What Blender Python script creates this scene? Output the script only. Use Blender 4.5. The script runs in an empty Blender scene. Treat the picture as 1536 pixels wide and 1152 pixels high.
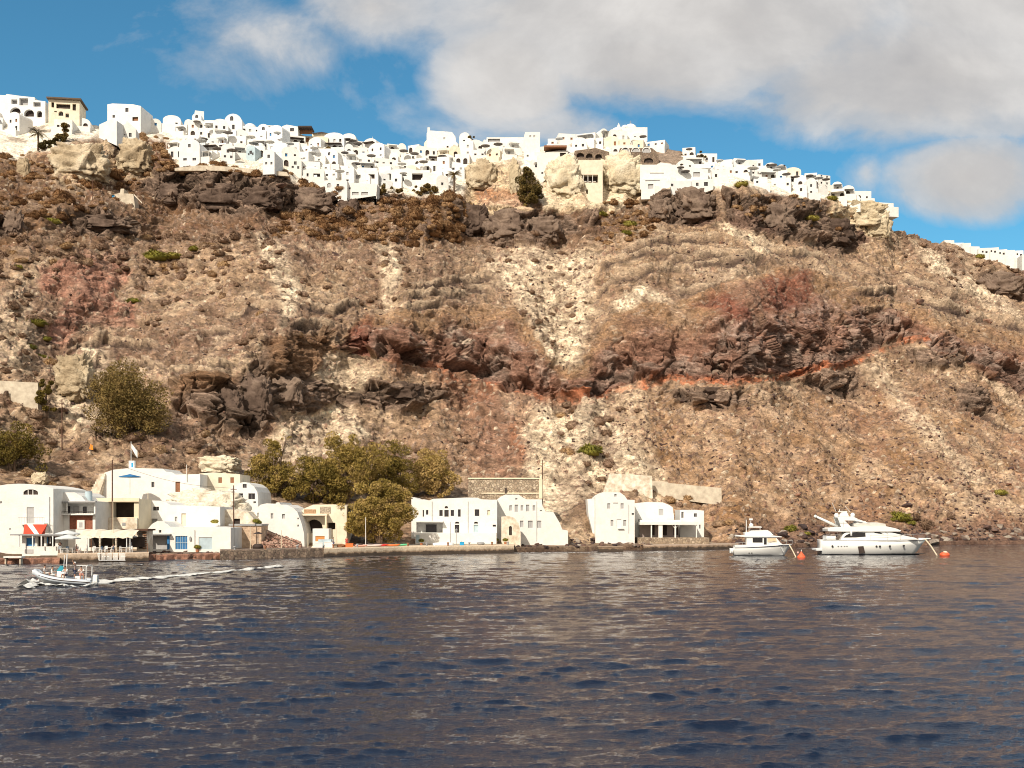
import bpy, bmesh, math, random
import numpy as np
from mathutils import Vector, Matrix
from mathutils.geometry import tessellate_polygon
S = bpy.context.scene
COL = S.collection
F = 1647.0; HZ = 772.0; CH = 7.0          # focal length in photo pixels, horizon row, height of the deck above the sea
rng = random.Random(7)
nrg = np.random.default_rng(11)
R = math.radians

def P(px, py, D):
    """the place a distance D out to sea-side north of the camera that the photograph shows at px, py"""
    return Vector(((px-768.0)/F*D, D, CH+(HZ-py)/F*D))

# ------------------------------------------------------------------ scene tree helpers
def link(o, parent=None):
    COL.objects.link(o)
    if parent is not None: o.parent = parent
    return o
def tag(o, label=None, cat=None, group=None, kind=None):
    if label: o['label'] = label
    if cat: o['category'] = cat
    if group: o['group'] = group
    if kind: o['kind'] = kind
    return o
def empty(name, loc, rz=0.0, label=None, cat=None, group=None):
    o = bpy.data.objects.new(name, None); o.empty_display_size = 0.3
    o.location = loc; o.rotation_euler = (0, 0, rz)
    link(o); return tag(o, label, cat, group)

class MB:
    """collects vertices and faces of one mesh"""
    def __init__(s): s.v = []; s.f = []
    def add(s, v, f):
        b = len(s.v); s.v.extend([tuple(q) for q in v]); s.f.extend([tuple(i+b for i in q) for q in f]); return s
    def box(s, x0, y0, z0, x1, y1, z1):
        v = [(x0,y0,z0),(x1,y0,z0),(x1,y1,z0),(x0,y1,z0),(x0,y0,z1),(x1,y0,z1),(x1,y1,z1),(x0,y1,z1)]
        return s.add(v, [(0,3,2,1),(4,5,6,7),(0,1,5,4),(1,2,6,5),(2,3,7,6),(3,0,4,7)])
    def tube(s, pts, r, n=6, cap=True):
        pts = [Vector(p) for p in pts]
        rr = r if isinstance(r, (list, tuple)) else [r]*len(pts)
        rings = []
        for i, p in enumerate(pts):
            t = (pts[min(i+1, len(pts)-1)]-pts[max(i-1, 0)])
            t = t.normalized() if t.length > 1e-9 else Vector((0,0,1))
            a = Vector((0,0,1)) if abs(t.z) < 0.9 else Vector((1,0,0))
            u = t.cross(a).normalized(); w = t.cross(u).normalized()
            rings.append([p+(u*math.cos(k*2*math.pi/n)+w*math.sin(k*2*math.pi/n))*rr[i] for k in range(n)])
        v = [q for rg in rings for q in rg]; f = []
        for i in range(len(pts)-1):
            for k in range(n):
                f.append((i*n+k, (i+1)*n+k, (i+1)*n+(k+1) % n, i*n+(k+1) % n))
        if cap: f.append(tuple(range(n))); f.append(tuple(reversed(range((len(pts)-1)*n, len(pts)*n))))
        return s.add(v, f)
    def loft(s, rings, close=True, cap=True):
        n = len(rings[0]); v = [q for rg in rings for q in rg]; f = []
        for i in range(len(rings)-1):
            for k in range(n if close else n-1):
                f.append((i*n+k, i*n+(k+1) % n, (i+1)*n+(k+1) % n, (i+1)*n+k))
        if cap: f.append(tuple(reversed(range(n)))); f.append(tuple(range((len(rings)-1)*n, len(rings)*n)))
        return s.add(v, f)
    def dome(s, c, r, rz, n=16, m=6, squash=1.0):
        rings = []
        for j in range(m+1):
            a = j/m*math.pi/2
            rr = r*math.cos(a) if j < m else r*0.02
            rings.append([(c[0]+rr*math.cos(k*2*math.pi/n), c[1]+rr*math.sin(k*2*math.pi/n)*squash, c[2]+rz*math.sin(a)) for k in range(n)])
        return s.loft(rings)
    def prism(s, out, y0, y1):
        """outline in the x-z plane pushed from y0 to y1"""
        n = len(out); v = [(a, y0, b) for a, b in out]+[(a, y1, b) for a, b in out]
        f = [(i, (i+1) % n, n+(i+1) % n, n+i) for i in range(n)]
        tr = tessellate_polygon([[Vector((a, b, 0)) for a, b in out]])
        f += [tuple(t) for t in tr]+[tuple(q+n for q in reversed(t)) for t in tr]
        return s.add(v, f)
    def mesh(s, name, mat, smooth=False):
        me = bpy.data.meshes.new(name); me.from_pydata(s.v, [], s.f)
        if mat: me.materials.append(mat)
        bm = bmesh.new(); bm.from_mesh(me); bmesh.ops.recalc_face_normals(bm, faces=bm.faces); bm.to_mesh(me); bm.free()
        if smooth: me.polygons.foreach_set('use_smooth', [True]*len(me.polygons))
        me.update(); return me
    def build(s, name, mat, parent=None, smooth=False, bevel=0.0):
        o = bpy.data.objects.new(name, s.mesh(name, mat, smooth)); link(o, parent)
        if bevel: m = o.modifiers.new('b', 'BEVEL'); m.width = bevel; m.segments = 2; m.limit_method = 'ANGLE'
        return o

def np_mesh(name, verts, faces, mat=None, smooth=True):
    """fast mesh from numpy arrays (faces: n x 3 or n x 4)"""
    me = bpy.data.meshes.new(name)
    verts = np.asarray(verts, np.float32); faces = np.asarray(faces, np.int32)
    k = faces.shape[1]
    me.vertices.add(len(verts)); me.vertices.foreach_set('co', verts.ravel())
    me.loops.add(faces.size); me.loops.foreach_set('vertex_index', faces.ravel())
    me.polygons.add(len(faces)); me.polygons.foreach_set('loop_start', np.arange(0, faces.size, k, dtype=np.int32))
    me.polygons.foreach_set('loop_total', np.full(len(faces), k, np.int32))
    me.polygons.foreach_set('use_smooth', np.full(len(faces), smooth))
    if mat: me.materials.append(mat)
    me.update(calc_edges=True); return me
def set_color(me, rgb, name='Col'):
    a = me.color_attributes.new(name, 'FLOAT_COLOR', 'POINT')
    c = np.ones((len(rgb), 4), np.float32); c[:, :3] = rgb
    a.data.foreach_set('color', c.ravel())

# ------------------------------------------------------------------ noise
_perm = np.random.default_rng(3).permutation(256).astype(np.int32)
_g = np.random.default_rng(5).normal(size=(256, 3)).astype(np.float32); _g /= np.linalg.norm(_g, axis=1)[:, None]
_rnd = np.random.default_rng(8).random((256, 4)).astype(np.float32)
def hsh(i, j, k): return _perm[(_perm[(_perm[i & 255]+j) & 255]+k) & 255]
def pn(x, y, z):
    x = np.asarray(x, np.float32); y = np.asarray(y, np.float32)+np.float32(0); z = np.asarray(z, np.float32)
    x, y, z = np.broadcast_arrays(x, y, z)
    xi = np.floor(x).astype(np.int32); yi = np.floor(y).astype(np.int32); zi = np.floor(z).astype(np.int32)
    fx, fy, fz = x-xi, y-yi, z-zi
    ux, uy, uz = [t*t*t*(t*(t*6-15)+10) for t in (fx, fy, fz)]
    out = 0
    for a in (0, 1):
        for b in (0, 1):
            for c in (0, 1):
                g = _g[hsh(xi+a, yi+b, zi+c)]
                d = g[..., 0]*(fx-a)+g[..., 1]*(fy-b)+g[..., 2]*(fz-c)
                out = out+d*(ux if a else 1-ux)*(uy if b else 1-uy)*(uz if c else 1-uz)
    return out*1.5
def fbm(x, y, z, o=4, gain=0.5):
    s = 0; a = 1.0; f = 1.0; t = 0
    for i in range(o):
        s = s+a*pn(x*f+i*17.3, y*f+i*5.1, z*f-i*9.7); t += a; a *= gain; f *= 2.03
    return s/t*1.5
def ridged(x, y, z, o=4):
    s = 0; a = 1.0; f = 1.0; t = 0
    for i in range(o):
        s = s+a*(1-np.abs(pn(x*f+i*7.3, y*f-i*3.1, z*f+i*19.7))*2); t += a; a *= 0.5; f *= 2.07
    return s/t
def worley(x, y, z):
    """F1, F2 and four random numbers of the nearest cell"""
    x = np.asarray(x, np.float32); y = np.asarray(y, np.float32); z = np.asarray(z, np.float32)
    xi = np.floor(x).astype(np.int32); yi = np.floor(y).astype(np.int32); zi = np.floor(z).astype(np.int32)
    f1 = np.full(x.shape, 9, np.float32); f2 = f1.copy(); idn = np.zeros(x.shape, np.int32); vx = np.zeros_like(f1); vz = np.zeros_like(f1)
    for a in (-1, 0, 1):
        for b in (-1, 0, 1):
            for c in (-1, 0, 1):
                h = hsh(xi+a, yi+b, zi+c); r = _rnd[h]
                ex = xi+a+r[..., 0]-x; ez = zi+c+r[..., 2]-z; d = ex**2+(yi+b+r[..., 1]-y)**2+ez**2
                nw = d < f1
                f2 = np.where(nw, f1, np.minimum(f2, d)); idn = np.where(nw, h, idn); vx = np.where(nw, ex, vx); vz = np.where(nw, ez, vz); f1 = np.where(nw, d, f1)
    return np.sqrt(f1), np.sqrt(f2), np.concatenate([_rnd[(idn*7+13) & 255], vx[..., None], vz[..., None]], -1)
def facet(q, a, b_):
    """one flat broken face per cell: offset plus tilt"""
    return a*(q[..., 0]-.5)+b_*(q[..., 4]*(q[..., 1]-.5)+q[..., 5]*(q[..., 2]-.35))*2
def sstep(a, b, x): t = np.clip((x-a)/(b-a), 0, 1); return t*t*(3-2*t)
def poly_sd(px, py, poly):
    """signed distance to a polygon, positive inside"""
    d = np.full(px.shape, 1e9, np.float32); ins = np.zeros(px.shape, bool); n = len(poly)
    for i in range(n):
        x0, y0 = poly[i]; x1, y1 = poly[(i+1) % n]
        ex, ey = x1-x0, y1-y0
        t = np.clip(((px-x0)*ex+(py-y0)*ey)/(ex*ex+ey*ey+1e-9), 0, 1)
        d = np.minimum(d, (px-x0-t*ex)**2+(py-y0-t*ey)**2)
        ins ^= ((y0 > py) != (y1 > py)) & (px < (x1-x0)*(py-y0)/((y1-y0) if y1 != y0 else 1e-9)+x0)
    d = np.sqrt(d); return np.where(ins, d, -d)
def line_d(px, py, pts):
    d = np.full(px.shape, 1e9, np.float32)
    for (x0, y0), (x1, y1) in zip(pts[:-1], pts[1:]):
        ex, ey = x1-x0, y1-y0
        t = np.clip(((px-x0)*ex+(py-y0)*ey)/(ex*ex+ey*ey), 0, 1)
        d = np.minimum(d, (px-x0-t*ex)**2+(py-y0-t*ey)**2)
    return np.sqrt(d)

# ------------------------------------------------------------------ materials
def nodes(name):
    m = bpy.data.materials.new(name); m.use_nodes = True; nt = m.node_tree; nt.nodes.clear()
    out = nt.nodes.new('ShaderNodeOutputMaterial'); b = nt.nodes.new('ShaderNodeBsdfPrincipled')
    nt.links.new(b.outputs[0], out.inputs[0]); return m, nt, b
def N(nt, t, **k):
    n = nt.nodes.new(t)
    for a, b in k.items(): setattr(n, a, b)
    return n
def mixc(nt, fac, a, b, mode='MIX'):
    m = N(nt, 'ShaderNodeMix', data_type='RGBA', blend_type=mode)
    for s, v in ((0, fac), (6, a), (7, b)):
        if hasattr(v, 'links') or isinstance(v, bpy.types.NodeSocket): nt.links.new(v, m.inputs[s])
        else: m.inputs[s].default_value = v if s == 0 else (tuple(v)+(1,) if len(v) == 3 else v)
    return m.outputs[2]
def ramp(nt, src, stops):
    r = N(nt, 'ShaderNodeValToRGB'); nt.links.new(src, r.inputs[0])
    e = r.color_ramp.elements
    while len(e) > 1: e.remove(e[-1])
    for i, (p, c) in enumerate(stops):
        q = e[0] if i == 0 else e.new(p)
        q.position = p; q.color = (c, c, c, 1) if isinstance(c, (int, float)) else tuple(c)+(1,)
    return r.outputs[0]
def noise_tex(nt, scale, detail=4, rough=0.55, vec=None, dist=0.0):
    n = N(nt, 'ShaderNodeTexNoise'); n.inputs['Scale'].default_value = scale; n.inputs['Detail'].default_value = detail
    n.inputs['Roughness'].default_value = rough; n.inputs['Distortion'].default_value = dist
    if vec is None:
        vec = N(nt, 'ShaderNodeNewGeometry').outputs['Position']
    nt.links.new(vec, n.inputs['Vector']); return n.outputs['Fac']
def bump(nt, b, h, dist=0.1, strength=1.0):
    n = N(nt, 'ShaderNodeBump'); n.inputs['Distance'].default_value = dist; n.inputs['Strength'].default_value = strength
    nt.links.new(h, n.inputs['Height']); nt.links.new(n.outputs[0], b.inputs['Normal'])
_mats = {}
def M(name, c, rough=0.85, var=0.12, scale=1.2, bmp=0.0, spec=0.3, c2=None, metal=0.0):
    """a plain coloured surface with uneven tone, weather stains and slight relief"""
    if name in _mats: return _mats[name]
    m, nt, b = nodes(name)
    n1 = noise_tex(nt, scale, 5, 0.6)
    lo = tuple(x*(1-var) for x in c); hi = tuple(min(1, x*(1+var)) for x in c)
    if c2: lo = c2
    col = mixc(nt, ramp(nt, n1, [(0.32, 0), (0.68, 1)]), lo, hi)
    nt.links.new(col, b.inputs['Base Color'])
    b.inputs['Roughness'].default_value = rough; b.inputs['Specular IOR Level'].default_value = spec
    b.inputs['Metallic'].default_value = metal
    if bmp: bump(nt, b, noise_tex(nt, scale*6, 4), bmp)
    _mats[name] = m; return m
def attr_mat(name, fine=2.2, vary=0.35, bmp=0.25):
    """vertex coloured rock and earth with fine grain"""
    m, nt, b = nodes(name)
    a = N(nt, 'ShaderNodeAttribute', attribute_name='Col')
    n1 = noise_tex(nt, fine, 8, 0.75, None, .6)
    c = mixc(nt, 1.0, a.outputs['Color'], ramp(nt, n1, [(0.30, 1-vary*1.3), (0.5, 1.0), (0.72, 1+vary)]), 'MULTIPLY')
    g = N(nt, 'ShaderNodeNewGeometry'); mp = N(nt, 'ShaderNodeMapping'); mp.inputs['Scale'].default_value = (1, 1, 1.9); mp.inputs['Rotation'].default_value = (.35, .2, 0); nt.links.new(g.outputs['Position'], mp.inputs[0])
    for sc_, lo, hi in ((1.15, .60, 1.34), (2.9, .66, 1.32)):
        vo = N(nt, 'ShaderNodeTexVoronoi'); vo.inputs['Scale'].default_value = sc_; vo.inputs['Randomness'].default_value = 1.0; nt.links.new(mp.outputs[0], vo.inputs['Vector'])
        se = N(nt, 'ShaderNodeSeparateColor'); nt.links.new(vo.outputs['Color'], se.inputs[0])
        c = mixc(nt, 1.0, c, ramp(nt, se.outputs[0], [(0.0, lo), (.16, .94), (.8, 1.03), (1.0, hi)]), 'MULTIPLY')
    nt.links.new(c, b.inputs['Base Color']); b.inputs['Roughness'].default_value = 0.95
    b.inputs['Specular IOR Level'].default_value = 0.12
    bump(nt, b, n1, bmp)
    return m
def brick_mat(name, c1, c2, mortar, scale, rot=0.0, w=0.5, h=0.25, var=0.5):
    m, nt, b = nodes(name)
    tc = N(nt, 'ShaderNodeTexCoord'); mp = N(nt, 'ShaderNodeMapping'); mp.inputs['Rotation'].default_value = (R(90), 0, 0)
    nt.links.new(tc.outputs['Object'], mp.inputs[0])
    br = N(nt, 'ShaderNodeTexBrick'); nt.links.new(mp.outputs[0], br.inputs[0])
    br.inputs['Scale'].default_value = scale; br.inputs['Color1'].default_value = tuple(c1)+(1,); br.inputs['Color2'].default_value = tuple(c2)+(1,)
    br.inputs['Mortar'].default_value = tuple(mortar)+(1,); br.inputs['Mortar Size'].default_value = 0.03
    br.inputs['Brick Width'].default_value = w; br.inputs['Row Height'].default_value = h
    n = noise_tex(nt, 3.0, 4)
    c = mixc(nt, 1.0, br.outputs[0], ramp(nt, n, [(0.3, 1-var*0.6), (0.7, 1+var*0.4)]), 'MULTIPLY')
    nt.links.new(c, b.inputs['Base Color']); b.inputs['Roughness'].default_value = 0.9
    bump(nt, b, br.outputs['Fac'], -0.04)
    return m
def stone_mat(name, cols, mortar, scale=2.0):
    """irregular rubble masonry"""
    m, nt, b = nodes(name)
    g = N(nt, 'ShaderNodeNewGeometry')
    v = N(nt, 'ShaderNodeTexVoronoi'); v.inputs['Scale'].default_value = scale; nt.links.new(g.outputs['Position'], v.inputs['Vector'])
    ve = N(nt, 'ShaderNodeTexVoronoi', feature='DISTANCE_TO_EDGE'); ve.inputs['Scale'].default_value = scale; nt.links.new(g.outputs['Position'], ve.inputs['Vector'])
    sx = N(nt, 'ShaderNodeSeparateColor'); nt.links.new(v.outputs['Color'], sx.inputs[0])
    c = ramp(nt, sx.outputs[0], [(i/(len(cols)-1), q) for i, q in enumerate(cols)])
    e = ramp(nt, ve.outputs['Distance'], [(0.02, 0), (0.10, 1)])
    c = mixc(nt, e, mortar, c)
    nt.links.new(c, b.inputs['Base Color']); b.inputs['Roughness'].default_value = 0.95
    bump(nt, b, e, 0.12)
    return m
WHITE = M('limewash_white', (0.755, 0.735, 0.685), 0.8, 0.07, 0.9, 0.05)
WHITE2 = M('limewash_cool_white', (0.74, 0.74, 0.72), 0.8, 0.07, 0.5, 0.01)
CREAMW = M('cream_plaster', (0.75, 0.66, 0.51), 0.85, 0.12, 0.7, 0.02)
YELLOW = M('pale_yellow_plaster', (0.72, 0.62, 0.45), 0.85, 0.08, 0.6, 0.01)
WORN = M('worn_limewash', (0.78, 0.72, 0.60), 0.9, 0.1, 0.9, 0.05, c2=(0.48, 0.38, 0.27))
DARK = M('dark_glass', (0.035, 0.03, 0.032), 0.25, 0.3, 1.0, spec=0.5)
SHADE = M('dark_interior', (0.05, 0.036, 0.03), 0.8, 0.3)
GREYSH = M('grey_shutter', (0.42, 0.41, 0.40), 0.7, 0.1)
BLUE = M('blue_paint', (0.03, 0.16, 0.36), 0.6, 0.15)
BRBLUE = M('bright_blue_paint', (0.02, 0.30, 0.58), 0.55, 0.1)
PALEBL = M('pale_blue_paint', (0.42, 0.52, 0.56), 0.65, 0.1)
BROWN = M('brown_wood', (0.26, 0.12, 0.06), 0.7, 0.25, 4)
POLEW = M('weathered_pole_wood', (0.11, 0.055, 0.035), 0.85, 0.3, 3)
GREY = M('grey_metal', (0.3, 0.3, 0.3), 0.5, 0.1)
CANVAS = M('cream_canvas', (0.72, 0.64, 0.50), 0.9, 0.08, 1.5)
CONC = M('pale_concrete', (0.60, 0.53, 0.41), 0.9, 0.12, 0.8, 0.05, c2=(0.44, 0.37, 0.28))
RUBBLE = stone_mat('rubble_masonry', [(0.22,0.16,0.11),(0.42,0.33,0.23),(0.30,0.22,0.15),(0.55,0.45,0.33),(0.16,0.11,0.08)], (0.34,0.27,0.19), 1.9)
BRICK = M('red_brown_render', (0.27, 0.10, 0.06), 0.9, 0.25, 3.0, 0.03)
GELCOAT = M('white_gelcoat', (0.80, 0.80, 0.76), 0.25, 0.02, 0.5, spec=0.5)
# ------------------------------------------------------------------ the cliff: one continuous sheet of earth and rock
def pl(pts):
    xs = [a for a, b in pts]; ys = [b for a, b in pts]
    return lambda x: np.interp(x, xs, ys)
shore_y = pl([(-500,862),(0,846),(225,842),(430,837),(600,832),(770,829),(900,826),(1060,824),(1230,820),(1536,816),(2040,810)])
sky_y = pl([(-500,120),(-200,145),(0,176),(70,182),(150,188),(215,196),(300,199),(350,202),(420,204),(520,222),(600,230),(640,224),(700,228),(760,226),
            (840,216),(905,206),(940,204),(1000,222),(1100,248),(1170,256),(1240,280),(1290,297),(1312,304),(1326,318),(1342,344),(1390,360),(1440,371),(1490,392),(1536,409),(1700,450),(2040,540)])
dsky = pl([(-500,372),(0,392),(400,410),(770,425),(950,432),(1320,440),(1420,470),(1536,455),(2040,400)])
def Dsea(py, z=0.0): return (CH-z)*F/(py-HZ)
NC, NR = 1500, 660
colx = np.concatenate([np.linspace(-480, -20, 160, endpoint=False), np.linspace(-20, 1556, NC-320), np.linspace(1556, 2030, 161)[1:]]).astype(np.float32)
NC = len(colx)
tt = np.linspace(0, 1, NR).astype(np.float32)
yb = shore_y(colx)-5.0; ysk = sky_y(colx)
PX = np.broadcast_to(colx, (NR, NC)).astype(np.float32)
PY = (yb[None, :]+(ysk-yb)[None, :]*tt[:, None]).astype(np.float32)
wx = PX+12*fbm(PX/60, PY/60, 3.1, 4); wy = PY+9*fbm(PX/50, PY/50, 7.7, 4)
wx2 = PX+5*fbm(PX/14, PY/14, 1.1, 3); wy2 = PY+4*fbm(PX/14, PY/14, 9.7, 3)

UP_CRAGS = [[(208,268),(250,252),(330,248),(420,256),(440,275),(500,292),(545,308),(556,332),(470,330),(430,322),(400,312),(380,322),(340,328),(300,312),(240,302),(212,290)],
            [(-40,318),(10,320),(24,345),(8,360),(-40,365)], [(98,322),(140,312),(215,330),(205,352),(130,362),(100,350)],
            [(700,300),(730,312),(800,316),(850,322),(882,345),(850,352),(812,372),(742,372),(700,350),(672,320)],
            [(672,300),(690,296),(712,330),(735,362),(700,345)],
            [(972,298),(1000,284),(1068,284),(1080,308),(1070,336),(1000,336),(975,322)],
            [(1085,290),(1150,296),(1235,306),(1290,338),(1304,360),(1262,384),(1215,360),(1175,362),(1130,352),(1090,330)],
            [(1462,412),(1536,402),(1620,430),(1600,462),(1490,440)], [(880,318),(905,322),(900,340),(880,342)], [(610,338),(660,330),(672,350),(630,360)]]
LOW_CRAG = [[(255,600),(262,570),(330,560),(372,556),(400,510),(440,505),(500,488),(505,520),(470,560),(515,590),(560,570),(660,576),(682,596),(640,604),(600,624),(560,606),(500,606),(470,618),(420,610),(398,650),(340,655),(300,625),(262,615)],
            [(1000,585),(1115,582),(1120,606),(1060,616),(1010,606)], [(1205,560),(1280,560),(1292,592),(1230,596)], [(1425,580),(1480,585),(1492,625),(1440,612)], [(1360,520),(1430,530),(1440,560),(1380,555)]]
PINK = [[(56,402),(90,396),(120,372),(190,384),(196,420),(160,440),(206,462),(208,492),(180,496),(120,486),(100,520),(70,500),(100,450),(60,440)]]
band_top = pl([(-500,700),(400,700),(500,520),(530,484),(600,470),(700,462),(772,464),(805,505),(838,556),(868,545),(890,512),(930,468),(960,455),(1010,458),(1090,422),(1180,400),(1245,414),(1300,440),(1345,452),(1400,478),(1452,492),(1536,496),(1700,520),(2040,600)])
band_bot = pl([(-500,690),(400,690),(500,520),(530,528),(600,545),(700,560),(770,588),(850,596),(900,590),(1000,566),(1100,570),(1200,560),(1262,546),(1300,530),(1340,508),(1390,520),(1450,548),(1536,590),(1700,620),(2040,640)])
seam = [(640,545),(700,572),(790,590),(850,600),(905,592),(1000,568),(1060,572),(1130,574),(1262,549),(1300,536),(1345,512),(1392,505)]
SCREE = [([(388,352),(402,345),(430,385),(452,430),(440,480),(425,500),(410,430)], .8), ([(560,358),(585,356),(600,400),(596,450),(575,452)], .7),
         ([(715,378),(800,372),(905,378),(890,430),(880,500),(862,560),(838,572),(800,500),(770,440),(730,400)], .62),
         ([(798,600),(850,598),(905,600),(940,650),(1000,715),(990,760),(900,730),(830,790),(790,720),(785,650)], .75),
         ([(440,540),(520,525),(565,560),(520,600),(560,650),(500,690),(440,690),(400,660),(470,610)], .6),
         ([(1075,332),(1100,332),(1160,372),(1150,384),(1110,364)], .9), ([(1370,362),(1420,380),(1480,440),(1536,470),(1536,486),(1470,460),(1400,410)], .55),
         ([(1285,548),(1310,552),(1400,640),(1480,718),(1466,730),(1380,660)], .5), ([(80,560),(130,520),(195,545),(180,600),(110,640),(80,600)], .7),
         ([(920,455),(955,432),(1000,450),(990,462),(940,475)], 1.0), ([(350,690),(420,660),(480,700),(380,740)], .4), ([(-30,470),(40,430),(60,520),(0,560)], .4),
         ([(1390,385),(1420,380),(1425,415),(1395,405)], .7), ([(1540,560),(1470,560),(1536,640)], .35)]
VILLAGE = [[(-520,60),(0,140),(215,150),(216,212),(150,205),(95,216),(30,236),(-520,300)],
           [(205,150),(640,190),(950,180),(1330,290),(1330,300),(1260,300),(1200,302),(1120,278),(1062,282),(1060,300),(970,290),(955,306),(815,312),(800,262),(720,246),(696,292),(640,296),(566,288),(562,304),(500,288),(438,272),(430,258),(262,246),(268,214),(215,206)]]
CREAMR = [([(1240,285),(1325,296),(1330,340),(1345,362),(1295,352),(1250,322)], 1), ([(812,240),(960,234),(1060,262),(1062,296),(985,292),(900,318),(815,314)], 1),
          ([(700,240),(770,244),(800,300),(795,322),(700,318)], .9), ([(80,222),(165,214),(178,270),(120,284),(80,270)], .6), ([(172,228),(220,212),(230,265),(190,268)], .6)]

def pmask(polys, ax, ay, fe=5.0):
    m = np.zeros(ax.shape, np.float32)
    for p in polys:
        xs = [q[0] for q in p]; ys = [q[1] for q in p]
        sel = (ax > min(xs)-30) & (ax < max(xs)+30) & (ay > min(ys)-30) & (ay < max(ys)+30)
        if sel.any():
            v = sstep(-fe, fe, poly_sd(ax[sel], ay[sel], p)); m[sel] = np.maximum(m[sel], v)
    return m
m_up = pmask(UP_CRAGS, wx, wy); m_low = pmask(LOW_CRAG, wx, wy); m_pink = pmask(PINK, wx2, wy2, 4)
btop = band_top(wx); bbot = band_bot(wx)
m_band = sstep(-5, 5, wy-btop)*sstep(-4, 4, bbot-wy)
m_vil = pmask(VILLAGE, wx2, wy2, 4)
m_cream = np.zeros_like(m_vil)
for p, s in CREAMR: m_cream = np.maximum(m_cream, s*pmask([p], wx2, wy2, 4))
# steepness: loose slopes lie near their angle of rest, lava bands and crags stand up, the village sits on terraces
T = np.full(PX.shape, 0.74, np.float32)
T = T+0.10*fbm(PX/120, PY/60, 4.4, 3)
lower = sstep(690, 745, PY)*(1-sstep(860, 960, PX)); T = T*(1-lower)+0.50*lower
bt = sstep(0.15, 0.85, (wy-btop)/np.maximum(bbot-btop, 8))       # the band steepens towards its foot
T = T+m_band*(0.25+1.9*bt)
T = T+m_up*2.2+m_low*2.4+m_pink*0.8+m_cream*1.6
T = T*(1-m_vil)+(0.80+0.6*m_cream)*m_vil
def hblur(A, sig):
    n = int(sig*2.5); k = np.exp(-np.arange(-n, n+1)**2/(2*sig*sig)); k /= k.sum()
    B = np.pad(A, ((0, 0), (n, n)), mode='edge'); o = np.zeros_like(A)
    for i, q in enumerate(k): o += np.float32(q)*B[:, i:i+A.shape[1]]
    return o
T = np.maximum(hblur(T, 26), 0.40)
flatw = pl([(-500,12),(860,12),(875,4),(885,14),(1060,14),(1110,2),(2000,2)])(colx); Dq = Dsea(shore_y(colx))
def integrate(Tk):
    D = np.zeros_like(PY); s0 = (HZ-PY[0])/F
    D[0] = Dsea(shore_y(colx))+1.5
    for i in range(1, NR):
        s = (HZ-PY[i])/F; ds = s-(HZ-PY[i-1])/F
        z = CH+(HZ-PY[i-1])/F*D[i-1]; flat = (z > 0.75) & (D[i-1] < Dq+flatw)
        Ti = np.where(z <= 0.75, 1.2, np.where(flat, 0.02, Tk[i]))
        D[i] = D[i-1]+D[i-1]*ds/np.maximum(Ti-s, np.where(flat, 0.04, 0.12))
    return D
tgt = dsky(colx); kk = np.ones(NC, np.float32)
for it in range(10):
    D = integrate(T*kk[None, :]); kk *= (D[-1]/tgt)**0.9*0+np.clip(1+(D[-1]-tgt)/tgt*0.9, 0.8, 1.25)
kr = np.convolve(np.pad(kk, 60, mode='edge'), np.hanning(121)/np.hanning(121).sum(), 'valid')
D = integrate(T*kr[None, :]).astype(np.float32)
# gullies and spurs
up = sstep(0.02, 0.25, tt)[:, None]
g = 0.026*fbm(PX/230, PY/520, 2.2, 3)+0.015*fbm(PX/75+PY/300, PY/300, 5.2, 3)
g = g+0.022*np.exp(-((PX-838-(PY-560)*0.05)/60)**2)*sstep(330, 420, PY)*(1-sstep(600, 720, PY))
g = g-0.018*np.exp(-((PX-1130)/120)**2)*sstep(360, 440, PY)
D = hblur(D, 9)*(1+g*up)
def world(px, py, D): return np.stack([(px-768)/F*D, D, CH+(HZ-py)/F*D], -1)
W = world(PX, PY, D).astype(np.float32)
def normals(W):
    du = np.gradient(W, axis=1); dv = np.gradient(W, axis=0)
    n = np.cross(du, dv); n /= np.linalg.norm(n, axis=-1, keepdims=True)+1e-9; return n
Ws = W.copy()
nrm = normals(W)
X, Y, Z = W[..., 0], W[..., 1], W[..., 2]
crag = np.clip(m_up+m_low+m_band*(.45+.5*sstep(0.1, .6, bt))+m_pink*.35, 0, 1)
# blocky lava: jointed blocks with deep cracks; vertical columns in the lower crag
bw = fbm(X/9, Y/9, Z/9, 3)
disp = np.zeros_like(X); tone = np.ones_like(X); hue = np.zeros_like(X)
sel = crag > 0.02
xs, ys, zs, bws = X[sel], Y[sel], Z[sel], bw[sel]
zw = zs+0.18*xs
k1, k2, p4 = worley(xs/12+bws*.5, ys/14, zs/10+bws*.4); f1, f2, r4 = worley(xs/4.6+bws*.6, ys/6, zw/4.2+bws*.5); g1, g2, q4 = worley(xs/2.0+bws*.6, ys/3, zw/1.1-bws*.5)
lay_ = ridged(xs/14+bws*.5, ys/14, zw/1.7, 3)-.6
dd = facet(p4, 4.4, 3.2)+facet(r4, 1.9, 2.0)+facet(q4, .55, .7)+.9*lay_
dd = dd-1.6*(1-sstep(0, .05, k2-k1))-.5*(1-sstep(0, .06, f2-f1))+1.1*ridged(xs/16, ys/16, zs/11, 4)+0.35*fbm(xs/1.6, ys/1.6, zs/.8, 3)
rough_band = 1-0.35*np.clip(m_band[sel]*sstep(.75, .3, bt[sel]), 0, 1)
disp[sel] = dd*crag[sel]*rough_band; tone[sel] = 1+crag[sel]*((q4[:, 2]-.5)*.55+(r4[:, 3]-.5)*.45+(p4[:, 1]-.5)*.3+.5*lay_); hue[sel] = np.clip(r4[:, 1]*.6+.5*p4[:, 2]-.1, 0, 1)
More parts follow.
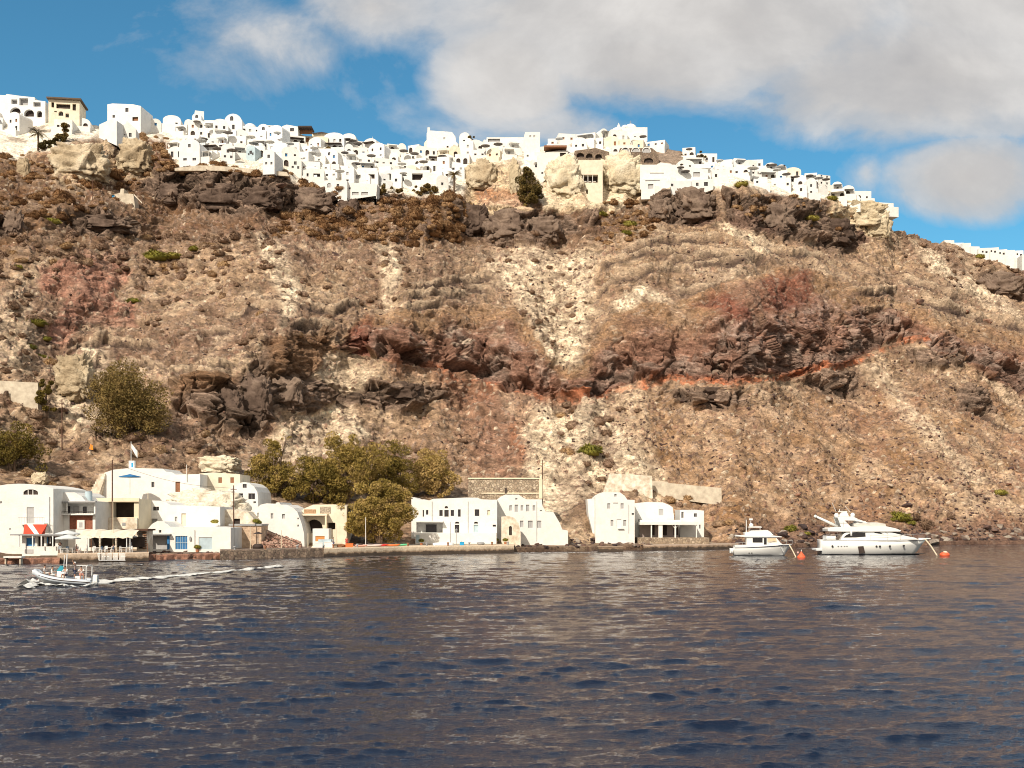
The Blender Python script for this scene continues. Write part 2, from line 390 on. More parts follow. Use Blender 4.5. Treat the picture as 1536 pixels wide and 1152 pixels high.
# loose ground: lumps, small ledges, stones
loose = (1-crag)*(1-m_vil*.85)
nz1 = fbm(X/1.1, Y/1.1, Z/1.1, 2)
lum = fbm(X/7, Y/7, Z/7, 4); ledge = ridged(X/26+lum*.4, Y/26, Z/4.4, 3)
strata_zone = pmask([[(880,340),(1120,345),(1130,400),(930,440),(880,420)], [(600,400),(740,395),(740,462),(600,470)], [(1270,410),(1350,420),(1340,470),(1280,460)], [(110,500),(240,500),(240,560),(110,560)]], wx, wy, 12)
h1, h2, s4 = worley(X/1.3+.55*nz1, Y/1.3, Z/1.0+.55*nz1)
rocky = np.clip(.5+.9*fbm(X/34, Y/34, Z/34, 3)+.25*sstep(1150, 1400, PX)*sstep(560, 700, PY), 0, 1)
stone = sstep(.5, .15, h1)*(s4[..., 1] > .62-.35*rocky)*(.4+s4[..., 2])
rib = ridged(X/17+.3*lum, Y/40, Z/46, 3)-.6; nick = ridged(X/4.2+.5*lum, Y/6, Z/2.6, 3)-.62
midz = (1-sstep(560, 640, PY)*sstep(880, 980, PX)*.45)
disp = disp+loose*(1.15*lum+0.6*stone+(0.55+.9*strata_zone)*sstep(.55, .85, ledge)*.9+midz*(1-strata_zone)*(2.9*rib+.9*nick))
disp = disp+m_cream*1.8*(ridged(X/12, Y/12, Z/8, 4)-.6)
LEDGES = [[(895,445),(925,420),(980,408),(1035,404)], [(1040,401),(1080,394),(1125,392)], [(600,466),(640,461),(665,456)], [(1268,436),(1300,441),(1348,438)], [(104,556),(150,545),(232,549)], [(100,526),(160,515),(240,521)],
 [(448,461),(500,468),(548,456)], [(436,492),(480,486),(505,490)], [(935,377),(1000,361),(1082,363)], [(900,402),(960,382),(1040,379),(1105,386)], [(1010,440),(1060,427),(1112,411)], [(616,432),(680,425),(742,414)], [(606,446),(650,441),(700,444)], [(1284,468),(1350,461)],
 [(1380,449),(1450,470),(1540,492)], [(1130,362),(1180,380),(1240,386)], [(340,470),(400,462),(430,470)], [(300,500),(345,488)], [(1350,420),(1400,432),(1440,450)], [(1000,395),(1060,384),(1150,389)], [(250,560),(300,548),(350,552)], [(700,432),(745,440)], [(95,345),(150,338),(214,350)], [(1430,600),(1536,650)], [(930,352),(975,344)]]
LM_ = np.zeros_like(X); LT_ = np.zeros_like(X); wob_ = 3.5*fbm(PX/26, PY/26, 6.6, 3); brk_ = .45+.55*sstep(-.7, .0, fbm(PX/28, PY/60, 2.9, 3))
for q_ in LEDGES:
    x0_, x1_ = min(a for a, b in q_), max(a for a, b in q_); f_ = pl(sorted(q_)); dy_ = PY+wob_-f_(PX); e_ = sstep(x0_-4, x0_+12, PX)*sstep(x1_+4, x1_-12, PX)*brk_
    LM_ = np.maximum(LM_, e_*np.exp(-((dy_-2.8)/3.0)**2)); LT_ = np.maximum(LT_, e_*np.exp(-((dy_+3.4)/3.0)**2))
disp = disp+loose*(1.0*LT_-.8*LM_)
disp = disp*sstep(0.0, 0.05, tt)[:, None]
disp *= (1-0.8*pmask([[(-500,700),(0,690),(150,690),(600,735),(870,730),(880,850),(-500,870)]], PX, PY, 20))
W = W+nrm*disp[..., None]
W[-1, :, 2] = np.maximum(W[-1, :, 2], Ws[-1, :, 2]-0.5)
X, Y, Z = W[..., 0], W[..., 1], W[..., 2]

# ---- colours of the ground (albedo, with ledge shade painted in)
def C3(*c): return np.array(c, np.float32)
def lay(col, m, c): 
    m = np.clip(m, 0, 1)[..., None]; return col*(1-m)+np.asarray(c, np.float32)*m
nA = fbm(X/40, Y/40, Z/40, 4); nB = fbm(X/11, Y/11, Z/11, 4); nC = fbm(X/3.5, Y/3.5, Z/2.5, 4); nD = fbm(X/60+9, Y/60, Z/30, 3)
col = np.broadcast_to(C3(.300, .205, .132), X.shape+(3,)).copy()
col = lay(col, sstep(-.1, .5, nA), C3(.36, .245, .150)); col = lay(col, .7*sstep(.0, .5, -nA), C3(.225, .140, .095))
col = lay(col, .75*sstep(.15, .5, nB), C3(.47, .355, .24)); col = lay(col, .55*sstep(.1, .5, -nB), C3(.16, .095, .065))
# right-hand talus is warmer, its foot redder
rt = sstep(880, 1010, PX)*sstep(560, 620, PY); col = lay(col, .62*rt, C3(.36, .225, .125)+0.10*nB[..., None])
col = lay(col, .5*rt*sstep(-.1, .35, fbm(X/30+PX/200, Y/30, Z/30-PX/90, 3))*sstep(1180, 1300, PX), C3(.235, .115, .072))
redsl = pmask([[(690,590),(740,585),(800,600),(822,606),(792,650),(775,725),(700,722),(690,660),(650,610)]], wx, wy, 12)
col = lay(col, .75*redsl, C3(.26, .14, .09)); col = lay(col, .45*pmask([[(780,600),(822,602),(800,640),(780,700),(762,640)]], wx, wy, 8), C3(.36, .13, .05))
col = lay(col, .6*pmask([[(560,640),(690,610),(720,720),(640,690)]], wx, wy, 25), C3(.33, .215, .13))
for p, s in SCREE:
    m = pmask([p], wx, wy, 9); col = lay(col, m*s*(.95+.8*nC+.5*nB), C3(.70, .59, .43))
# shrub coloured dark litter under the village
col = lay(col, .75*pmask([[(-60,236),(200,230),(430,262),(700,296),(980,305),(960,345),(700,372),(400,348),(100,372),(-60,400)]], wx, wy, 22), C3(.15, .085, .048)+.06*nB[..., None])
col = lay(col, .8*pmask([[(196,196),(262,206),(258,252),(206,248)]], wx, wy, 5), C3(.16, .075, .04))
# rock units
v_ = tone[..., None]
lava = C3(.112, .078, .058)+hue[..., None]*C3(.125, .090, .070)
col = col*(1-m_up[..., None])+m_up[..., None]*lay(lava*v_, .5*sstep(.1, .5, nA+nB*.5), C3(.15, .082, .06))
col = col*(1-m_low[..., None])+m_low[..., None]*lay(lava*v_*1.08, .7*pmask([[(400,500),(510,480),(515,540),(470,560),(400,560)], [(255,560),(370,550),(330,585),(250,600)]], wx, wy, 12), C3(.21, .115, .055))
ba = (wy-btop)/np.maximum(bbot-btop, 8)
bc = np.broadcast_to(C3(.24, .125, .085), X.shape+(3,)).copy()
bc = lay(bc, sstep(.50, .08, ba+.25*nB), C3(.33, .20, .105))
bc = lay(bc, .9*sstep(.05, .4, nB+.7*nC)*sstep(.25, .5, ba), C3(.34, .24, .195))
bc = lay(bc, .75*sstep(.6, .9, ba+.3*nB), C3(.20, .145, .12)); bc = lay(bc, .7*sstep(.9, 1.0, ba), C3(.22, .07, .035))
bc = lay(bc, .55*pmask([[(1090,455),(1290,440),(1300,500),(1100,520)]], wx, wy, 15)*sstep(-.2, .3, nC), C3(.30, .20, .17))
bc = lay(bc, .85*pmask([[(1040,460),(1090,430),(1210,405),(1220,450),(1110,478)], [(520,490),(560,480),(570,540),(530,530)]], wx, wy, 10), C3(.21, .068, .042))
bc = lay(bc, .7*sstep(.25, .5, nC+nB*.6)*pmask([[(560,500),(740,492),(720,552),(620,545)]], wx, wy, 14), C3(.60, .50, .38))
bc = lay(bc, .6*sstep(.35, .6, nC), C3(.12, .075, .06)); bc = lay(bc, .6*sstep(.45, .7, fbm(X/5+40, Y/5, Z/3, 3)), C3(.52, .42, .33))
col = col*(1-m_band[..., None])+m_band[..., None]*bc*(1+(v_-1)*.85)
col = lay(col, .9*sstep(6.0, 3.0, line_d(wx2+6*nB, wy2+3*nC, seam))*np.clip(.75+1.4*nC+.5*nB, 0, 1), C3(.46, .15, .06))
col = lay(col, .55*sstep(26, 6, line_d(wx, wy, [(850,596),(700,580),(640,552),(600,540)])), C3(.27, .11, .06))
pc = lay(np.broadcast_to(C3(.33, .165, .115), X.shape+(3,)), sstep(0, .4, nB), C3(.36, .21, .15)); pc = lay(pc, sstep(440, 470, wy)*sstep(.0, .25, ridged(X/30, Y/30, Z/2.2, 2)-.55), C3(.13, .07, .05))
col = lay(col, m_pink, pc*(1+(v_-1)*.5))
cr = lay(np.broadcast_to(C3(.62, .505, .335), X.shape+(3,)), sstep(.0, .4, nB), C3(.50, .38, .235)); cr = lay(cr, .5*sstep(.2, .6, nC), C3(.36, .26, .17))
col = lay(col, m_cream, cr)
col = lay(col, pmask([[(712,278),(795,288),(792,318),(715,305)]], wx2, wy2, 5)*.85, lay(np.broadcast_to(C3(.40, .19, .09), X.shape+(3,)), sstep(290, 308, wy), C3(.50, .32, .22)))
vc = lay(np.broadcast_to(C3(.70, .66, .58), X.shape+(3,)), .55*sstep(.25, .6, nC), C3(.34, .25, .17)); vc = lay(vc, .6*sstep(.3, .5, nB), C3(.12, .08, .05))
col = lay(col, m_vil*(1-m_cream*.8), vc)
col = lay(col, pmask([[(972,205),(1000,212),(1060,232),(1052,258),(990,258),(975,235)]], wx2, wy2, 4)*.85, C3(.19, .125, .085))   # scrubby dark walls beside the domed church
chute = fbm(X/9+.02*Z, Y/60, Z/60, 3)*sstep(-.3, .3, nD); col = lay(col, .45*loose*(1-m_vil)*sstep(.12, .42, chute), C3(.50, .39, .27)); col = lay(col, .40*loose*(1-m_vil)*sstep(.12, .42, -chute), C3(.20, .125, .085))
# stones lying on the slope: pale, grey and rusty
sc = s4[..., 3:4]; stc = np.where(sc > .84, C3(.54, .45, .34), np.where(sc > .5, C3(.30, .22, .17), np.where(sc > .22, C3(.17, .115, .09), C3(.25, .14, .10))))
col = lay(col, loose*(stone > .05)*.8*(1-m_vil), 0); col = col+stc*(np.clip(loose*(stone > .05)*.8*(1-m_vil), 0, 1))[..., None]
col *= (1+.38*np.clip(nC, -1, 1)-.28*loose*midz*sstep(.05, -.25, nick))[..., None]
col *= (1-.35*strata_zone*loose*sstep(.60, .5, ledge)*sstep(.40, .5, ledge))[..., None]  # thin shadow lines of the strata, darkened in the colour
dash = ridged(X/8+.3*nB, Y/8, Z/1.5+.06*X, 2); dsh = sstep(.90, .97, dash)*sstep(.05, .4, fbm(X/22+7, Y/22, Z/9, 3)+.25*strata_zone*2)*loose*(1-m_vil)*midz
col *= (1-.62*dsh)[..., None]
col = lay(col, 1.0*LM_*loose, C3(.075, .05, .04)); col = lay(col, .6*LT_*loose, C3(.46, .36, .25))  # paints shadow under each ledge and a lit top edge above it
# wet dark rock and weed line at the water
wet = sstep(1.6, .4, Z+.5*nB); col = lay(col, wet*.85, C3(.085, .055, .04))
foot = sstep(7.5, 3.5, Z+1.5*nB)*sstep(1060, 1160, PX); col = lay(col, foot*.6, C3(.15, .085, .065))
lum_ = col.mean(-1, keepdims=True); col = lum_+(col-lum_)*(.84-.02*m_band)[..., None]; col = col*C3(1.22, 1.15, 1.06)*(1-.10*m_band[..., None])
col = np.clip(col, .012, .84)

# skirt under the sea, plateau behind the skyline
fr = W[0].copy(); fr[:, 1] -= 1.2; fr[:, 2] = -3.0
W0 = W[0].copy(); 
back = [W[-1]+np.array([0, 12, -1.2], np.float32), W[-1]+np.array([0, 60, -4], np.float32), W[-1]+np.array([0, 320, -18], np.float32)]
VV = np.concatenate([fr[None], W, np.stack(back)], 0); CC = np.concatenate([col[:1]*.5, col, np.repeat(col[-1:], 3, 0)], 0)
nr = VV.shape[0]
idx = np.arange(nr*NC).reshape(nr, NC)
FA = np.stack([idx[:-1, :-1], idx[:-1, 1:], idx[1:, 1:], idx[1:, :-1]], -1).reshape(-1, 4)
GROUND = attr_mat('volcanic_ground', 1.3, 0.42, 0.5)
me = np_mesh('cliff_hillside', VV.reshape(-1, 3), FA, GROUND); set_color(me, CC.reshape(-1, 3))
link(tag(bpy.data.objects.new('cliff_hillside', me), kind='structure'))
print('sky D', [round(float(np.interp(x, colx, D[-1]))) for x in (0, 300, 600, 900, 1200, 1320, 1400, 1536)], 'top z', [round(float(np.interp(x, colx, W[-1, :, 2]))) for x in (0, 300, 600, 900, 1200, 1400)])

def gi(px, py):
    c = int(np.clip(np.searchsorted(colx, px), 0, NC-1)); y0, y1 = yb[c], ysk[c]
    t = (py-y0)/(y1-y0); return int(np.clip(round(t*(NR-1)), 0, NR-1)), c
def G(px, py):
    """point of the ground surface seen at a place of the photograph"""
    r, c = gi(px, py); return Vector(W[r, c].tolist())
def GD(px, py): r, c = gi(px, py); return float(Ws[r, c, 1])
def GN(px, py): r, c = gi(px, py); return Vector(nrm[r, c].tolist())
# ------------------------------------------------------------------ sea: a swell of many crossing wave trains
def wave_field(x, y, dist):
    rw = np.random.default_rng(21); dx = np.zeros_like(x); dy = np.zeros_like(x); dz = np.zeros_like(x)
    for i in range(110):
        lam = 0.25*(6.5/0.25)**(rw.random()**1.35)
        th = R(-80)+rw.normal()*0.36               # travelling mostly towards the boat, a little across
        k = 2*math.pi/lam; kx, ky = math.cos(th)*k, math.sin(th)*k
        amp = 0.0055*lam**0.58*rw.uniform(.5, 1.3)
        if lam > 6: amp *= 0.7
        fade = np.clip(1.4-dist/(lam*150), 0, 1)
        ph = kx*x+ky*y+rw.random()*6.28
        s, c = np.sin(ph), np.cos(ph)
        dz += amp*fade*c; q = 1.1*amp*fade; dx -= q*kx/k*s; dy -= q*ky/k*s
    patch = (1+.6*np.clip(fbm(x/13, y/9, 0.3, 3), -.8, 1.1)-.25*np.clip(x/60, -1, 1))
    return dx*patch, dy*patch, dz*patch
rows = np.concatenate([np.linspace(-60, 12, 30), 14*np.exp(np.linspace(0, math.log(290/14), 900))]).astype(np.float32)
u = np.concatenate([np.linspace(-1.1, -.56, 60, endpoint=False), np.linspace(-.56, .56, 900), np.linspace(.56, 1.1, 61)[1:]]).astype(np.float32)
SY, U = np.meshgrid(rows, u, indexing='ij'); SX = U*np.maximum(SY, 30)
ddx, ddy, ddz = wave_field(SX, SY, np.abs(SY)+5)
calm = 1-.35*sstep(150, 230, SY)
V = np.stack([SX+ddx*calm, SY+ddy*calm, ddz*calm], -1)
V[-1, :, 2] = -.1; V[0, :, 2] = -.1; V[:, 0, 2] = -.1; V[:, -1, 2] = -.1
nr_, nc_ = SX.shape; idx = np.arange(nr_*nc_).reshape(nr_, nc_)
FA = np.stack([idx[:-1, :-1], idx[:-1, 1:], idx[1:, 1:], idx[1:, :-1]], -1).reshape(-1, 4)
m, nt, b = nodes('sea_water')
b.inputs['Base Color'].default_value = (0.008, 0.013, 0.028, 1); b.inputs['Roughness'].default_value = 0.025; b.inputs['Specular Tint'].default_value = (.95, .84, .90, 1)
b.inputs['IOR'].default_value = 1.55; b.inputs['Specular IOR Level'].default_value = 0.5
geo = N(nt, 'ShaderNodeNewGeometry'); mp = N(nt, 'ShaderNodeMapping'); mp.inputs['Scale'].default_value = (0.8, 1.7, 1); mp.inputs['Rotation'].default_value = (0, 0, R(12))
nt.links.new(geo.outputs['Position'], mp.inputs[0])
n1 = noise_tex(nt, 4.6, 6, 0.66, mp.outputs[0], 0.5)
bump(nt, b, n1, 0.042, 1.0)
me = np_mesh('sea', V.reshape(-1, 3), FA, m)
link(tag(bpy.data.objects.new('sea', me), kind='structure'))
# the open water round about, out to the horizon
far = MB()
def ring(x0, y0, x1, y1): far.add([(x0, y0, -.12), (x1, y0, -.12), (x1, y1, -.12), (x0, y1, -.12)], [(0, 1, 2, 3)])
ring(-6000, -6000, 6000, -60); ring(-6000, -60, -66, 12); ring(66, -60, 6000, 12)
w0 = 1.1*30
far.add([(-33, -60, -.12), (-33, 27, -.12), (-319, 290, -.12), (-6000, 290, -.12), (-6000, -60, -.12)], [(0, 1, 2, 3, 4)])
far.add([(33, -60, -.12), (6000, -60, -.12), (6000, 290, -.12), (319, 290, -.12), (33, 27, -.12)], [(0, 1, 2, 3, 4)])
far.v = far.v[0:4]+far.v[12:]; far.f = [(0, 1, 2, 3), (4, 5, 6, 7, 8), (9, 10, 11, 12, 13)]
far.add([(-6000, 290, -.13), (-300, 290, -.13), (-300, 6000, -.13), (-6000, 6000, -.13)], [(0, 1, 2, 3)]).add([(300, 290, -.13), (6000, 290, -.13), (6000, 6000, -.13), (300, 6000, -.13)], [(0, 1, 2, 3)])
tag(far.build('open_sea', m), kind='structure')

# ------------------------------------------------------------------ sky with broken cloud, sun from the left behind the boat
w = bpy.data.worlds.new('World'); S.world = w; w.use_nodes = True; nt = w.node_tree; nt.nodes.clear()
out = N(nt, 'ShaderNodeOutputWorld'); bg = N(nt, 'ShaderNodeBackground'); nt.links.new(bg.outputs[0], out.inputs[0])
sky = N(nt, 'ShaderNodeTexSky', sky_type='NISHITA'); sky.sun_disc = False
SUN = Vector((-0.50, -1.0, 0.92)).normalized()
sky.sun_elevation = math.asin(SUN.z); sky.sun_rotation = math.atan2(SUN.x, SUN.y); sky.air_density = 1.0; sky.dust_density = 0.3; sky.ozone_density = 2.0
bg.inputs['Strength'].default_value = 0.096
skyc = mixc(nt, 1.0, sky.outputs[0], (0.58, 1.24, 1.32), 'MULTIPLY')
tc = N(nt, 'ShaderNodeTexCoord'); sep = N(nt, 'ShaderNodeSeparateXYZ'); nt.links.new(tc.outputs['Generated'], sep.inputs[0])
def mth(op, a, b_=None, cl=False):
    n = N(nt, 'ShaderNodeMath', operation=op, use_clamp=cl)
    for i, v in ((0, a), (1, b_)):
        if v is None: continue
        if isinstance(v, (int, float)): n.inputs[i].default_value = v
        else: nt.links.new(v, n.inputs[i])
    return n.outputs[0]
az = mth('DIVIDE', sep.outputs[0], mth('MAXIMUM', mth('ABSOLUTE', sep.outputs[1]), 0.08)); el = mth('DIVIDE', sep.outputs[2], mth('MAXIMUM', mth('ABSOLUTE', sep.outputs[1]), 0.08))
cmb = N(nt, 'ShaderNodeCombineXYZ'); nt.links.new(az, cmb.inputs[0]); nt.links.new(mth('MULTIPLY', el, 1.35), cmb.inputs[1]); nt.links.new(sep.outputs[1], cmb.inputs[2])
nz = noise_tex(nt, 6.0, 10, 0.60, cmb.outputs[0], 0.25); nz2 = noise_tex(nt, 7.0, 7, 0.55, cmb.outputs[0], 0.3)
wob = mth('SUBTRACT', nz, 0.5)
def blob(px, py, rx, ry, amp=1.0):
    """a cloud bank in one direction of the sky: 1 inside, falling off softly"""
    a = mth('DIVIDE', mth('SUBTRACT', az, (px-768)/F), rx/F); e = mth('DIVIDE', mth('SUBTRACT', el, (HZ-py)/F), ry/F)
    d = mth('SQRT', mth('ADD', mth('MULTIPLY', a, a), mth('MULTIPLY', e, e)))
    return mth('MULTIPLY', mth('SUBTRACT', 1.0, d), amp)
bl = [blob(1050, 20, 470, 150, 1.0), blob(760, 110, 130, 110, .95), blob(1380, 110, 330, 140, .9), blob(380, 55, 190, 95, .27), blob(1450, 265, 165, 85, .85), blob(560, 10, 150, 70, .42),
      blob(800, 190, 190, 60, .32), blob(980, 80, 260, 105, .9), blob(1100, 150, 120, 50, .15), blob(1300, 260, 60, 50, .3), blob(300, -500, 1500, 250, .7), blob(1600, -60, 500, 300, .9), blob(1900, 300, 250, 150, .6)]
s_ = bl[0]
for q in bl[1:]: s_ = mth('MAXIMUM', s_, q)
# unseen bright cloud behind the boat, added as warm fill for the shadows
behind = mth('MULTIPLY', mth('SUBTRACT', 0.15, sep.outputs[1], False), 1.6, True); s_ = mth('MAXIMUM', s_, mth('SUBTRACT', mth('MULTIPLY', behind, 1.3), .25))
dens = mth('ADD', s_, mth('MULTIPLY', wob, 1.0))
cm = ramp(nt, dens, [(0.02, 0), (0.13, .28), (0.26, .74), (0.46, .94), (.8, .98)])
# bodies are grey below, paler at the sunlit left shoulders
lit = ramp(nt, mth('ADD', mth('MULTIPLY', nz2, .55), mth('MULTIPLY', nz, .6)), [(0.34, (5.0, 4.8, 4.75)), (0.54, (6.3, 6.05, 5.85)), (0.68, (7.8, 7.5, 7.2)), (0.84, (9.6, 9.3, 8.9))])
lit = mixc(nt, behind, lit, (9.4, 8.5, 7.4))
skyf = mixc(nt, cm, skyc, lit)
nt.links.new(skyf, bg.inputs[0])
sl = bpy.data.lights.new('sun', 'SUN'); sl.energy = 5.0; sl.angle = R(0.55); sl.color = (1.0, 0.90, 0.77)
so = bpy.data.objects.new('sun', sl); so.rotation_euler = SUN.to_track_quat('Z', 'Y').to_euler(); link(so)
cd = bpy.data.cameras.new('camera'); cam = bpy.data.objects.new('camera', cd); link(cam); cam.location = (0, 0, CH); cam.rotation_euler = (R(90), 0, 0)
cd.sensor_width = 36; cd.lens = F/1536*36; cd.shift_y = (HZ-576)/1536; cd.clip_end = 12000; cd.clip_start = 0.5
S.camera = cam
S.view_settings.view_transform = 'Standard'; S.view_settings.look = 'None'; S.view_settings.exposure = 0; S.view_settings.gamma = 1
S.cycles.filter_width = 1.05; S.cycles.max_bounces = 5; S.cycles.diffuse_bounces = 2; S.cycles.glossy_bounces = 3; S.cycles.transparent_max_bounces = 4; S.cycles.caustics_reflective = False; S.cycles.caustics_refractive = False
# ------------------------------------------------------------------ stones, shrubs, trees
def ico(sub):
    bm = bmesh.new(); bmesh.ops.create_icosphere(bm, subdivisions=sub, radius=1.0)
    v = np.array([q.co[:] for q in bm.verts], np.float32); f = np.array([[w.index for w in q.verts] for q in bm.faces], np.int32); bm.free(); return v, f
ICO = {k: ico(k) for k in (1, 2, 3, 4, 5)}
def rock_shape(seed, sub=3, cuts=13):
    """a broken angular stone: a lump cut by flat faces"""
    r = np.random.default_rng(seed); v, f = ICO[sub]; v = v.copy(); v *= (1+.18*fbm(v[:, 0]*1.4+seed, v[:, 1]*1.4, v[:, 2]*1.4, 2))[:, None]
    for i in range(cuts):
        n = r.normal(size=3); n /= np.linalg.norm(n); d = r.uniform(.52, .86); e = v@n-d; v -= np.outer(np.maximum(e, 0), n).astype(np.float32)
    v *= r.uniform(.8, 1.2, 3)*np.array([1, 1, .8]); v += (.03*np.stack([pn(v[:, 0]*5+k*9, v[:, 1]*5, v[:, 2]*5+seed) for k in range(3)], 1)); return v, f
def shrub_shape(seed, sub=3):
    """a cushion of thin twigs around a rounded heart"""
    v, f = ICO[2]; v = v.copy(); r = np.random.default_rng(seed)
    lump = lambda q: 1+.25*fbm(q[:, 0]*1.6+seed*3, q[:, 1]*1.6, q[:, 2]*1.6, 2)+.10*pn(q[:, 0]*4, q[:, 1]*4, q[:, 2]*4+seed)
    v = v*lump(v)[:, None]*.90; n = 520 if sub == 3 else 170
    d = r.normal(size=(n, 3)); d[:, 2] = np.abs(d[:, 2])-.15; d /= np.linalg.norm(d, axis=1)[:, None]; d = d.astype(np.float32)
    o = d*(lump(d)*.86)[:, None]; t = d*(lump(d)*r.uniform(1.0, 1.2, n))[:, None]+r.normal(size=(n, 3))*.07; s_ = np.cross(d, r.normal(size=(n, 3))); s_ /= np.linalg.norm(s_, axis=1)[:, None]
    wd = .055 if sub == 3 else .095
    tv = np.stack([o-s_*wd, o+s_*wd, t], 1).reshape(-1, 3); tf = np.arange(3*n).reshape(n, 3)+len(v)
    q = np.concatenate([v, tv])*np.array([1.0, .9, .74]); q[:, 2] = np.maximum(q[:, 2], -.4); return q, np.concatenate([f, tf])
def tint_mat(name, stops, scale, fine, bmp=0.15, amt=.35):
    """colour wanders from one plant or stone to the next and is mottled close up"""
    m, nt, b = nodes(name); g = N(nt, 'ShaderNodeNewGeometry'); oi = N(nt, 'ShaderNodeObjectInfo')
    n = noise_tex(nt, scale, 2); ad = N(nt, 'ShaderNodeMath', operation='ADD'); mu = N(nt, 'ShaderNodeMath', operation='MULTIPLY_ADD')
    nt.links.new(oi.outputs['Random'], mu.inputs[0]); mu.inputs[1].default_value = .45; mu.inputs[2].default_value = -.225
    nt.links.new(n, ad.inputs[0]); nt.links.new(mu.outputs[0], ad.inputs[1])
    c = ramp(nt, ad.outputs[0], stops); f = noise_tex(nt, fine, 4, .7)
    c = mixc(nt, 1.0, c, ramp(nt, f, [(.25, 1-amt), (.75, 1+amt)]), 'MULTIPLY')
    nt.links.new(c, b.inputs['Base Color']); b.inputs['Roughness'].default_value = .95; b.inputs['Specular IOR Level'].default_value = .1
    bump(nt, b, f, bmp); return m
SHRUB = tint_mat('dry_cushion_shrub', [(.30, (.22, .14, .09)), (.45, (.30, .20, .14)), (.58, (.37, .26, .18)), (.72, (.42, .27, .14))], .12, 3.0, .3)
DSHRUB = tint_mat('brown_cushion_shrub', [(.30, (.15, .078, .038)), (.5, (.25, .135, .062)), (.7, (.34, .21, .11))], .10, 3.0, .3)
GSHRUB = tint_mat('green_scrub', [(.3, (.13, .125, .03)), (.5, (.24, .22, .04)), (.7, (.34, .29, .07))], .3, 3.5, .3)
STONE = tint_mat('fallen_lava_stone', [(.28, (.085, .055, .048)), (.42, (.19, .12, .09)), (.52, (.24, .12, .075)), (.62, (.30, .23, .17)), (.74, (.45, .36, .27))], .35, 2.2, .12)
SHORE = tint_mat('dark_shore_stone', [(.3, (.055, .04, .038)), (.5, (.14, .085, .066)), (.62, (.20, .155, .125)), (.75, (.36, .31, .25))], .4, 2.0, .12)
CRAGROCK = tint_mat('crag_lava', [(.3, (.085, .058, .044)), (.5, (.145, .102, .078)), (.7, (.22, .16, .12))], .2, 1.2, .3)

SHR_ZONES = [  # polygon, number, radius range in photo pixels, kind, description
 ([(-30,236),(70,225),(215,250),(215,300),(150,330),(-30,330)], 150, (4, 11), 'd', 'on the slope under the left end of the village'),
 ([(200,202),(258,208),(256,252),(205,246)], 60, (4, 8), 'd', 'in the brown gully between the two white villages'),
 ([(215,245),(330,246),(430,258),(560,305),(550,315),(420,268),(300,256),(215,262)], 110, (4, 9), 'd', 'on the rim above the long dark crag'),
 ([(430,318),(560,300),(700,292),(690,370),(560,365),(400,350)], 260, (5, 12), 'd', 'on the slope below the middle of the village'),
 ([(-30,345),(210,355),(430,335),(410,372),(300,420),(60,400),(-30,440)], 230, (5, 12), 's', 'on the slope below the long dark crag'),
 ([(-30,430),(90,400),(70,500),(120,560),(60,590),(-30,570)], 70, (5, 12), 's', 'above the concrete wall at the far left'),
 ([(200,400),(420,370),(700,370),(560,470),(330,540),(220,500)], 150, (4, 9), 's', 'on the pale slope left of the red band'),
 ([(-30,640),(110,600),(140,660),(140,735),(60,735),(-30,710)], 60, (6, 13), 's', 'on the bank behind the left harbour houses'),
 ([(150,660),(360,655),(350,700),(160,700)], 36, (6, 14), 's', 'on the bank behind the white compound'),
 ([(700,350),(900,350),(880,470),(820,530),(740,430)], 90, (3, 7), 's', 'in the pale gully above the red band'),
 ([(900,300),(990,300),(980,350),(930,380),(890,360)], 60, (4, 9), 'd', 'beside the cream rock faces'),
 ([(1060,285),(1240,295),(1290,320),(1250,350),(1100,320)], 50, (3, 8), 'd', 'on the rim above the dark crags at the right'),
 ([(1335,350),(1536,395),(1536,430),(1400,420),(1340,390)], 70, (3, 8), 's', 'on the ridge at the right'),
 ([(830,600),(960,610),(930,700),(840,735),(825,660)], 32, (5, 13), 's', 'on the pale scree above the right-hand house'),
 ([(850,700),(1100,745),(1110,800),(1060,790),(1000,755),(860,730)], 34, (5, 12), 's', 'behind the right-hand white house'),
 ([(1320,770),(1430,770),(1420,795),(1330,790)], 10, (8, 14), 's', 'above the shore behind the motor yacht'),
 ([(560,640),(700,640),(700,720),(640,720)], 20, (5, 9), 's', 'right of the grove of trees'),
 ([(1000,480),(1536,420),(1536,760),(1000,720)], 60, (2, 5), 's', 'on the bare slope at the right'),
]
def inpoly(x, y, poly):
    c = False; n = len(poly)
    for i in range(n):
        x0, y0 = poly[i]; x1, y1 = poly[(i+1) % n]
        if (y0 > y) != (y1 > y) and x < (x1-x0)*(y-y0)/(y1-y0)+x0: c = not c
    return c
def sample(poly, n, r):
    xs = [q[0] for q in poly]; ys = [q[1] for q in poly]; o = []
    while len(o) < n:
        x, y = r.uniform(min(xs), max(xs)), r.uniform(min(ys), max(ys))
        if inpoly(x, y, poly): o.append((x, y))
    return o
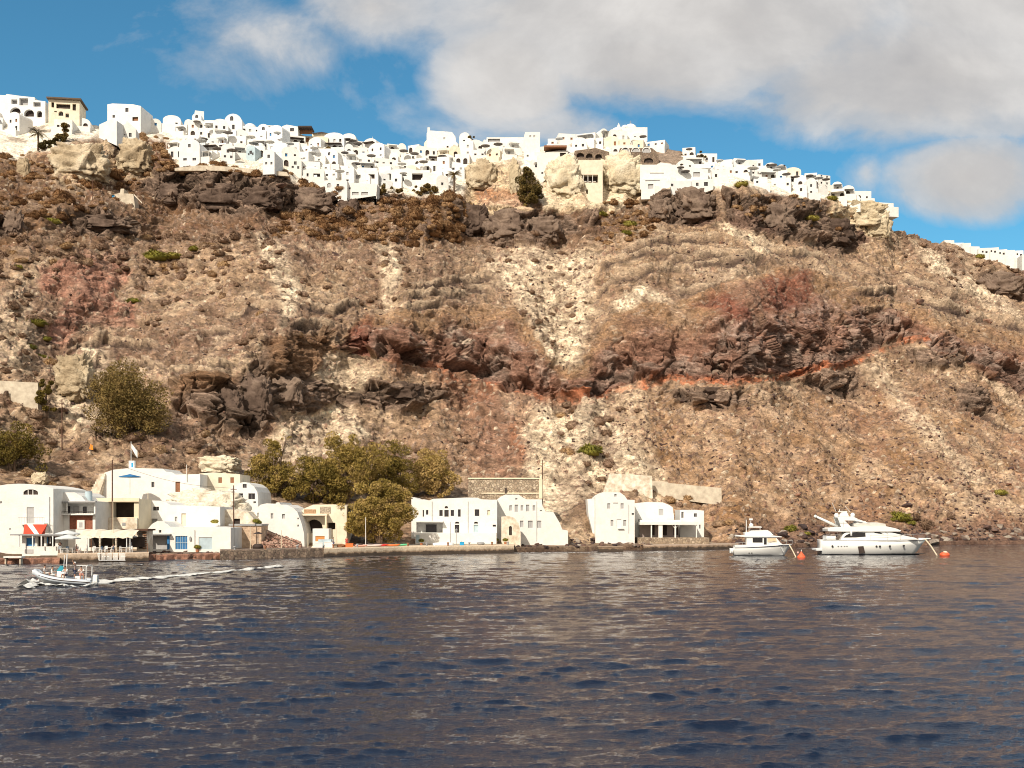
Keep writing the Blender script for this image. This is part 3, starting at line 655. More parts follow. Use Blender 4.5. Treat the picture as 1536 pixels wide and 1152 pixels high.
def scatter(name, label_fn, cat, items, shapes_hi, shapes_lo, mats, stuffname, top=290):
    """items: x, y, radius px, mat key, where; the largest become objects, the rest one mass"""
    items = sorted(items, key=lambda q: -q[2]); meshes = {}
    rr = random.Random(5)
    for (x, y, rad, mk, where) in items[:top]:
        p = G(x, y); sc = rad/F*p.y; k = rr.randrange(len(shapes_hi)); key = (k, mk)
        if key not in meshes:
            v, f = shapes_hi[k]; meshes[key] = np_mesh(name, v, f, mats[mk], name.endswith('shrub'))
        o = bpy.data.objects.new(name, meshes[key]); o.location = p; o.scale = (sc*rr.uniform(.85, 1.2), sc*rr.uniform(.8, 1.1), sc*rr.uniform(.75, 1.15)); o.rotation_euler = (rr.uniform(-.25, .25), rr.uniform(-.25, .25), rr.uniform(0, 6.28))
        link(o); l, g = label_fn(mk, where); tag(o, l, cat, g)
    rest = items[top:]
    for mk in sorted(set(q[3] for q in rest)):
        VS = []; FS = []; b = 0
        for (x, y, rad, m_, where) in rest:
            if m_ != mk: continue
            p = G(x, y); sc = rad/F*p.y; v, f = shapes_lo[rr.randrange(len(shapes_lo))]; a = rr.uniform(0, 6.28); ca, sa = math.cos(a), math.sin(a)
            q = v*np.array([sc*rr.uniform(.8, 1.25), sc, sc*rr.uniform(.7, 1.1)]); q = np.stack([q[:, 0]*ca-q[:, 1]*sa, q[:, 0]*sa+q[:, 1]*ca, q[:, 2]], 1)+np.array(p)
            VS.append(q); FS.append(f+b); b += len(q)
        o = link(bpy.data.objects.new(stuffname[mk], np_mesh(stuffname[mk], np.concatenate(VS), np.concatenate(FS), mats[mk], name.endswith('shrub')))); tag(o, kind='stuff')
rs = random.Random(31)
items = []
for poly, n, (a, b_), k, where in SHR_ZONES:
    for (x, y) in sample(poly, int(n*(.68 if k == 's' else 1)), rs): items.append((x, y, a+(b_-a)*rs.random()**1.8, k, where))
def shl(mk, where):
    c = {'d': 'brown', 's': 'grey-brown'}[mk]; return ('dry %s cushion shrub %s' % (c, where), 'dry shrubs %s' % where)
scatter('cushion_shrub', shl, 'shrub', items, [shrub_shape(i) for i in range(6)], [shrub_shape(i+9, 2) for i in range(6)], {'d': DSHRUB, 's': SHRUB}, {'d': 'brown_undergrowth', 's': 'dry_undergrowth'}, 290)
GREENS = [(232,388,17,'large green prickly scrub with pale pads on the slope below the long dark crag'),(262,384,11,'green scrub bush right of the largest green scrub'),(293,383,8,'small bright green shrub below the long dark crag'),
 (200,457,9,'green shrub right of the pink rock face'),(52,486,13,'green bush at the top of the patch above the concrete wall'),(70,506,8,'dark green round shrub inside the green patch at the far left'),(46,520,9,'green shrub low in the patch at the far left'),(62,530,9,'yellow green shrub at the foot of the far left patch'),(74,530,7,'green shrub at the right edge of the far left patch'),
 (26,405,7,'small yellow green shrub high at the far left'),(75,335,11,'dark green bush between the two small dark crags'),(880,682,20,'wide grey-green bush on the pale scree above the right-hand house'),
 (1345,780,16,'bright yellow green bush on the shore behind the motor yacht'),(1363,786,9,'yellow green bush among the shore boulders right of the yacht'),(1186,793,12,'yellow green bush on the shore above the small cabin boat'),(1206,803,6,'small yellow green shrub between the two boats'),(1497,745,10,'yellow green shrub on the right-hand talus'),
 (944,335,12,'green bush in the tan gully under the cream rock faces'),(938,352,9,'grey-green bush lowest in the tan gully under the cream rocks'),(1215,330,9,'dark green bush on the face of the right-hand crag'),(905,318,8,'yellow shrub under the cream rock wall'),(1110,280,10,'yellow green bush on the rim above the right-hand crags'),(1245,300,8,'dark bush under the terraces near the right end of the village'),(1470,377,8,'dark round bush beside the far white houses')]
gm = {}
for i, (x, y, rad, lab) in enumerate(GREENS):
    k = i % 6; p = G(x, y); sc = rad*1.25/F*p.y
    if k not in gm: v, f = shrub_shape(k+20); gm[k] = np_mesh('green_shrub', v, f, GSHRUB)
    o = link(bpy.data.objects.new('green_shrub', gm[k])); o.location = p; o.scale = (sc, sc*.8, sc*.62); o.rotation_euler = (0, 0, i); tag(o, lab, 'shrub', 'green shrubs on the cliff')

# stones
ST_ZONES = [([(890,600),(1560,560),(1560,800),(1100,800),(1000,720)], 1250, (.9, 3.6), 't', 'on the bare talus at the right'),
 ([(1180,700),(1560,700),(1560,805),(1180,805)], 520, (1.2, 5), 't', 'low on the talus behind the yacht'),
 ([(1280,400),(1560,440),(1560,600),(1300,560)], 260, (1, 4), 't', 'on the upper right slope'),
 ([(200,360),(760,350),(700,470),(300,560),(200,520)], 520, (.8, 3), 't', 'on the pale slope left of the red band'),
 ([(720,370),(900,370),(850,560),(820,560)], 340, (.8, 2.8), 't', 'in the pale gully above the red band'),
 ([(880,340),(1300,350),(1240,400),(900,440)], 330, (.8, 2.8), 't', 'on the slope above the red band'),
 ([(780,600),(960,600),(1010,720),(860,740),(780,720)], 300, (.8, 3.2), 't', 'on the pale scree above the right-hand house'),
 ([(-30,330),(200,340),(200,600),(-30,640)], 260, (.8, 3), 't', 'on the left slope'),
 ([(100,560),(420,640),(360,700),(100,690)], 160, (1, 4), 't', 'around the big round tree'),
 ([(440,600),(700,610),(720,740),(640,740),(440,660)], 240, (.8, 2.6), 't', 'above the grove of trees'),
 ([(-30,770),(90,815),(30,830),(-30,830)], 40, (1.5, 4), 'k', 'beside the dive kiosk')]
items = []
for poly, n, (a, b_), k, where in ST_ZONES:
    for (x, y) in sample(poly, n, rs): items.append((x, y, a+(b_-a)*rs.random()**3.2, k, where))
for x in np.arange(1095, 1600, 2.6):      # armoured foot of the slope
    for q in range(2):
        xx = x+rs.uniform(-3, 3); sy = float(shore_y(xx)); items.append((xx, sy-6-22*rs.random()**1.7, 1.8+6.5*rs.random()**2.2, 'k', 'at the waterline right of the houses'))
for i in range(95): items.append((rs.uniform(856, 975), 825-6-rs.random()*11, 1.5+4*rs.random()**1.6, 'k', 'on the shore under the right-hand house'))
for i in range(60): items.append((rs.uniform(752, 870), 826-5-rs.random()*7, 1.5+3*rs.random()**1.6, 'k', 'below the long white house'))
for i in range(70): items.append((rs.uniform(215, 345), 839-4-rs.random()*8, 1.2+3.5*rs.random()**1.6, 'k', 'on the rocky shelf before the blue doors'))
for x, y, r_ in [(1480,478,9),(1450,468,6),(1375,458,8),(1240,600,9),(1360,760,9),(1172,803,11),(1250,795,8),(1340,800,10),(1378,808,12),(1400,812,10),(1290,790,7),(503,380,7),(525,360,6),(1082,367,7),(1120,770,6),(420,290,7),(1500,790,9),(1440,795,8)]:
    items.append((x, y, r_, 't' if y < 780 else 'k', 'standing out from the slope' if y < 780 else 'at the waterline right of the houses'))
def stl(mk, where): return ('%s stone %s' % ({'t': 'angular lava', 'k': 'dark shore'}[mk], where), 'stones %s' % where)
scatter('boulder', stl, 'rock', items, [rock_shape(i) for i in range(8)], [rock_shape(i+30, 2, 10) for i in range(8)], {'t': STONE, 'k': SHORE}, {'t': 'scree_rubble', 'k': 'shore_rubble'}, 290)

# free standing faces of pale tuff and dark crag blocks
def crag(name, label, px, py, wpx, hpx, mat, seed, D=None, depth=.6, amp=.22, fr=1.1, sub=5, block=0.0):
    v, f = ICO[sub]; v = v.copy(); s = seed*3.7
    n1 = ridged(v[:, 0]*fr+s, v[:, 1]*fr, v[:, 2]*fr*1.6, 4)-.6; n2 = fbm(v[:, 0]*3+s, v[:, 1]*3, v[:, 2]*4, 5)
    st_ = ridged(v[:, 0]*.8+s+n2*.3, v[:, 1]*.8, v[:, 2]*7, 3)-.6; a, b_, r4 = worley(v[:, 0]*1.7+s+.2*n2, v[:, 1]*1.7, v[:, 2]*2.1); a2, b2, r5 = worley(v[:, 0]*4+s, v[:, 1]*4, v[:, 2]*5.5+.4*n2)
    bl = block or .12; k = 1+amp*n1*1.5+amp*.55*n2+amp*.6*st_+facet(r4, bl*1.5, bl*1.6)+facet(r5, bl*.45, bl*.6)-bl*.3*(1-sstep(0, .08, b_-a))
    q = np.sign(v)*np.abs(v)**.66*np.array([.93, .93, .93]); v = q*k[:, None]
    D = D or GD(px, py+hpx*.4)+depth*wpx/F*GD(px, py)*.35
    c = P(px, py, D); sx = wpx/2/F*D; sz = hpx/2/F*D
    o = link(bpy.data.objects.new(name, np_mesh(name, v*np.array([sx, sx*depth, sz]), f, mat))); o.location = c
    return tag(o, label, 'rock')
TUFF = tint_mat('pale_tuff', [(.3, (.40, .31, .20)), (.5, (.54, .44, .30)), (.7, (.66, .56, .41))], .18, 1.5, .5, .25)
TUFFW = tint_mat('cream_tuff', [(.3, (.55, .45, .30)), (.5, (.68, .58, .41)), (.7, (.74, .66, .50))], .18, 1.5, .5, .2)
crag('tuff_outcrop', 'big pale rounded rock face with a dark hollow under the left village', 120, 248, 84, 66, TUFF, 1, amp=.30)
crag('tuff_outcrop', 'pointed pale rock right of the hollow rock face', 203, 238, 52, 54, TUFF, 2, amp=.34)
crag('tuff_outcrop', 'narrow pale rock pillar under the palm at the far left', 35, 254, 20, 36, TUFF, 3)
crag('tuff_outcrop', 'rounded grey tuff face above the orange cliff patch', 722, 266, 50, 50, TUFF, 4, amp=.2)
crag('tuff_outcrop', 'cream rock pillar right of the rounded grey tuff face', 772, 268, 20, 56, TUFFW, 5)
crag('tuff_outcrop', 'cream rock face left of the cave restaurant', 846, 272, 58, 72, TUFFW, 6, amp=.26)
crag('tuff_outcrop', 'large layered cream rock right of the cave restaurant', 932, 264, 66, 68, TUFFW, 7, amp=.2, fr=1.4)
crag('tuff_outcrop', 'cream cliff nose under the right end of the village', 1292, 326, 76, 44, TUFFW, 8, amp=.26)
crag('tuff_outcrop', 'lower vertical part of the cream cliff nose at the right end of the village', 1316, 338, 40, 50, TUFFW, 18, amp=.22)
crag('tuff_outcrop', 'pitted cream outcrop left of the big round tree', 112, 568, 56, 76, TUFF, 9, amp=.34, fr=1.6)
crag('tuff_outcrop', 'pale whitewashed rock bank behind the cream annex', 330, 700, 62, 34, TUFFW, 10, amp=.3)
crag('tuff_outcrop', 'small white rock behind the big vaulted house', 60, 719, 24, 22, TUFFW, 13, amp=.3)
for i, (x, y, w_, h_, lab) in enumerate([(330,300,80,44,'dark bulging lava block under the left half of the village'),(392,300,60,40,'dark lava block with a cave beneath, left of the white village corner'),(470,305,70,40,'dark crag block under the lowest white houses'),(255,292,50,34,'dark lava block at the left end of the long crag'),(520,318,44,34,'dark crag block at the right end of the long crag'),
  (760,342,70,50,'black crag block under the orange tuff patch'),(815,345,56,40,'black crag block right of the orange tuff patch'),(712,330,36,50,'dark leaning slab left of the orange tuff patch'),(1040,310,64,50,'square dark brown crag right of the tan gully'),(990,315,30,36,'jagged dark rock left of the square brown crag'),
  (1250,352,66,46,'dark overhanging crag nose at the right end of the village'),(1165,330,50,42,'grey crag with a pale streak right of the square brown crag'),(160,338,80,26,'low red-brown crag below the pale hollow rock'),(345,615,44,56,'black jointed lava block left of the lower crag'),(385,600,50,70,'tallest black lava block of the lower crag'),(430,590,54,50,'dark layered block right of the tallest black block'),
  (600,592,70,34,'smooth brown slab in the lower crag above the grove'),(1060,596,80,30,'isolated grey crag below the orange seam'),(20,338,30,40,'dark rock at the left frame edge'),(1500,430,70,36,'dark crag below the far white houses')]):
    crag('lava_crag', lab, x, y, w_, h_, CRAGROCK, 40+i, depth=.5, amp=.14, fr=1.2, block=.22)

# trees: feathery crowns in clumps on leaning trunks
LEAF = tint_mat('olive_foliage', [(.30, (.14, .105, .026)), (.45, (.25, .18, .045)), (.58, (.35, .25, .075)), (.72, (.48, .33, .13))], .55, 5, 0, .45)
LEAFD = tint_mat('dark_foliage', [(.30, (.075, .058, .02)), (.5, (.15, .108, .034)), (.72, (.24, .165, .06))], .5, 5, 0, .45)
BARK = M('grey_bark', (.16, .11, .075), .9, .3, 4)
def crown_mesh(parts, n, size, seed, mat):
    r = np.random.default_rng(seed); cs = []
    for (cx, cy, cz, rx, ry, rz) in parts:
        m_ = max(5, int(11*(rx*rz)/(6.0)))
        for i in range(m_):
            d = r.normal(size=3); d /= np.linalg.norm(d); rad = r.uniform(.25, 1.0)**.5*.95; cs.append((cx+d[0]*rx*rad, cy+d[1]*ry*rad, cz+d[2]*rz*rad, min(rx, rz)*r.uniform(.16, .46)))
    cs = np.array(cs); w_ = cs[:, 3]**2; k = r.choice(len(cs), n, p=w_/w_.sum()); d = r.normal(size=(n, 3)); d /= np.linalg.norm(d, axis=1)[:, None]
    d[:, 2] *= .8; c = cs[k, :3]+d*(cs[k, 3]*r.uniform(.5, 1.12, n)**.5)[:, None]
    a = r.normal(size=(n, 3))+d*.9; a[:, 2] += .35; a /= np.linalg.norm(a, axis=1)[:, None]; b_ = np.cross(a, r.normal(size=(n, 3))); b_ /= np.linalg.norm(b_, axis=1)[:, None]
    s = (size*r.uniform(.6, 1.4, n))[:, None]; A = a*s; B = b_*s*.42
    v = np.stack([c-A-B*.3, c+B, c+A, c-B], 1).reshape(-1, 3); f = np.arange(4*n).reshape(n, 4)
    return np_mesh('crown', v, f, mat, False), cs
def tree(px, py, parts_px, label, seed, D=None, n=9000, size=.24, mat=None, group=None, name='tamarisk_tree', trunkpx=None):
    D = D or GD(px, py); base = P(px, py, D); k = D/F
    root = empty(name, base, 0, label, 'tree', group)
    pr = [((x-px)*k, (i % 2)*.8, (py-y)*k, rx*k, rx*k*.8, ry*k) for i, (x, y, rx, ry) in enumerate(parts_px)]
    me, cs = crown_mesh(pr, int(n*1.5), size*.86, seed, mat or LEAF); link(bpy.data.objects.new('crown', me), root)
    t = MB(); r = random.Random(seed)
    for i, (cx, cy, cz, rx, ry, rz) in enumerate(pr):
        x0 = r.uniform(-.3, .3); t.tube([(x0, 0, -1.2), (x0+cx*.2, cy*.3, cz*.35), (cx*.7, cy, cz*.75), (cx, cy, cz+rz*.3)], [.26, .2, .13, .05], 7)
        for q in range(5):
            c = cs[r.randrange(len(cs))]; t.tube([(x0+cx*.35, cy*.5, cz*.5), ((c[0]+cx)*.5, (c[1]+cy)*.5, (c[2]+cz*.7)*.5), tuple(c[:3])], [.1, .06, .02], 5)
    t.build('trunk', BARK, root, True); return root
GR = 'tamarisk trees of the harbour grove'
tree(190, 655, [(188,600,50,48),(160,610,34,40),(225,612,32,42),(190,570,38,26),(200,640,52,22)], 'big round olive tree standing alone on the slope above the compound', 1, n=22000, size=.26, mat=LEAFD)
tree(20, 705, [(18,668,34,34),(52,682,22,24),(-25,670,40,38)], 'bushy olive tree at the far left behind the vaulted house', 2, n=11000)
tree(412, 745, [(410,672,20,20),(400,712,34,32),(435,722,26,30),(428,655,9,8)], 'leftmost slender tree of the grove', 3, n=12000, group=GR)
tree(470, 752, [(475,720,36,34),(500,735,26,22)], 'low wide tree beside the leftmost slender tree', 4, n=10000, group=GR)
tree(520, 752, [(515,668,32,26),(548,690,38,30),(515,712,40,32)], 'tallest tree in the middle of the grove', 5, n=15000, group=GR)
tree(600, 752, [(592,682,24,22),(600,712,34,30),(572,720,28,28)], 'sparser tree between the tallest and the rightmost tree', 6, n=9000, group=GR)
tree(655, 748, [(650,694,24,24),(650,715,36,28),(662,735,26,14)], 'rightmost rounded tree of the grove', 7, n=12000, group=GR)
tree(572, 818, [(565,748,34,30),(590,768,32,36),(545,775,34,34),(570,790,46,26),(520,768,18,16)], 'largest tree, standing in front of the grove on the quay', 8, D=Dsea(833)+9, n=24000, size=.22, group=GR)
tree(792, 312, [(790,268,15,17),(797,288,18,18),(788,300,10,12)], 'dark green tree in the notch between two cream rocks', 9, n=7000, size=.38, mat=LEAFD, name='evergreen_tree')
tree(68, 622, [(68,595,13,17),(66,575,9,10),(76,612,12,10)], 'thin brownish tree at the end of the concrete wall', 10, n=5000, size=.24)
tree(75, 215, [(72,222,20,12),(88,215,12,10)], 'dark bush tree at the foot of the left palm', 11, n=4000, size=.4, mat=LEAFD, name='evergreen_tree')
tree(97, 212, [(95,198,10,12)], 'dark tree between the palm and the cream wall', 12, n=2600, size=.4, mat=LEAFD, name='evergreen_tree')
tree(573, 292, [(572,284,8,10),(592,286,14,6)], 'dark green bush beside the lowest white house', 13, n=2600, size=.4, mat=LEAFD, name='evergreen_tree')
tree(630, 292, [(622,286,16,6),(645,284,14,9)], 'dark green hedge under the restaurant terrace left of the palm', 14, n=3600, size=.4, mat=LEAFD, name='evergreen_tree')
tree(341, 782, [(338,768,9,14),(346,776,8,9)], 'dead brown bush beside the tall pole on the stone wall', 15, n=3000, size=.2, mat=DSHRUB, name='dead_tree')
tree(493, 233, [(494,224,9,5),(503,226,6,4)], 'dark green tree among the upper middle houses', 16, n=1500, size=.38, mat=LEAFD, name='evergreen_tree')
tree(445, 218, [(443,214,8,5)], 'dark bush above the cream terrace wall', 17, n=1100, size=.38, mat=LEAFD, name='evergreen_tree')
tree(703, 212, [(706,208,8,5)], 'brown tree top on the ridge right of the gabled chapel', 18, n=1100, size=.38, mat=LEAFD, name='evergreen_tree')
tree(752, 226, [(752,222,8,4)], 'dark bush between white terraces left of the square tower', 19, n=1000, size=.38, mat=LEAFD, name='evergreen_tree')
tree(1040, 240, [(1030,236,12,5),(1052,232,9,5)], 'dark scrub tree on the stone walls right of the domed church', 20, n=2200, size=.38, mat=LEAFD, name='evergreen_tree')
def palm(px, py, top, label, seed, n=26, L=14):
    D = GD(px, py); b = P(px, py, D); k = D/F; h = (py-top)*k; r = random.Random(seed)
    root = empty('palm_tree', b, 0, label, 'palm tree', 'palms at the village')
    MB().tube([(0, 0, -1), (.1, 0, h*.5), (0, 0, h)], [.38, .3, .33], 8).build('trunk', BARK, root, True)
    m_ = MB()
    for i in range(n):
        a = r.uniform(0, 6.28); e = r.uniform(-.2, 1.35); l = L*k*r.uniform(.75, 1.1); dx, dy = math.cos(a), math.sin(a); pts = []
        for j in range(7):
            t = j/6; rr_ = l*t*math.cos(e*(1-t*.4)); z = h+l*(math.sin(e)*t-.55*t*t); pts.append(Vector((dx*rr_, dy*rr_, z)))
        for j in range(6):
            p, q = pts[j], pts[j+1]; w0 = .62*math.sin(math.pi*(j/6*.8+.15)); w1 = .62*math.sin(math.pi*((j+1)/6*.8+.15)); s = Vector((-dy, dx, 0))
            for sg in (-1, 1):
                for u_ in (0, .34, .67):
                    c0 = p.lerp(q, u_); c1 = p.lerp(q, u_+.25); e0 = c0+s*sg*w0*1.1+(q-p)*.5-Vector((0, 0, w0*.5)); m_.add([c0, c1, e0], [(0, 1, 2)])
    m_.build('fronds', LEAFD, root)
palm(57, 226, 200, 'palm on the rim at the far left under the arcaded building', 1, 30, 17)
palm(681, 288, 262, 'palm on the white terrace left of the rounded grey tuff face', 2, 34, 14)
# ------------------------------------------------------------------ houses: plastered walls with real openings
def arc(x0, x1, z0, z1, n=8, full=False):
    """points of a vault or arch from (x1, z0) over z1 back to (x0, z0)"""
    c, r = (x0+x1)/2, (x1-x0)/2
    return [(c+r*math.cos(math.pi*i/n), z0+(z1-z0)*math.sin(math.pi*i/n)) for i in range(n+1)]
def rect(x0, z0, x1, z1): return [(x0, z0), (x1, z0), (x1, z1), (x0, z1)]
def archhole(x0, z0, x1, z1):
    sp = z1-min((x1-x0)/2, (z1-z0)*.6); return [(x0, z0), (x1, z0)]+arc(x0, x1, sp, z1)
def walls(out, depth, holes, reveal=.28):
    """closed body with an outline in x-z; openings cut through the front and their reveals"""
    m = MB(); loops = [out]+holes
    tr = tessellate_polygon([[Vector((a, b, 0)) for a, b in l] for l in loops]); pts = [q for l in loops for q in l]
    m.add([(a, 0, b) for a, b in pts], [tuple(t) for t in tr])
    n = len(out); m.add([(a, 0, b) for a, b in out]+[(a, depth, b) for a, b in out], [(i, (i+1) % n, n+(i+1) % n, n+i) for i in range(n)])
    tb = tessellate_polygon([[Vector((a, b, 0)) for a, b in out]]); m.add([(a, depth, b) for a, b in out], [tuple(t) for t in tb])
    for h in holes:
        k = len(h); m.add([(a, 0, b) for a, b in h]+[(a, reveal, b) for a, b in h], [(i, (i+1) % k, k+(i+1) % k, k+i) for i in range(k)])
    return m
def pane(h, y, name, mat, parent):
    m = MB(); tr = tessellate_polygon([[Vector((a, b, 0)) for a, b in h]]); m.add([(a, y, b) for a, b in h], [tuple(t) for t in tr]); return m.build(name, mat, parent)
def frame_bars(h, y, mat, parent, cross=True):
    xs = [a for a, b in h]; zs = [b for a, b in h]; x0, x1, z0, z1 = min(xs), max(xs), min(zs), max(zs); t = .05; m = MB()
    m.box(x0, y-.04, z0, x0+t, y-.01, z1).box(x1-t, y-.04, z0, x1, y-.01, z1).box(x0+t, y-.04, z0, x1-t, y-.01, z0+t)
    if cross: m.box((x0+x1)/2-t/2, y-.04, z0+t, (x0+x1)/2+t/2, y-.01, z1)
    return m.build('frame', mat, parent)
def facade(name, label, D, out_px, depth, holes, rot=0.0, mat=WHITE, base=None, sink=2.5, cat='house', group=None, reveal=.28, bars=True):
    """a building whose front the photograph shows with this outline (clockwise from lower left, photo pixels)"""
    xs = [q[0] for q in out_px]; ys = [q[1] for q in out_px]; cx = (min(xs)+max(xs))/2; by = base or max(ys); k = D/F
    root = empty(name, P(cx, by, D), R(rot), label, cat, group); kx = k/math.cos(R(rot)); L = lambda q: ((q[0]-cx)*kx, (by-q[1])*k)
    out = [L(q) for q in out_px]; zmin = min(z for x, z in out); out = [(x, z-sink if z < zmin+.35 else z) for x, z in out]
    if sum(out[i][0]*out[(i+1) % len(out)][1]-out[(i+1) % len(out)][0]*out[i][1] for i in range(len(out))) < 0: out = out[::-1]
    hs = []
    for h in holes:
        (x0, z1), (x1, z0) = L((h[1], h[2])), L((h[3], h[4])); arch = 'arch' in h[0]; hs.append(archhole(x0, z0, x1, z1) if arch else rect(x0, z0, x1, z1))
    walls(out, depth, hs, reveal).build('wall', mat, root)
    for h, q in zip(holes, hs):
        kind = h[0].replace('arch', '').strip('_ ') or 'window'; m_ = h[5] if len(h) > 5 else DARK; y = h[6] if len(h) > 6 else reveal-.06
        o = pane(q, y, kind, m_, root)
        if bars and kind in ('window', 'door') and len(h) <= 6: frame_bars(q, y, GREYSH if m_ is DARK else m_, o, kind == 'window')
    root['k'] = k; return root, L
def pbox(root, L, name, x0, y0, x1, y1, d0, d1, mat, bevel=0):
    """box part given in photo pixels on the front plane, from d0 in front (negative) to d1 behind it"""
    (a, z1), (b, z0) = L((x0, y0)), L((x1, y1)); return MB().box(a, d0, z0, b, d1, z1).build(name, mat, root, bevel=bevel)

# ---------------- the village on the rim, terrace above terrace
top_v = pl([(-60,146),(0,160),(70,170),(150,172),(215,178),(300,182),(350,186),(420,192),(520,206),(560,214),(600,220),(640,212),(700,212),(760,212),(840,204),(905,196),(960,200),(985,212),(1010,216),(1100,240),(1170,246),(1240,268),(1290,288),(1325,303)])
bot_v = pl([(-60,200),(0,196),(60,200),(80,196),(150,196),(200,196),(214,192),(256,204),(262,238),(430,240),(440,262),(500,276),(560,298),(568,276),(640,284),(660,286),(700,272),(722,240),(800,238),(806,262),(862,238),(960,236),(972,284),(1060,276),(1100,272),(1120,272),(1200,292),(1260,300),(1300,318),(1322,322),(1334,322)])
LM = [(-60, 70, 'under the arcaded building'), (70, 215, 'under the big cube'), (215, 330, 'left of the round-gabled church'), (330, 430, 'around the round-gabled church'), (430, 500, 'below the cream terrace wall'), (500, 566, 'above the lowest white corner'),
      (566, 640, 'left of the gabled chapel'), (640, 720, 'under the gabled chapel'), (720, 800, 'under the square ridge tower'), (800, 905, 'above the cave restaurant'), (905, 985, 'under the domed church'), (985, 1065, 'right of the domed church'), (1065, 1150, 'above the square brown crag'), (1150, 1240, 'above the right-hand crag'), (1240, 1330, 'at the right end of the village')]
avoid = [(0,66,138,188),(70,125,146,188),(156,214,152,190),(146,204,176,212),(334,366,168,198),(418,475,184,196),(636,686,188,214),(920,968,178,198),(786,812,196,236),(862,912,222,246),(803,816,0,1),(975,1012,222,255),(860,905,246,300),(696,745,244,296),(816,862,236,300),(905,965,236,300),(430,500,196,214)]
ords = ['leftmost', 'second', 'third', 'fourth', 'fifth', 'sixth', 'seventh', 'eighth', 'ninth', 'tenth', 'eleventh', 'twelfth']
rows_n = ['ridge', 'second', 'third', 'fourth', 'fifth', 'sixth', 'seventh', 'eighth', 'ninth']
rv = random.Random(12); spec = []
for r_ in range(9):
    x = -58+rv.random()*10
    while x < 1318:
        w_ = rv.choice([13, 16, 19, 22, 26, 30])*(1 if x < 1100 else .95); x1 = x+w_; xm = (x+x1)/2; y = float(top_v(xm))+13.0+r_*11.2+rv.uniform(-2.5, 2.5)
        if y < float(bot_v(xm))+2 and not (205 < xm < 262 and y > 206) and not any(a-4 < xm < b+4 and c < y-4 < d for a, b, c, d in avoid): spec.append([r_, x, x1, y])
        x = x1+rv.choice([-3, -1, 0, 1, 3, 6])
lm_of = lambda xm: next((i for i, q in enumerate(LM) if q[0] <= xm < q[1]), len(LM)-1)
cnt = {}
for q in spec: cnt.setdefault((q[0], lm_of((q[1]+q[2])/2)), []).append(q)
SHUT = [DARK, DARK, DARK, SHADE, GREYSH, BROWN, BLUE]
print('village houses', len(spec))
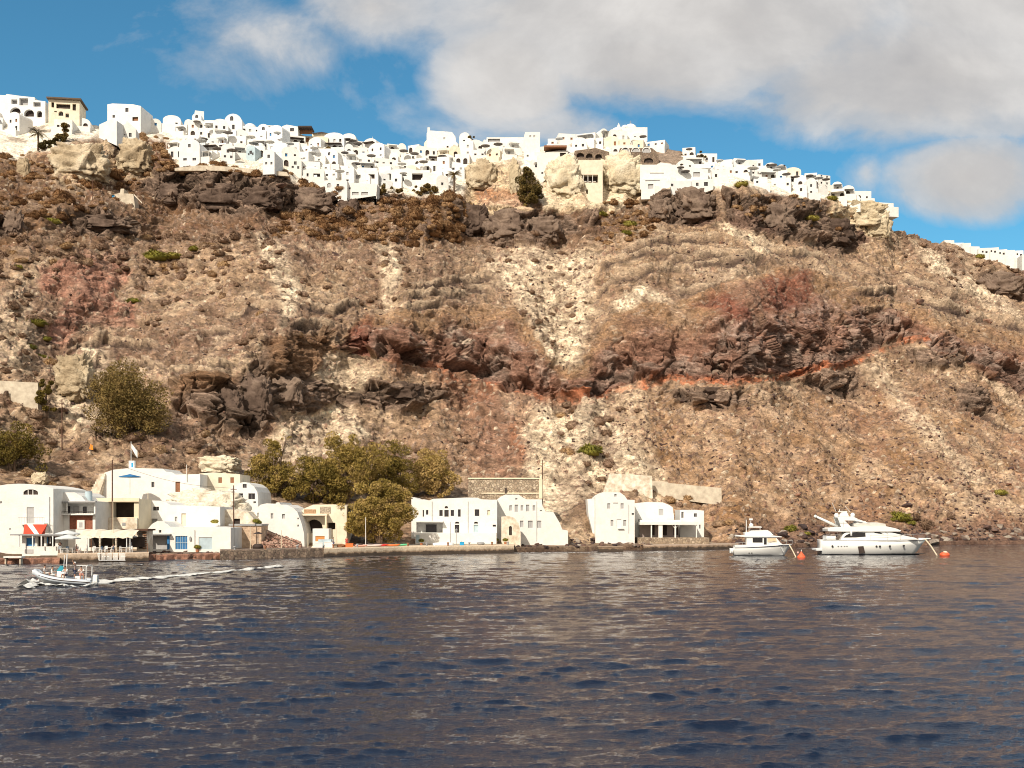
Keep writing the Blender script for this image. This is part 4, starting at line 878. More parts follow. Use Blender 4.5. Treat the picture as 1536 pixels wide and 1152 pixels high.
for (r_, x0, x1, y) in spec:
    xm = (x0+x1)/2; D = GD(xm, y)-rv.uniform(0, 1.5); k = D/F; w_ = (x1-x0)*k; two = rv.random() < .16 and r_ < 7; h = rv.uniform(3.0, 3.9)+(2.4 if two else 0)
    if r_ == 0: h *= rv.uniform(.8, 1.15)
    vault = rv.random() < (.36 if w_ < 6.5 else .12); dome = (not vault) and rv.random() < .05
    mat = rv.choice([WHITE]*7+[WHITE2]*(6 if xm < 520 else 1)+([CREAMW] if 560 < xm or rv.random() < .25 else [WHITE])); rot = rv.uniform(-24, 24)
    body = [(-w_/2, -4.0), (w_/2, -4.0)]; hv = min(w_/2, 1.7)
    if vault: body += arc(-w_/2, w_/2, h-hv*.55, h+hv*.45)
    else:
        p_ = rv.uniform(.15, .4); body += [(w_/2, h), (w_/2-.3, h), (w_/2-.3, h-.0)] if False else [(w_/2, h)]; body += [(-w_/2, h+(p_ if rv.random() < .2 else 0))]
    holes = []; kinds = []; nw = max(1, int(w_/2.4)); sl_ = w_/(nw+.0)
    for i in range(nw):
        cx = -w_/2+sl_*(i+.5)+rv.uniform(-.2, .2); u_ = rv.random()
        if u_ < .34: holes.append(rect(cx-.45, .05, cx+.45, 2.1)); kinds.append('door')
        elif u_ < .50 and sl_ > 2.2 and h > 3: holes.append(archhole(cx-.8, .05, cx+.8, 2.3)); kinds.append('archdoor')
        elif u_ < .86: holes.append(rect(cx-.42, .9, cx+.42, 1.9)); kinds.append('window')
        if two: holes.append(rect(cx-.4, 3.4, cx+.4, 4.5)); kinds.append('window')
    mem = cnt[(r_, lm_of(xm))]; i_ = sorted(mem, key=lambda q: q[1]).index([r_, x0, x1, y]); nd = sum('door' in q for q in kinds); nwi = sum(q == 'window' for q in kinds)
    form = ('two-storey' if two else 'vaulted' if vault else 'dome-topped' if dome else 'flat-roofed'); colr = 'cream' if mat is CREAMW else 'white'
    lab = '%s %s house %s, %s of the %s row' % (form, colr, LM[lm_of(xm)][2], ('only one' if len(mem) == 1 else ords[min(i_, 11)]), rows_n[r_])
    root = empty('village_house', P(xm, y, D), R(rot), lab, 'house', 'white houses of the clifftop village')
    walls(body, rv.uniform(5, 7.5), holes, .35).build('wall', mat, root)
    for hq, kd in zip(holes, kinds):
        pane(hq, .3 if kd != 'archdoor' else .34, 'window' if kd == 'window' else 'door', rv.choice(SHUT) if kd != 'archdoor' else SHADE, root)
    if dome: MB().dome((0, 2.6, h-.02), min(w_*.38, 2.3), 1.9, 16, 6).build('dome', mat, root, True)
    if rv.random() < .75:      # terrace wall in front
        m_ = MB(); dd = rv.uniform(1.8, 3.2); hh = rv.uniform(.7, 1.1); m_.box(-w_/2-.4, -dd, -3.6, w_/2+.4, -dd+.25, hh*.4); m_.box(-w_/2-.4, -dd+.252, -3.6, w_/2+.4, -.003, -.10); m_.build('terrace', mat, root)
    if rv.random() < .30:      # pergola or awning
        m_ = MB(); m_.box(-w_/2*.8, -2.0, 2.35, w_/2*.8, -.02, 2.45)
        m_.box(-w_/2*.8, -2.0, 0, -w_/2*.8+.1, -1.9, 2.349).box(w_/2*.8-.1, -2.0, 0, w_/2*.8, -1.9, 2.349); m_.build('pergola', rv.choice([GREY, SHADE, WHITE]), root)
    if rv.random() < .3:
        cx = rv.uniform(-.3, .3)*w_; MB().box(cx-.3, 2.0, h-.8, cx+.3, 2.6, h+rv.uniform(.5, 1.1)).build('chimney', mat, root)

# parasols on the terraces
PGREY = M('grey_parasol_cloth', (.20, .18, .17), .9, .1); PWHT = M('white_parasol_cloth', (.6, .6, .58), .9, .1)
def parasol(loc, r_, h, mat, label, group=None, n=8, name='parasol', drop=.42):
    root = empty(name, loc, rv.uniform(0, 1), label, 'parasol', group)
    MB().tube([(0, 0, 0), (0, 0, h)], .04, 6).build('pole', GREYSH, root)
    m_ = MB(); v = [(0, 0, h)]; 
    for j in range(n*2):
        a = j*math.pi/n; q = r_*(1 if j % 2 == 0 else .93); v.append((q*math.cos(a), q*math.sin(a), h-drop*(1 if j % 2 == 0 else .93)))
    for j in range(n*2): a = j*math.pi/n; q = r_*(1 if j % 2 == 0 else .93); v.append((q*math.cos(a), q*math.sin(a), h-drop-.14))
    N2 = n*2; m_.add(v, [(0, 1+j, 1+(j+1) % N2) for j in range(N2)]+[(1+j, 1+N2+j, 1+N2+(j+1) % N2, 1+(j+1) % N2) for j in range(N2)]); m_.build('canopy', mat, root); return root
UMB = [(383,232,'between the blue-white gable and the ridge'),(300,228,'on the terrace under the first row left of the round-gabled church'),(330,240,'on the terrace right of the arched window house'),(352,243,'on the lowest terrace below the round-gabled church'),(470,246,'on the terrace left of the tall lowest house'),(530,226,'first under the grey verandah'),(538,230,'second under the grey verandah'),(523,224,'highest under the grey verandah'),(512,273,'low above the lowest white corner'),
       (536,262,'beside the stairs above the lowest white corner'),(606,242,'left of the grey restaurant roof'),(622,246,'on the restaurant terrace'),(604,262,'below the restaurant terrace'),(558,250,'beside the white arched terrace'),(664,250,'beside the pergola terraces under the chapel'),(636,258,'at the edge of the restaurant roof'),(1128,268,'above the right-hand crag'),(1176,276,'on the steps above the long right-hand crag'),(1156,262,'in the middle of the right-hand houses')]
for i, (x, y, wh) in enumerate(UMB):
    g_ = G(x, y); parasol(Vector((g_.x, g_.y-3.4, g_.z+.6)), 1.7, 2.6, PGREY if i % 4 else PWHT, '%s parasol %s' % ('grey' if i % 4 else 'white', wh), 'parasols on the village terraces')
rp = random.Random(77); WH2 = {}
for i in range(34):
    x = rp.uniform(225, 1290); y = float(top_v(x))+20+rp.random()**1.2*max(4, float(bot_v(x))-float(top_v(x))-22)
    if 205 < x < 262 or any(a-2 < x < b+2 and c < y < d+6 for a, b, c, d in avoid): continue
    j = lm_of(x); WH2[j] = WH2.get(j, 0)+1; g_ = G(x, y); parasol(Vector((g_.x, g_.y-4.5, g_.z+.9)), rp.uniform(1.3, 1.9), 2.5, PGREY if rp.random() < .7 else PWHT, '%s small terrace parasol %s' % (ords[WH2[j]-1], LM[j][2]), 'parasols on the village terraces')
# ---------------- landmarks of the village
def up(x, y, off=-3.0): return GD(x, y)+off
r, L = facade('arcaded_building', 'long white building with three dark arches and loggias above at the far left', up(34, 184), [(-20,186),(68,186),(68,152),(52,150),(52,146),(32,144),(10,141),(8,143),(-20,141)], 9,
    [('arch_opening',15,161,31,173,SHADE,1.2),('arch_opening',36,164,51,175,SHADE,1.2),('arch_opening',55,166,63,176,SHADE,1.2),('opening',17,149,26,156,GREYSH,1.4),('opening',29,147,42,158,GREYSH,1.4),('opening',50,153,61,160,GREYSH,1.4)], mat=WHITE2, reveal=1.5)
r, L = facade('cream_villa', 'square cream building with a dark flat roof and open upper storey right of the arcade', up(98, 186), [(74,190),(118,190),(118,150),(74,150)], 9, [('opening',85,156,105,163,SHADE,.8),('opening',78,154,82,162,SHADE,.8),('opening',108,155,113,165,SHADE,.8),('arch_window',88,167,95,174),('window',82,167,86,169),('window',98,170,103,176)], rot=8, mat=CREAMW, reveal=1.0)
pbox(r, L, 'roof', 72, 147.6, 121, 149.8, -1.0, 9.5, M('dark_flat_roof', (.12, .085, .06), .9))
r, L = facade('cube_house', 'big pale cube of a house with one dark window on the ridge at the left', up(186, 196), [(160,196),(212,196),(212,160),(200,157),(168,154.5),(160,155.5)], 10, [('window',188,162,193,168),('window',168,172,172,176),('opening',199,176,208,182,BROWN,.6)], rot=-6, mat=WHITE2)
r, L = facade('stepped_house', 'grey-white block in front of the big cube', up(160, 208, -8), [(148,206),(176,208),(176,182),(170,178),(148,186)], 6, [], rot=-10, mat=WHITE2)
r, L = facade('gabled_annex', 'white house with a pointed gable and small windows in front of the big cube', up(188, 210, -9), [(173,210),(203,212),(203,192),(190,181),(188,186),(173,190)], 6, [('window',193,199,197,205),('window',182,200,185,203),('window',186,201,188,203),('window',177,199,179,202)], rot=8)
r, L = facade('church', 'white church front with a big round gable on the ridge left of centre', up(350, 200, -2), [(336,200),(363,200)]+[(349.5+13.5*math.cos(a*math.pi/12), 184-13.5*math.sin(a*math.pi/12)) for a in range(13)], 9, [('arch_window',345,174,350,181),('door',348,187,352,194)], mat=WHITE2, cat='church')
for (x, y, w_, lab) in [(295,176,7,'small round-gabled chapel with a tiny bell niche between the cube and the church'),(395,194,9,'round-gabled white house right of the church with one dark window'),(494,232,9,'white vaulted house with an arched porch above the dark tree')]:
    if not w_: continue
    facade('vaulted_house', lab, up(x, y+8, -3), [(x-w_, y+9), (x+w_, y+9)]+[(x+w_*math.cos(a*math.pi/10), y-w_*.9*math.sin(a*math.pi/10)) for a in range(11)], 7, [('arch_window', x-2.2, y-4, x+2.2, y+1)], mat=WHITE2)
for (x, y, w_, h_, rot, lab, m_) in [(403,250,9,26,-8,'vaulted grey-white house front with a square window at the village edge above the crag',WHITE2),(342,240,10,24,12,'white vaulted house with a dark window above the stone retaining wall',WHITE2),(376,236,7,18,-14,'pale blue vaulted gable in the middle of the left village',PALEBL),(443,256,9,22,10,'tall vaulted white house at the step of the village edge',WHITE),(284,244,16,36,-6,'tall white house with stepped gable and dark openings at the village corner above the gully',WHITE2)]:
    D = up(x, y, -4); hs = [('window', x-2, y-h_+8, x+2, y-h_+13), ('window', x-w_*.6, y-7, x-w_*.25, y-3.5), ('window', x+w_*.3, y-7, x+w_*.65, y-3)]
    facade('vaulted_house', lab, D, [(x-w_, y), (x+w_, y)]+[(x+w_*math.cos(a*math.pi/10), y-h_+w_*.7-w_*.7*math.sin(a*math.pi/10)) for a in range(11)], 8, hs, rot=rot, mat=m_)
r, L = facade('ridge_house', 'white house with one window beside a dark verandah on the ridge', up(438, 198), [(420,198),(447,198),(447,190),(430,187),(424,189),(420,194)], 8, [('window',435,192,441,197)])
pbox(r, L, 'verandah_roof', 447.5, 190, 468, 192, -1, 5, SHADE); pbox(r, L, 'verandah_wall', 448, 192.2, 467, 198, 2, 2.3, BROWN)
r, L = facade('ridge_pavilion', 'dark open-roofed pavilion right of the ridge verandah', up(482, 202), [(468,204),(494,204),(494,200),(468,200)], 5, [], mat=CREAMW); 
(a, z1), (b, z0) = L((469, 195)), L((493, 201)); MB().add([(a, -1, z0), (b, -1, z0), (b, 5, z0), (a, 5, z0), ((a+b)/2, 2, z1)], [(0, 1, 4), (1, 2, 4), (2, 3, 4), (3, 0, 4)]).build('roof', SHADE, r)
r, L = facade('terrace_wall', 'long cream retaining wall with a brown door under the ridge pavilion', up(470, 214, -6), [(405,214),(492,222),(492,206),(460,204),(430,198),(405,196)], 5, [('door',456,206,464,213,BROWN),('window',425,206,429,211),('window',433,207,437,212)], mat=CREAMW, cat='wall')
r, L = facade('lowest_house', 'white house with a square corner forming the lowest white corner of the village', up(545, 302, -4), [(520,300),(562,304),(566,276),(520,274)], 7, [('window',523,281,526,284),('window',561,294,565,298,SHADE),('opening',528,288,538,293,GREYSH,.3),('opening',542,288,552,293,GREYSH,.3)], sink=3)
facade('corner_house', 'white house with two arched windows left of the lowest white corner', up(500, 292, -1), [(484,288),(521,298),(521,272),(500,270),(484,270)], 7, [('arch_window',490,274,497,281,GREYSH),('window',505,276,509,281)], rot=-8)
facade('upper_corner_house', 'white house with a shadowed balcony just above the lowest white corner', up(545, 276, -4), [(524,277),(567,277),(567,256),(540,254),(524,258)], 7, [('opening',530,262,541,268,GREYSH,1.0),('opening',550,261,562,268,SHADE,1.0)], reveal=1.2)
facade('terrace_house', 'stepped white terrace house left above the two arched windows', up(472, 272, -4), [(455,272),(486,276),(486,254),(466,252),(455,256)], 7, [('window',460,260,463,265),('opening',470,260,480,265,SHADE,.8)], rot=6, reveal=1.0)
for x, lab in ((498, 'left'), (538, 'middle')):
    pass
r, L = facade('restaurant', 'white terraced building with a wide dark porch left of the palm', up(625, 276, -5), [(572,280),(660,284),(660,262),(640,258),(612,252),(572,256)], 8, [('opening',618,260,634,270,SHADE,1.6),('arch_window',576,260,592,270,GREYSH),('window',598,266,606,272,GREYSH),('arch_opening',596,261,610,264,GREYSH)], reveal=1.8)
r, L = facade('chapel', 'long gabled white chapel with a thin bell tower on the ridge', up(662, 216, -2), [(640,216),(686,216),(683,205),(678,198),(642,195.5),(640,200)], 8, [('window',665,206,668,209,GREYSH)], cat='church')
pbox(r, L, 'bell_tower', 641, 190, 644.5, 200, .8, 1.8, WHITE)
r, L = facade('ridge_tower', 'square white tower block with two pale windows on the ridge right of the chapel', up(798, 238, -2), [(786,236),(810,236),(810,198),(788,198),(786,204)], 6, [('window',794,203,797,206,GREYSH),('window',800,203,803,206,GREYSH),('window',790,232,793,235)])
r, L = facade('flat_terrace_house', 'long low white building with a slatted loggia left of the square tower', up(755, 222, -2), [(728,226),(786,226),(786,206),(750,206),(730,206)], 7, [('opening',732,208,750,213,GREYSH,.6)])
D = up(945, 200, -2)
root = empty('domed_church', P(945, 200, D), 0, 'white church with a round dome and thin cross at the highest point of the village', 'church'); k = D/F
MB().box(-18*k, 0, -3, 26*k, 9, 9*k).build('wall', WHITE, root); MB().dome((2*k, 3, 8.9*k), 10*k, 9*k, 24, 8).build('dome', WHITE, root, True); MB().dome((-7*k, 1.5, 9*k), 6*k, 5.4*k, 16, 6).build('apse', WHITE, root, True)
MB().box(2*k-.06, 2.94, 17*k, 2*k+.06, 3.06, 17*k+1.6).box(2*k-.4, 2.95, 17*k+1.0, 2*k-.062, 3.05, 17*k+1.12).box(2*k+.062, 2.95, 17*k+1.0, 2*k+.4, 3.05, 17*k+1.12).build('cross', GREY, root)
MB().prism([(-20*k, 9*k), (-14*k, 9*k), (-17*k, 16*k)], 0, .6).build('gable', WHITE, root)
BRST = stone_mat('brown_village_stone', [(.12,.08,.06),(.20,.14,.10),(.28,.20,.14),(.16,.11,.08)], (.22,.17,.12), 1.3)
r, L = facade('stone_arcade', 'long brown stone building with three dark arches above the cave restaurant', up(888, 240, -5), [(862,240),(914,240),(914,228),(894,222),(862,226)], 6, [('arch_opening',865,229,876,236,SHADE,1),('arch_opening',879,230,889,237,SHADE,1),('arch_opening',893,231,903,238,SHADE,1)], mat=BRST, reveal=1.2)
r, L = facade('stone_terrace', 'dark stone terrace building with white round arches right of the stone arcade', up(955, 246, -4), [(930,246),(988,248),(988,230),(978,222),(930,222)], 6, [('arch_window',932,221.5,944,228,GREYSH),('arch_window',947,221.8,960,228,GREYSH),('arch_window',963,222.2,976,229,GREYSH),('arch_opening',966,237,980,244,SHADE,.6)], mat=BRST)
for x0, x1 in ((931, 945), (946.5, 960.5), (962.5, 976.5)):
    (a, z0), (b, _) = L((x0, 228)), L((x1, 228)); m_ = MB(); ao = arc(a, b, z0, z0+1.9); ai = arc(a+.25, b-.25, z0, z0+1.6); m_.loft([[(x, -.12, z) for x, z in ao], [(x, -.12, z) for x, z in ai], [(x, .05, z) for x, z in ai], [(x, .05, z) for x, z in ao]], close=False, cap=False); m_.build('arch_trim', WHITE, r)
r, L = facade('white_cave_house', 'white house with a brown pergola beside the cream rock face', up(828, 266, -4), [(805,268),(850,244),(852,226),(838,226),(820,228),(806,234)], 7, [('window',812,258,815,261),('opening',840,229,849,236,SHADE,.5)], sink=3)
pbox(r, L, 'pergola', 816, 220, 850, 222.5, -1.5, 3, BROWN); pbox(r, L, 'screen', 818, 222.7, 848, 228, 2.5, 2.8, SHADE)
D = up(882, 300, 2)
r, L = facade('cave_restaurant', 'white terrace room cut into the cream rock with a dark open gallery', D, [(862,300),(904,300),(904,240),(862,240)], 9, [('opening',868,262,897,274,SHADE,2.2),('door',879,284,882,291,SHADE)], mat=CREAMW, reveal=2.5, bars=False)
for x in (875, 882, 889): pbox(r, L, 'column', x-.4, 262, x+.4, 274, .2, .4, WHITE)
for x in (871, 878, 885, 892): pbox(r, L, 'table', x-2, 271, x+2, 271.6, .5, 1.6, WHITE)
r, L = facade('white_bastion', 'broad white terrace wall with horizontal slots right of the layered cream rock', up(1000, 268, -3), [(960,274),(1062,268),(1062,254),(1012,247),(960,247)], 6, [('window',975,259,996,260.6,GREYSH),('window',1020,257,1032,259,GREYSH),('opening',1040,258,1050,265,GREYSH,.4)], mat=WHITE)
facade('cave_suite', 'white house with a lattice band below the slotted terrace wall', up(985, 284, -4), [(962,288),(1000,288),(1000,268),(962,268)], 6, [('window',968,270,990,271.6,GREYSH),('opening',972,276,980,283,GREYSH,.4)], rot=-7)
facade('cave_suite', 'grey-white sloping block between the lattice house and the square brown crag', up(1018, 282, -4), [(998,286),(1038,284),(1038,270),(998,272)], 6, [('window',1006,276,1010,280)], rot=10, mat=WHITE2)
facade('cave_suite', 'low white house on the rim left above the square brown crag', up(1052, 284, -4), [(1038,286),(1070,284),(1070,268),(1038,270)], 6, [('window',1044,274,1048,279),('window',1056,273,1062,279)])
r, L = facade('rim_wall', 'low pale stone retaining wall along the rim above the long dark crag', up(330, 256, -1), [(262,252),(300,248),(330,249),(430,258),(434,264),(330,256),(262,256)], 1.5, [], mat=CONC, cat='wall', sink=.1)
r, L = facade('ruined_chapel', 'tiny pale ruin with a blue door on the slope below the left rocks', up(184, 300, -2), [(165,300),(203,302),(200,291),(186,290),(186,283),(181,283),(180,289),(166,293)], 4, [('door',167,292,172,297,BRBLUE)], mat=CONC, cat='ruin')
(a, z1), (b, z0) = L((201, 291)), L((216, 306)); MB().add([(a, 0, z1), (a, 0, z1-.4), (b, -2, z0-.4), (b, -2, z0), (a, .4, z1), (a, .4, z1-.4), (b, -1.6, z0-.4), (b, -1.6, z0)], [(0, 1, 2, 3), (4, 7, 6, 5), (0, 3, 7, 4), (1, 5, 6, 2)]).build('ramp', WORN, r)
# far white houses beyond the right-hand ridge
rf = random.Random(4); farl = pl([(1415,361),(1440,363),(1470,370),(1500,372),(1540,380),(1600,392),(1760,420)])
for i, x in enumerate(range(1424, 1760, 13)):
    y = float(farl(x))+rf.uniform(-2, 2); D = GD(x, y+30)+38+rf.uniform(0, 12); w_ = rf.uniform(12, 18); yb_ = y+26+(6 if x < 1540 else 20)
    facade('far_house', '%s far white house beyond the right-hand ridge' % (ords[i] if i < 9 else 'cropped outermost'), D, [(x-w_/2, yb_), (x+w_/2, yb_), (x+w_/2, y), (x-w_/2, y+rf.uniform(-1, 1))], 8, [('window', x-3, y+4, x-.5, y+7), ('window', x+2, y+5, x+5, y+8)] if rf.random() < .6 else [], rot=rf.uniform(-15, 15), group='far white houses beyond the ridge', bars=False)
# ------------------------------------------------------------------ the harbour hamlet
def Q(x, off): return float(Dsea(float(shore_y(x))))+off
# quays: masonry walls that follow the shore, flat on top
def quay(name, x0, x1, front, back, top, mat, n=24, rough=.12, seed=1, label=None, cat=None):
    xs = np.linspace(x0, x1, n); F0 = []; 
    for i, x in enumerate(xs):
        D = Q(x, front); X_ = (x-768)/F*D; w_ = rough*(math.sin(i*2.3+seed)+.6*math.sin(i*5.1+seed*2)); F0.append([(X_, D+w_*.6, -1.5), (X_, D+w_*.4, .25), (X_, D+w_*.2+.05, top-.12), (X_, D+.16, top), (X_*(D+back)/D, D+back, top)])
    m_ = MB(); m_.loft(F0, close=False, cap=False); e = [F0[0], F0[-1]]
    for q in e: m_.add(q+[(q[-1][0], q[-1][1], -1.5)], [(0, 1, 2, 3, 4, 5)])
    o = m_.build(name, mat); 
    if label: tag(o, label, cat)
    else: tag(o, kind='structure')
    return o
QSTONE = stone_mat('dark_quay_masonry', [(.13,.09,.07),(.24,.17,.12),(.33,.25,.18),(.19,.13,.10)], (.20,.15,.11), 2.2)
QRED = M('red_stained_shelf', (.34,.17,.11), .9, .3, 1.3, .15, c2=(.20,.11,.08))
def stain(name, base):
    m, nt, b = nodes(name); g = N(nt, 'ShaderNodeNewGeometry'); sp = N(nt, 'ShaderNodeSeparateXYZ'); nt.links.new(g.outputs['Position'], sp.inputs[0])
    n = noise_tex(nt, 1.3, 5); ad = N(nt, 'ShaderNodeMath', operation='MULTIPLY_ADD'); nt.links.new(n, ad.inputs[0]); ad.inputs[1].default_value = -.9; nt.links.new(sp.outputs[2], ad.inputs[2])
    c = ramp(nt, ad.outputs[0], [(0.0, (.07, .05, .035)), (.12, (.24, .16, .10)), (.45, base), (.8, tuple(q*1.08 for q in base))]); c = mixc(nt, 1.0, c, ramp(nt, noise_tex(nt, 5, 5), [(.3, .78), (.7, 1.12)]), 'MULTIPLY')
    nt.links.new(c, b.inputs['Base Color']); b.inputs['Roughness'].default_value = .9; bump(nt, b, n, .1); return m
QPALE = stain('pale_quay_concrete', (.58,.47,.34))
quay('quay_ledge', -60, 90, -.6, 9, .75, QRED, seed=3, rough=.5)
quay('cafe_quay', 86, 223, .0, 16, 1.35, stain('cafe_quay_stone', (.52,.40,.29)), seed=2)
quay('rock_shelf', 224, 345, 1.2, 9, .9, QRED, seed=5, rough=.6)
quay('old_seawall', 330, 486, .0, 14, 1.45, QSTONE, seed=4, rough=.25)
quay('concrete_quay', 485.6, 771, -.2, 13, 1.42, QPALE, n=30, seed=6)
quay('house_landing', 965, 1108, -.5, 9, 1.0, stain('landing_stone', (.40,.30,.22)), seed=7, rough=.3)
m_ = MB(); D = Q(916, -6.5); k = D/F; m_.box((898-768)*k, D, -1, (935-768)*k, D+3, .75); m_.box((897.4-768)*k, D-.1, .752, (935.6-768)*k, D+3.1, .95)
tag(m_.build('mooring_block', stain('block_stone', (.34,.24,.16)), bevel=.05), 'small low concrete block standing in the water before the right-hand house', 'mooring block')
# a low pale coping before the kiosk
r = empty('landing_step', (P(20, 838, Q(20, -1.4)).x, Q(20, -1.4), 0), 0, 'thin white concrete slab on short legs at the water before the dive kiosk', 'jetty'); k = Q(20, -1.4)/F
MB().box(-15*k, 0, .9, 12*k, 1.2, 1.1).build('slab', WHITE, r); MB().box(-14*k, .2, -1, -12*k, .9, .898).build('leg', CONC, r); MB().box(8*k, .2, -1, 10*k, .9, .898).build('leg', CONC, r)

# 1 big vaulted house
D = Q(40, 11)
r, L = facade('vaulted_house', 'big white vaulted house with a three-part arched window at the left edge', D, [(-44,834),(80,834),(80,733)]+[(x, 733-7.5*math.sin((80-x)/100*math.pi)**.8) for x in range(76, -20, -8)]+[(-20,733),(-44,736)], 13,
    [('arch_window',35,734,57,742,SHADE),('door',40,761,51,785,GREYSH,.12),('window',0,752,3,755),('window',14,792,16,795)])
for x in (42, 49): pbox(r, L, 'mullion', x-.5, 735, x+.5, 742, .05, .2, WHITE)
pbox(r, L, 'balcony', 33, 785, 72, 787, -1.4, -.003, WHITE)
m_ = MB(); (a, z1), (b, z0) = L((33, 776)), L((72, 785))
m_.tube([(a, -1.35, z1), (b, -1.35, z1)], .03, 5)
for i in range(17): x = a+(b-a)*i/16; m_.tube([(x, -1.35, z0), (x, -1.35, z1)], .018, 4)
m_.build('railing', GREYSH, r)
# 2 balcony house
D = Q(112, 12)
r, L = facade('balcony_house', 'white vault-roofed house with a deep balcony above a red-brown wall', D, [(78,826),(143,826),(143,752),(128,751),(122,744),(112,738.5),(80,738.5)], 10,
    [('opening',92,755.5,141,770,WHITE2,1.7),('opening',104,773,139,794,BRICK,.12)], reveal=1.8)
pbox(r, L, 'roof_slab', 87, 751.5, 145.5, 753.6, -.7, -.003, GREYSH)
pbox(r, L, 'door', 104, 759, 112.5, 770, 1.55, 1.65, GREYSH); pbox(r, L, 'door', 118.5, 760, 124, 770, 1.55, 1.65, DARK); pbox(r, L, 'window', 93.5, 759, 99, 769, 1.55, 1.65, DARK)
pbox(r, L, 'column', 100.5, 754, 102.3, 770, -.3, -.1, WHITE); pbox(r, L, 'balcony_floor', 91, 770.5, 143, 772.5, -.8, -.003, WHITE)
m_ = MB(); (a, z1), (b, z0) = L((92, 767.5)), L((142, 770.5)); m_.tube([(a, -.7, z1), (b, -.7, z1)], .03, 5)
for i in range(15): x = a+(b-a)*i/14; m_.tube([(x, -.7, z0-.05), (x, -.7, z1)], .016, 4)
m_.build('railing', SHADE, r)
wf = pbox(r, L, 'window_surround', 116, 780, 127, 793.3, -.08, .1, WHITE); (a, z1), (b, z0) = L((119, 783.5)), L((124, 791)); MB().box(a, -.1, z0, b, -.083, z1).build('pane', GREYSH, wf)
q_ = empty('water_tank', r.location+Vector((2.1, 5, 0)), 0, 'grey rooftop water tank on the balcony house', 'water tank'); k = D/F
q_.location = P(133, 751, D+2); MB().tube([(0, 0, -.1), (0, 0, 14*k)], 5.3*k, 18).build('tank', PALEBL, q_); MB().tube([(0, 0, 14*k+.003), (0, 0, 14*k+.1)], [5.6*k, 4*k], 18).build('lid', GREYSH, q_)
# 3 yellow pergola terrace
D = Q(172, 15.5)
r, L = facade('terrace_house', 'pale yellow open terrace on square posts above a cream stone wall', D, [(140,826),(208,826),(208,748.5),(140,748.5)], 7,
    [('opening',150,753.5,157,776,SHADE,3),('opening',162,753.5,201,776,SHADE,3.2)], mat=YELLOW, reveal=3.4)
pbox(r, L, 'beam', 137, 747, 209.5, 752.6, -.35, -.003, YELLOW); pbox(r, L, 'post', 156.6, 753, 161.8, 776, -.25, -.003, YELLOW)
(a, z1), (b, z0) = L((156, 777)), L((207, 794)); MB().box(a, -.5, z0-3.5, b, -.003, z1).build('stone_wall', WORN, r); pbox(r, L, 'vent', 185, 784, 190, 788.5, -.54, -.503, GREY)
# 4 low vault house with blue shutter
D = Q(235, 19)
r, L = facade('blue_shutter_house', 'low white vaulted house with one bright blue shutter', D, [(203,826),(300,826),(330,800),(330,760),(290,758.5),(256,757.5),(250,754),(240,751.5),(225,750.5),(211,752.5),(203,756)], 9,
    [('window',229,760,238.5,766),('opening',227,778,236,800,GREYSH,.5),('door',262,775,266,789,GREYSH),('opening',272,770,279,789,CREAMW,.2)])
pbox(r, L, 'shutter', 213, 777, 222, 790, -.1, -.003, BRBLUE); pbox(r, L, 'small_window', 205, 759, 213, 764, -.06, -.003, GREYSH)
r_ = facade('cream_cave_house', 'weathered cream house wall with an arched recess under the rocky dome', Q(320, 17), [(268,826),(385,826),(382,780),(372,768),(345,764),(300,766),(268,770)], 6, [('arch_opening',272,772,285,790,YELLOW,.3),('opening',350,778,360,786,SHADE,.4)], mat=WORN)
# 5 upper compound
D = Q(210, 34)
r, L = facade('white_compound', 'long white compound with a brown door and stepped parapet under the flag mast', D, [(146,764),(300,764),(300,711),(263,712),(258,708.5),(249,707.5),(244,703),(196,702),(170,704.5),(157,709),(146,724)], 10,
    [('door',263,722.5,270,738,BROWN),('window',227,723,231.5,731)], sink=3)
m_ = MB(); k = D/F
for i in range(9): m_.box((137+i*1.6-223)*k, -1.6+i*.16, (764-745+i*4.0)*k-.9, (153-223+i*.7)*k, -.003+i*.002, (764-745+i*4.0+2.6)*k)
m_.build('stairs', WORN, r)
r, L = facade('cream_annex', 'cream flat-roofed annex with two brown shuttered windows', Q(330, 32), [(295,768),(360,768),(360,711.5),(320,708.5),(299,710.5),(295,712)], 8, [('window',327.5,716,333,724.5,BROWN,.12),('window',345.5,716,351,724.5,BROWN,.12)], mat=CREAMW, sink=3)
q_ = empty('flag_mast', P(197.5, 703, Q(200, 37)), 0, 'white mast with a small flag on a tiny blue and white base above the compound', 'flag mast'); k = Q(200, 37)/F
MB().box(-4.5*k, 0, -.5, 4*k, .8, 12*k).build('base', WHITE, q_); MB().box(-.5*k, -.03, 2*k, 2.2*k, -.003, 9*k).build('door', BRBLUE, q_); MB().tube([(-2*k, .4, 12*k), (-2*k, .4, 41*k)], .05, 6).build('mast', WHITE, q_)
m_ = MB(); m_.loft([[(-2*k+.05+i*.22, .4+.07*math.sin(i*1.4), (38-i*2.2)*k), (-2*k+.05+i*.22, .4+.07*math.sin(i*1.4+.5), (31-i*3.0)*k)] for i in range(6)], close=False, cap=False); m_.build('flag', WHITE2, q_)
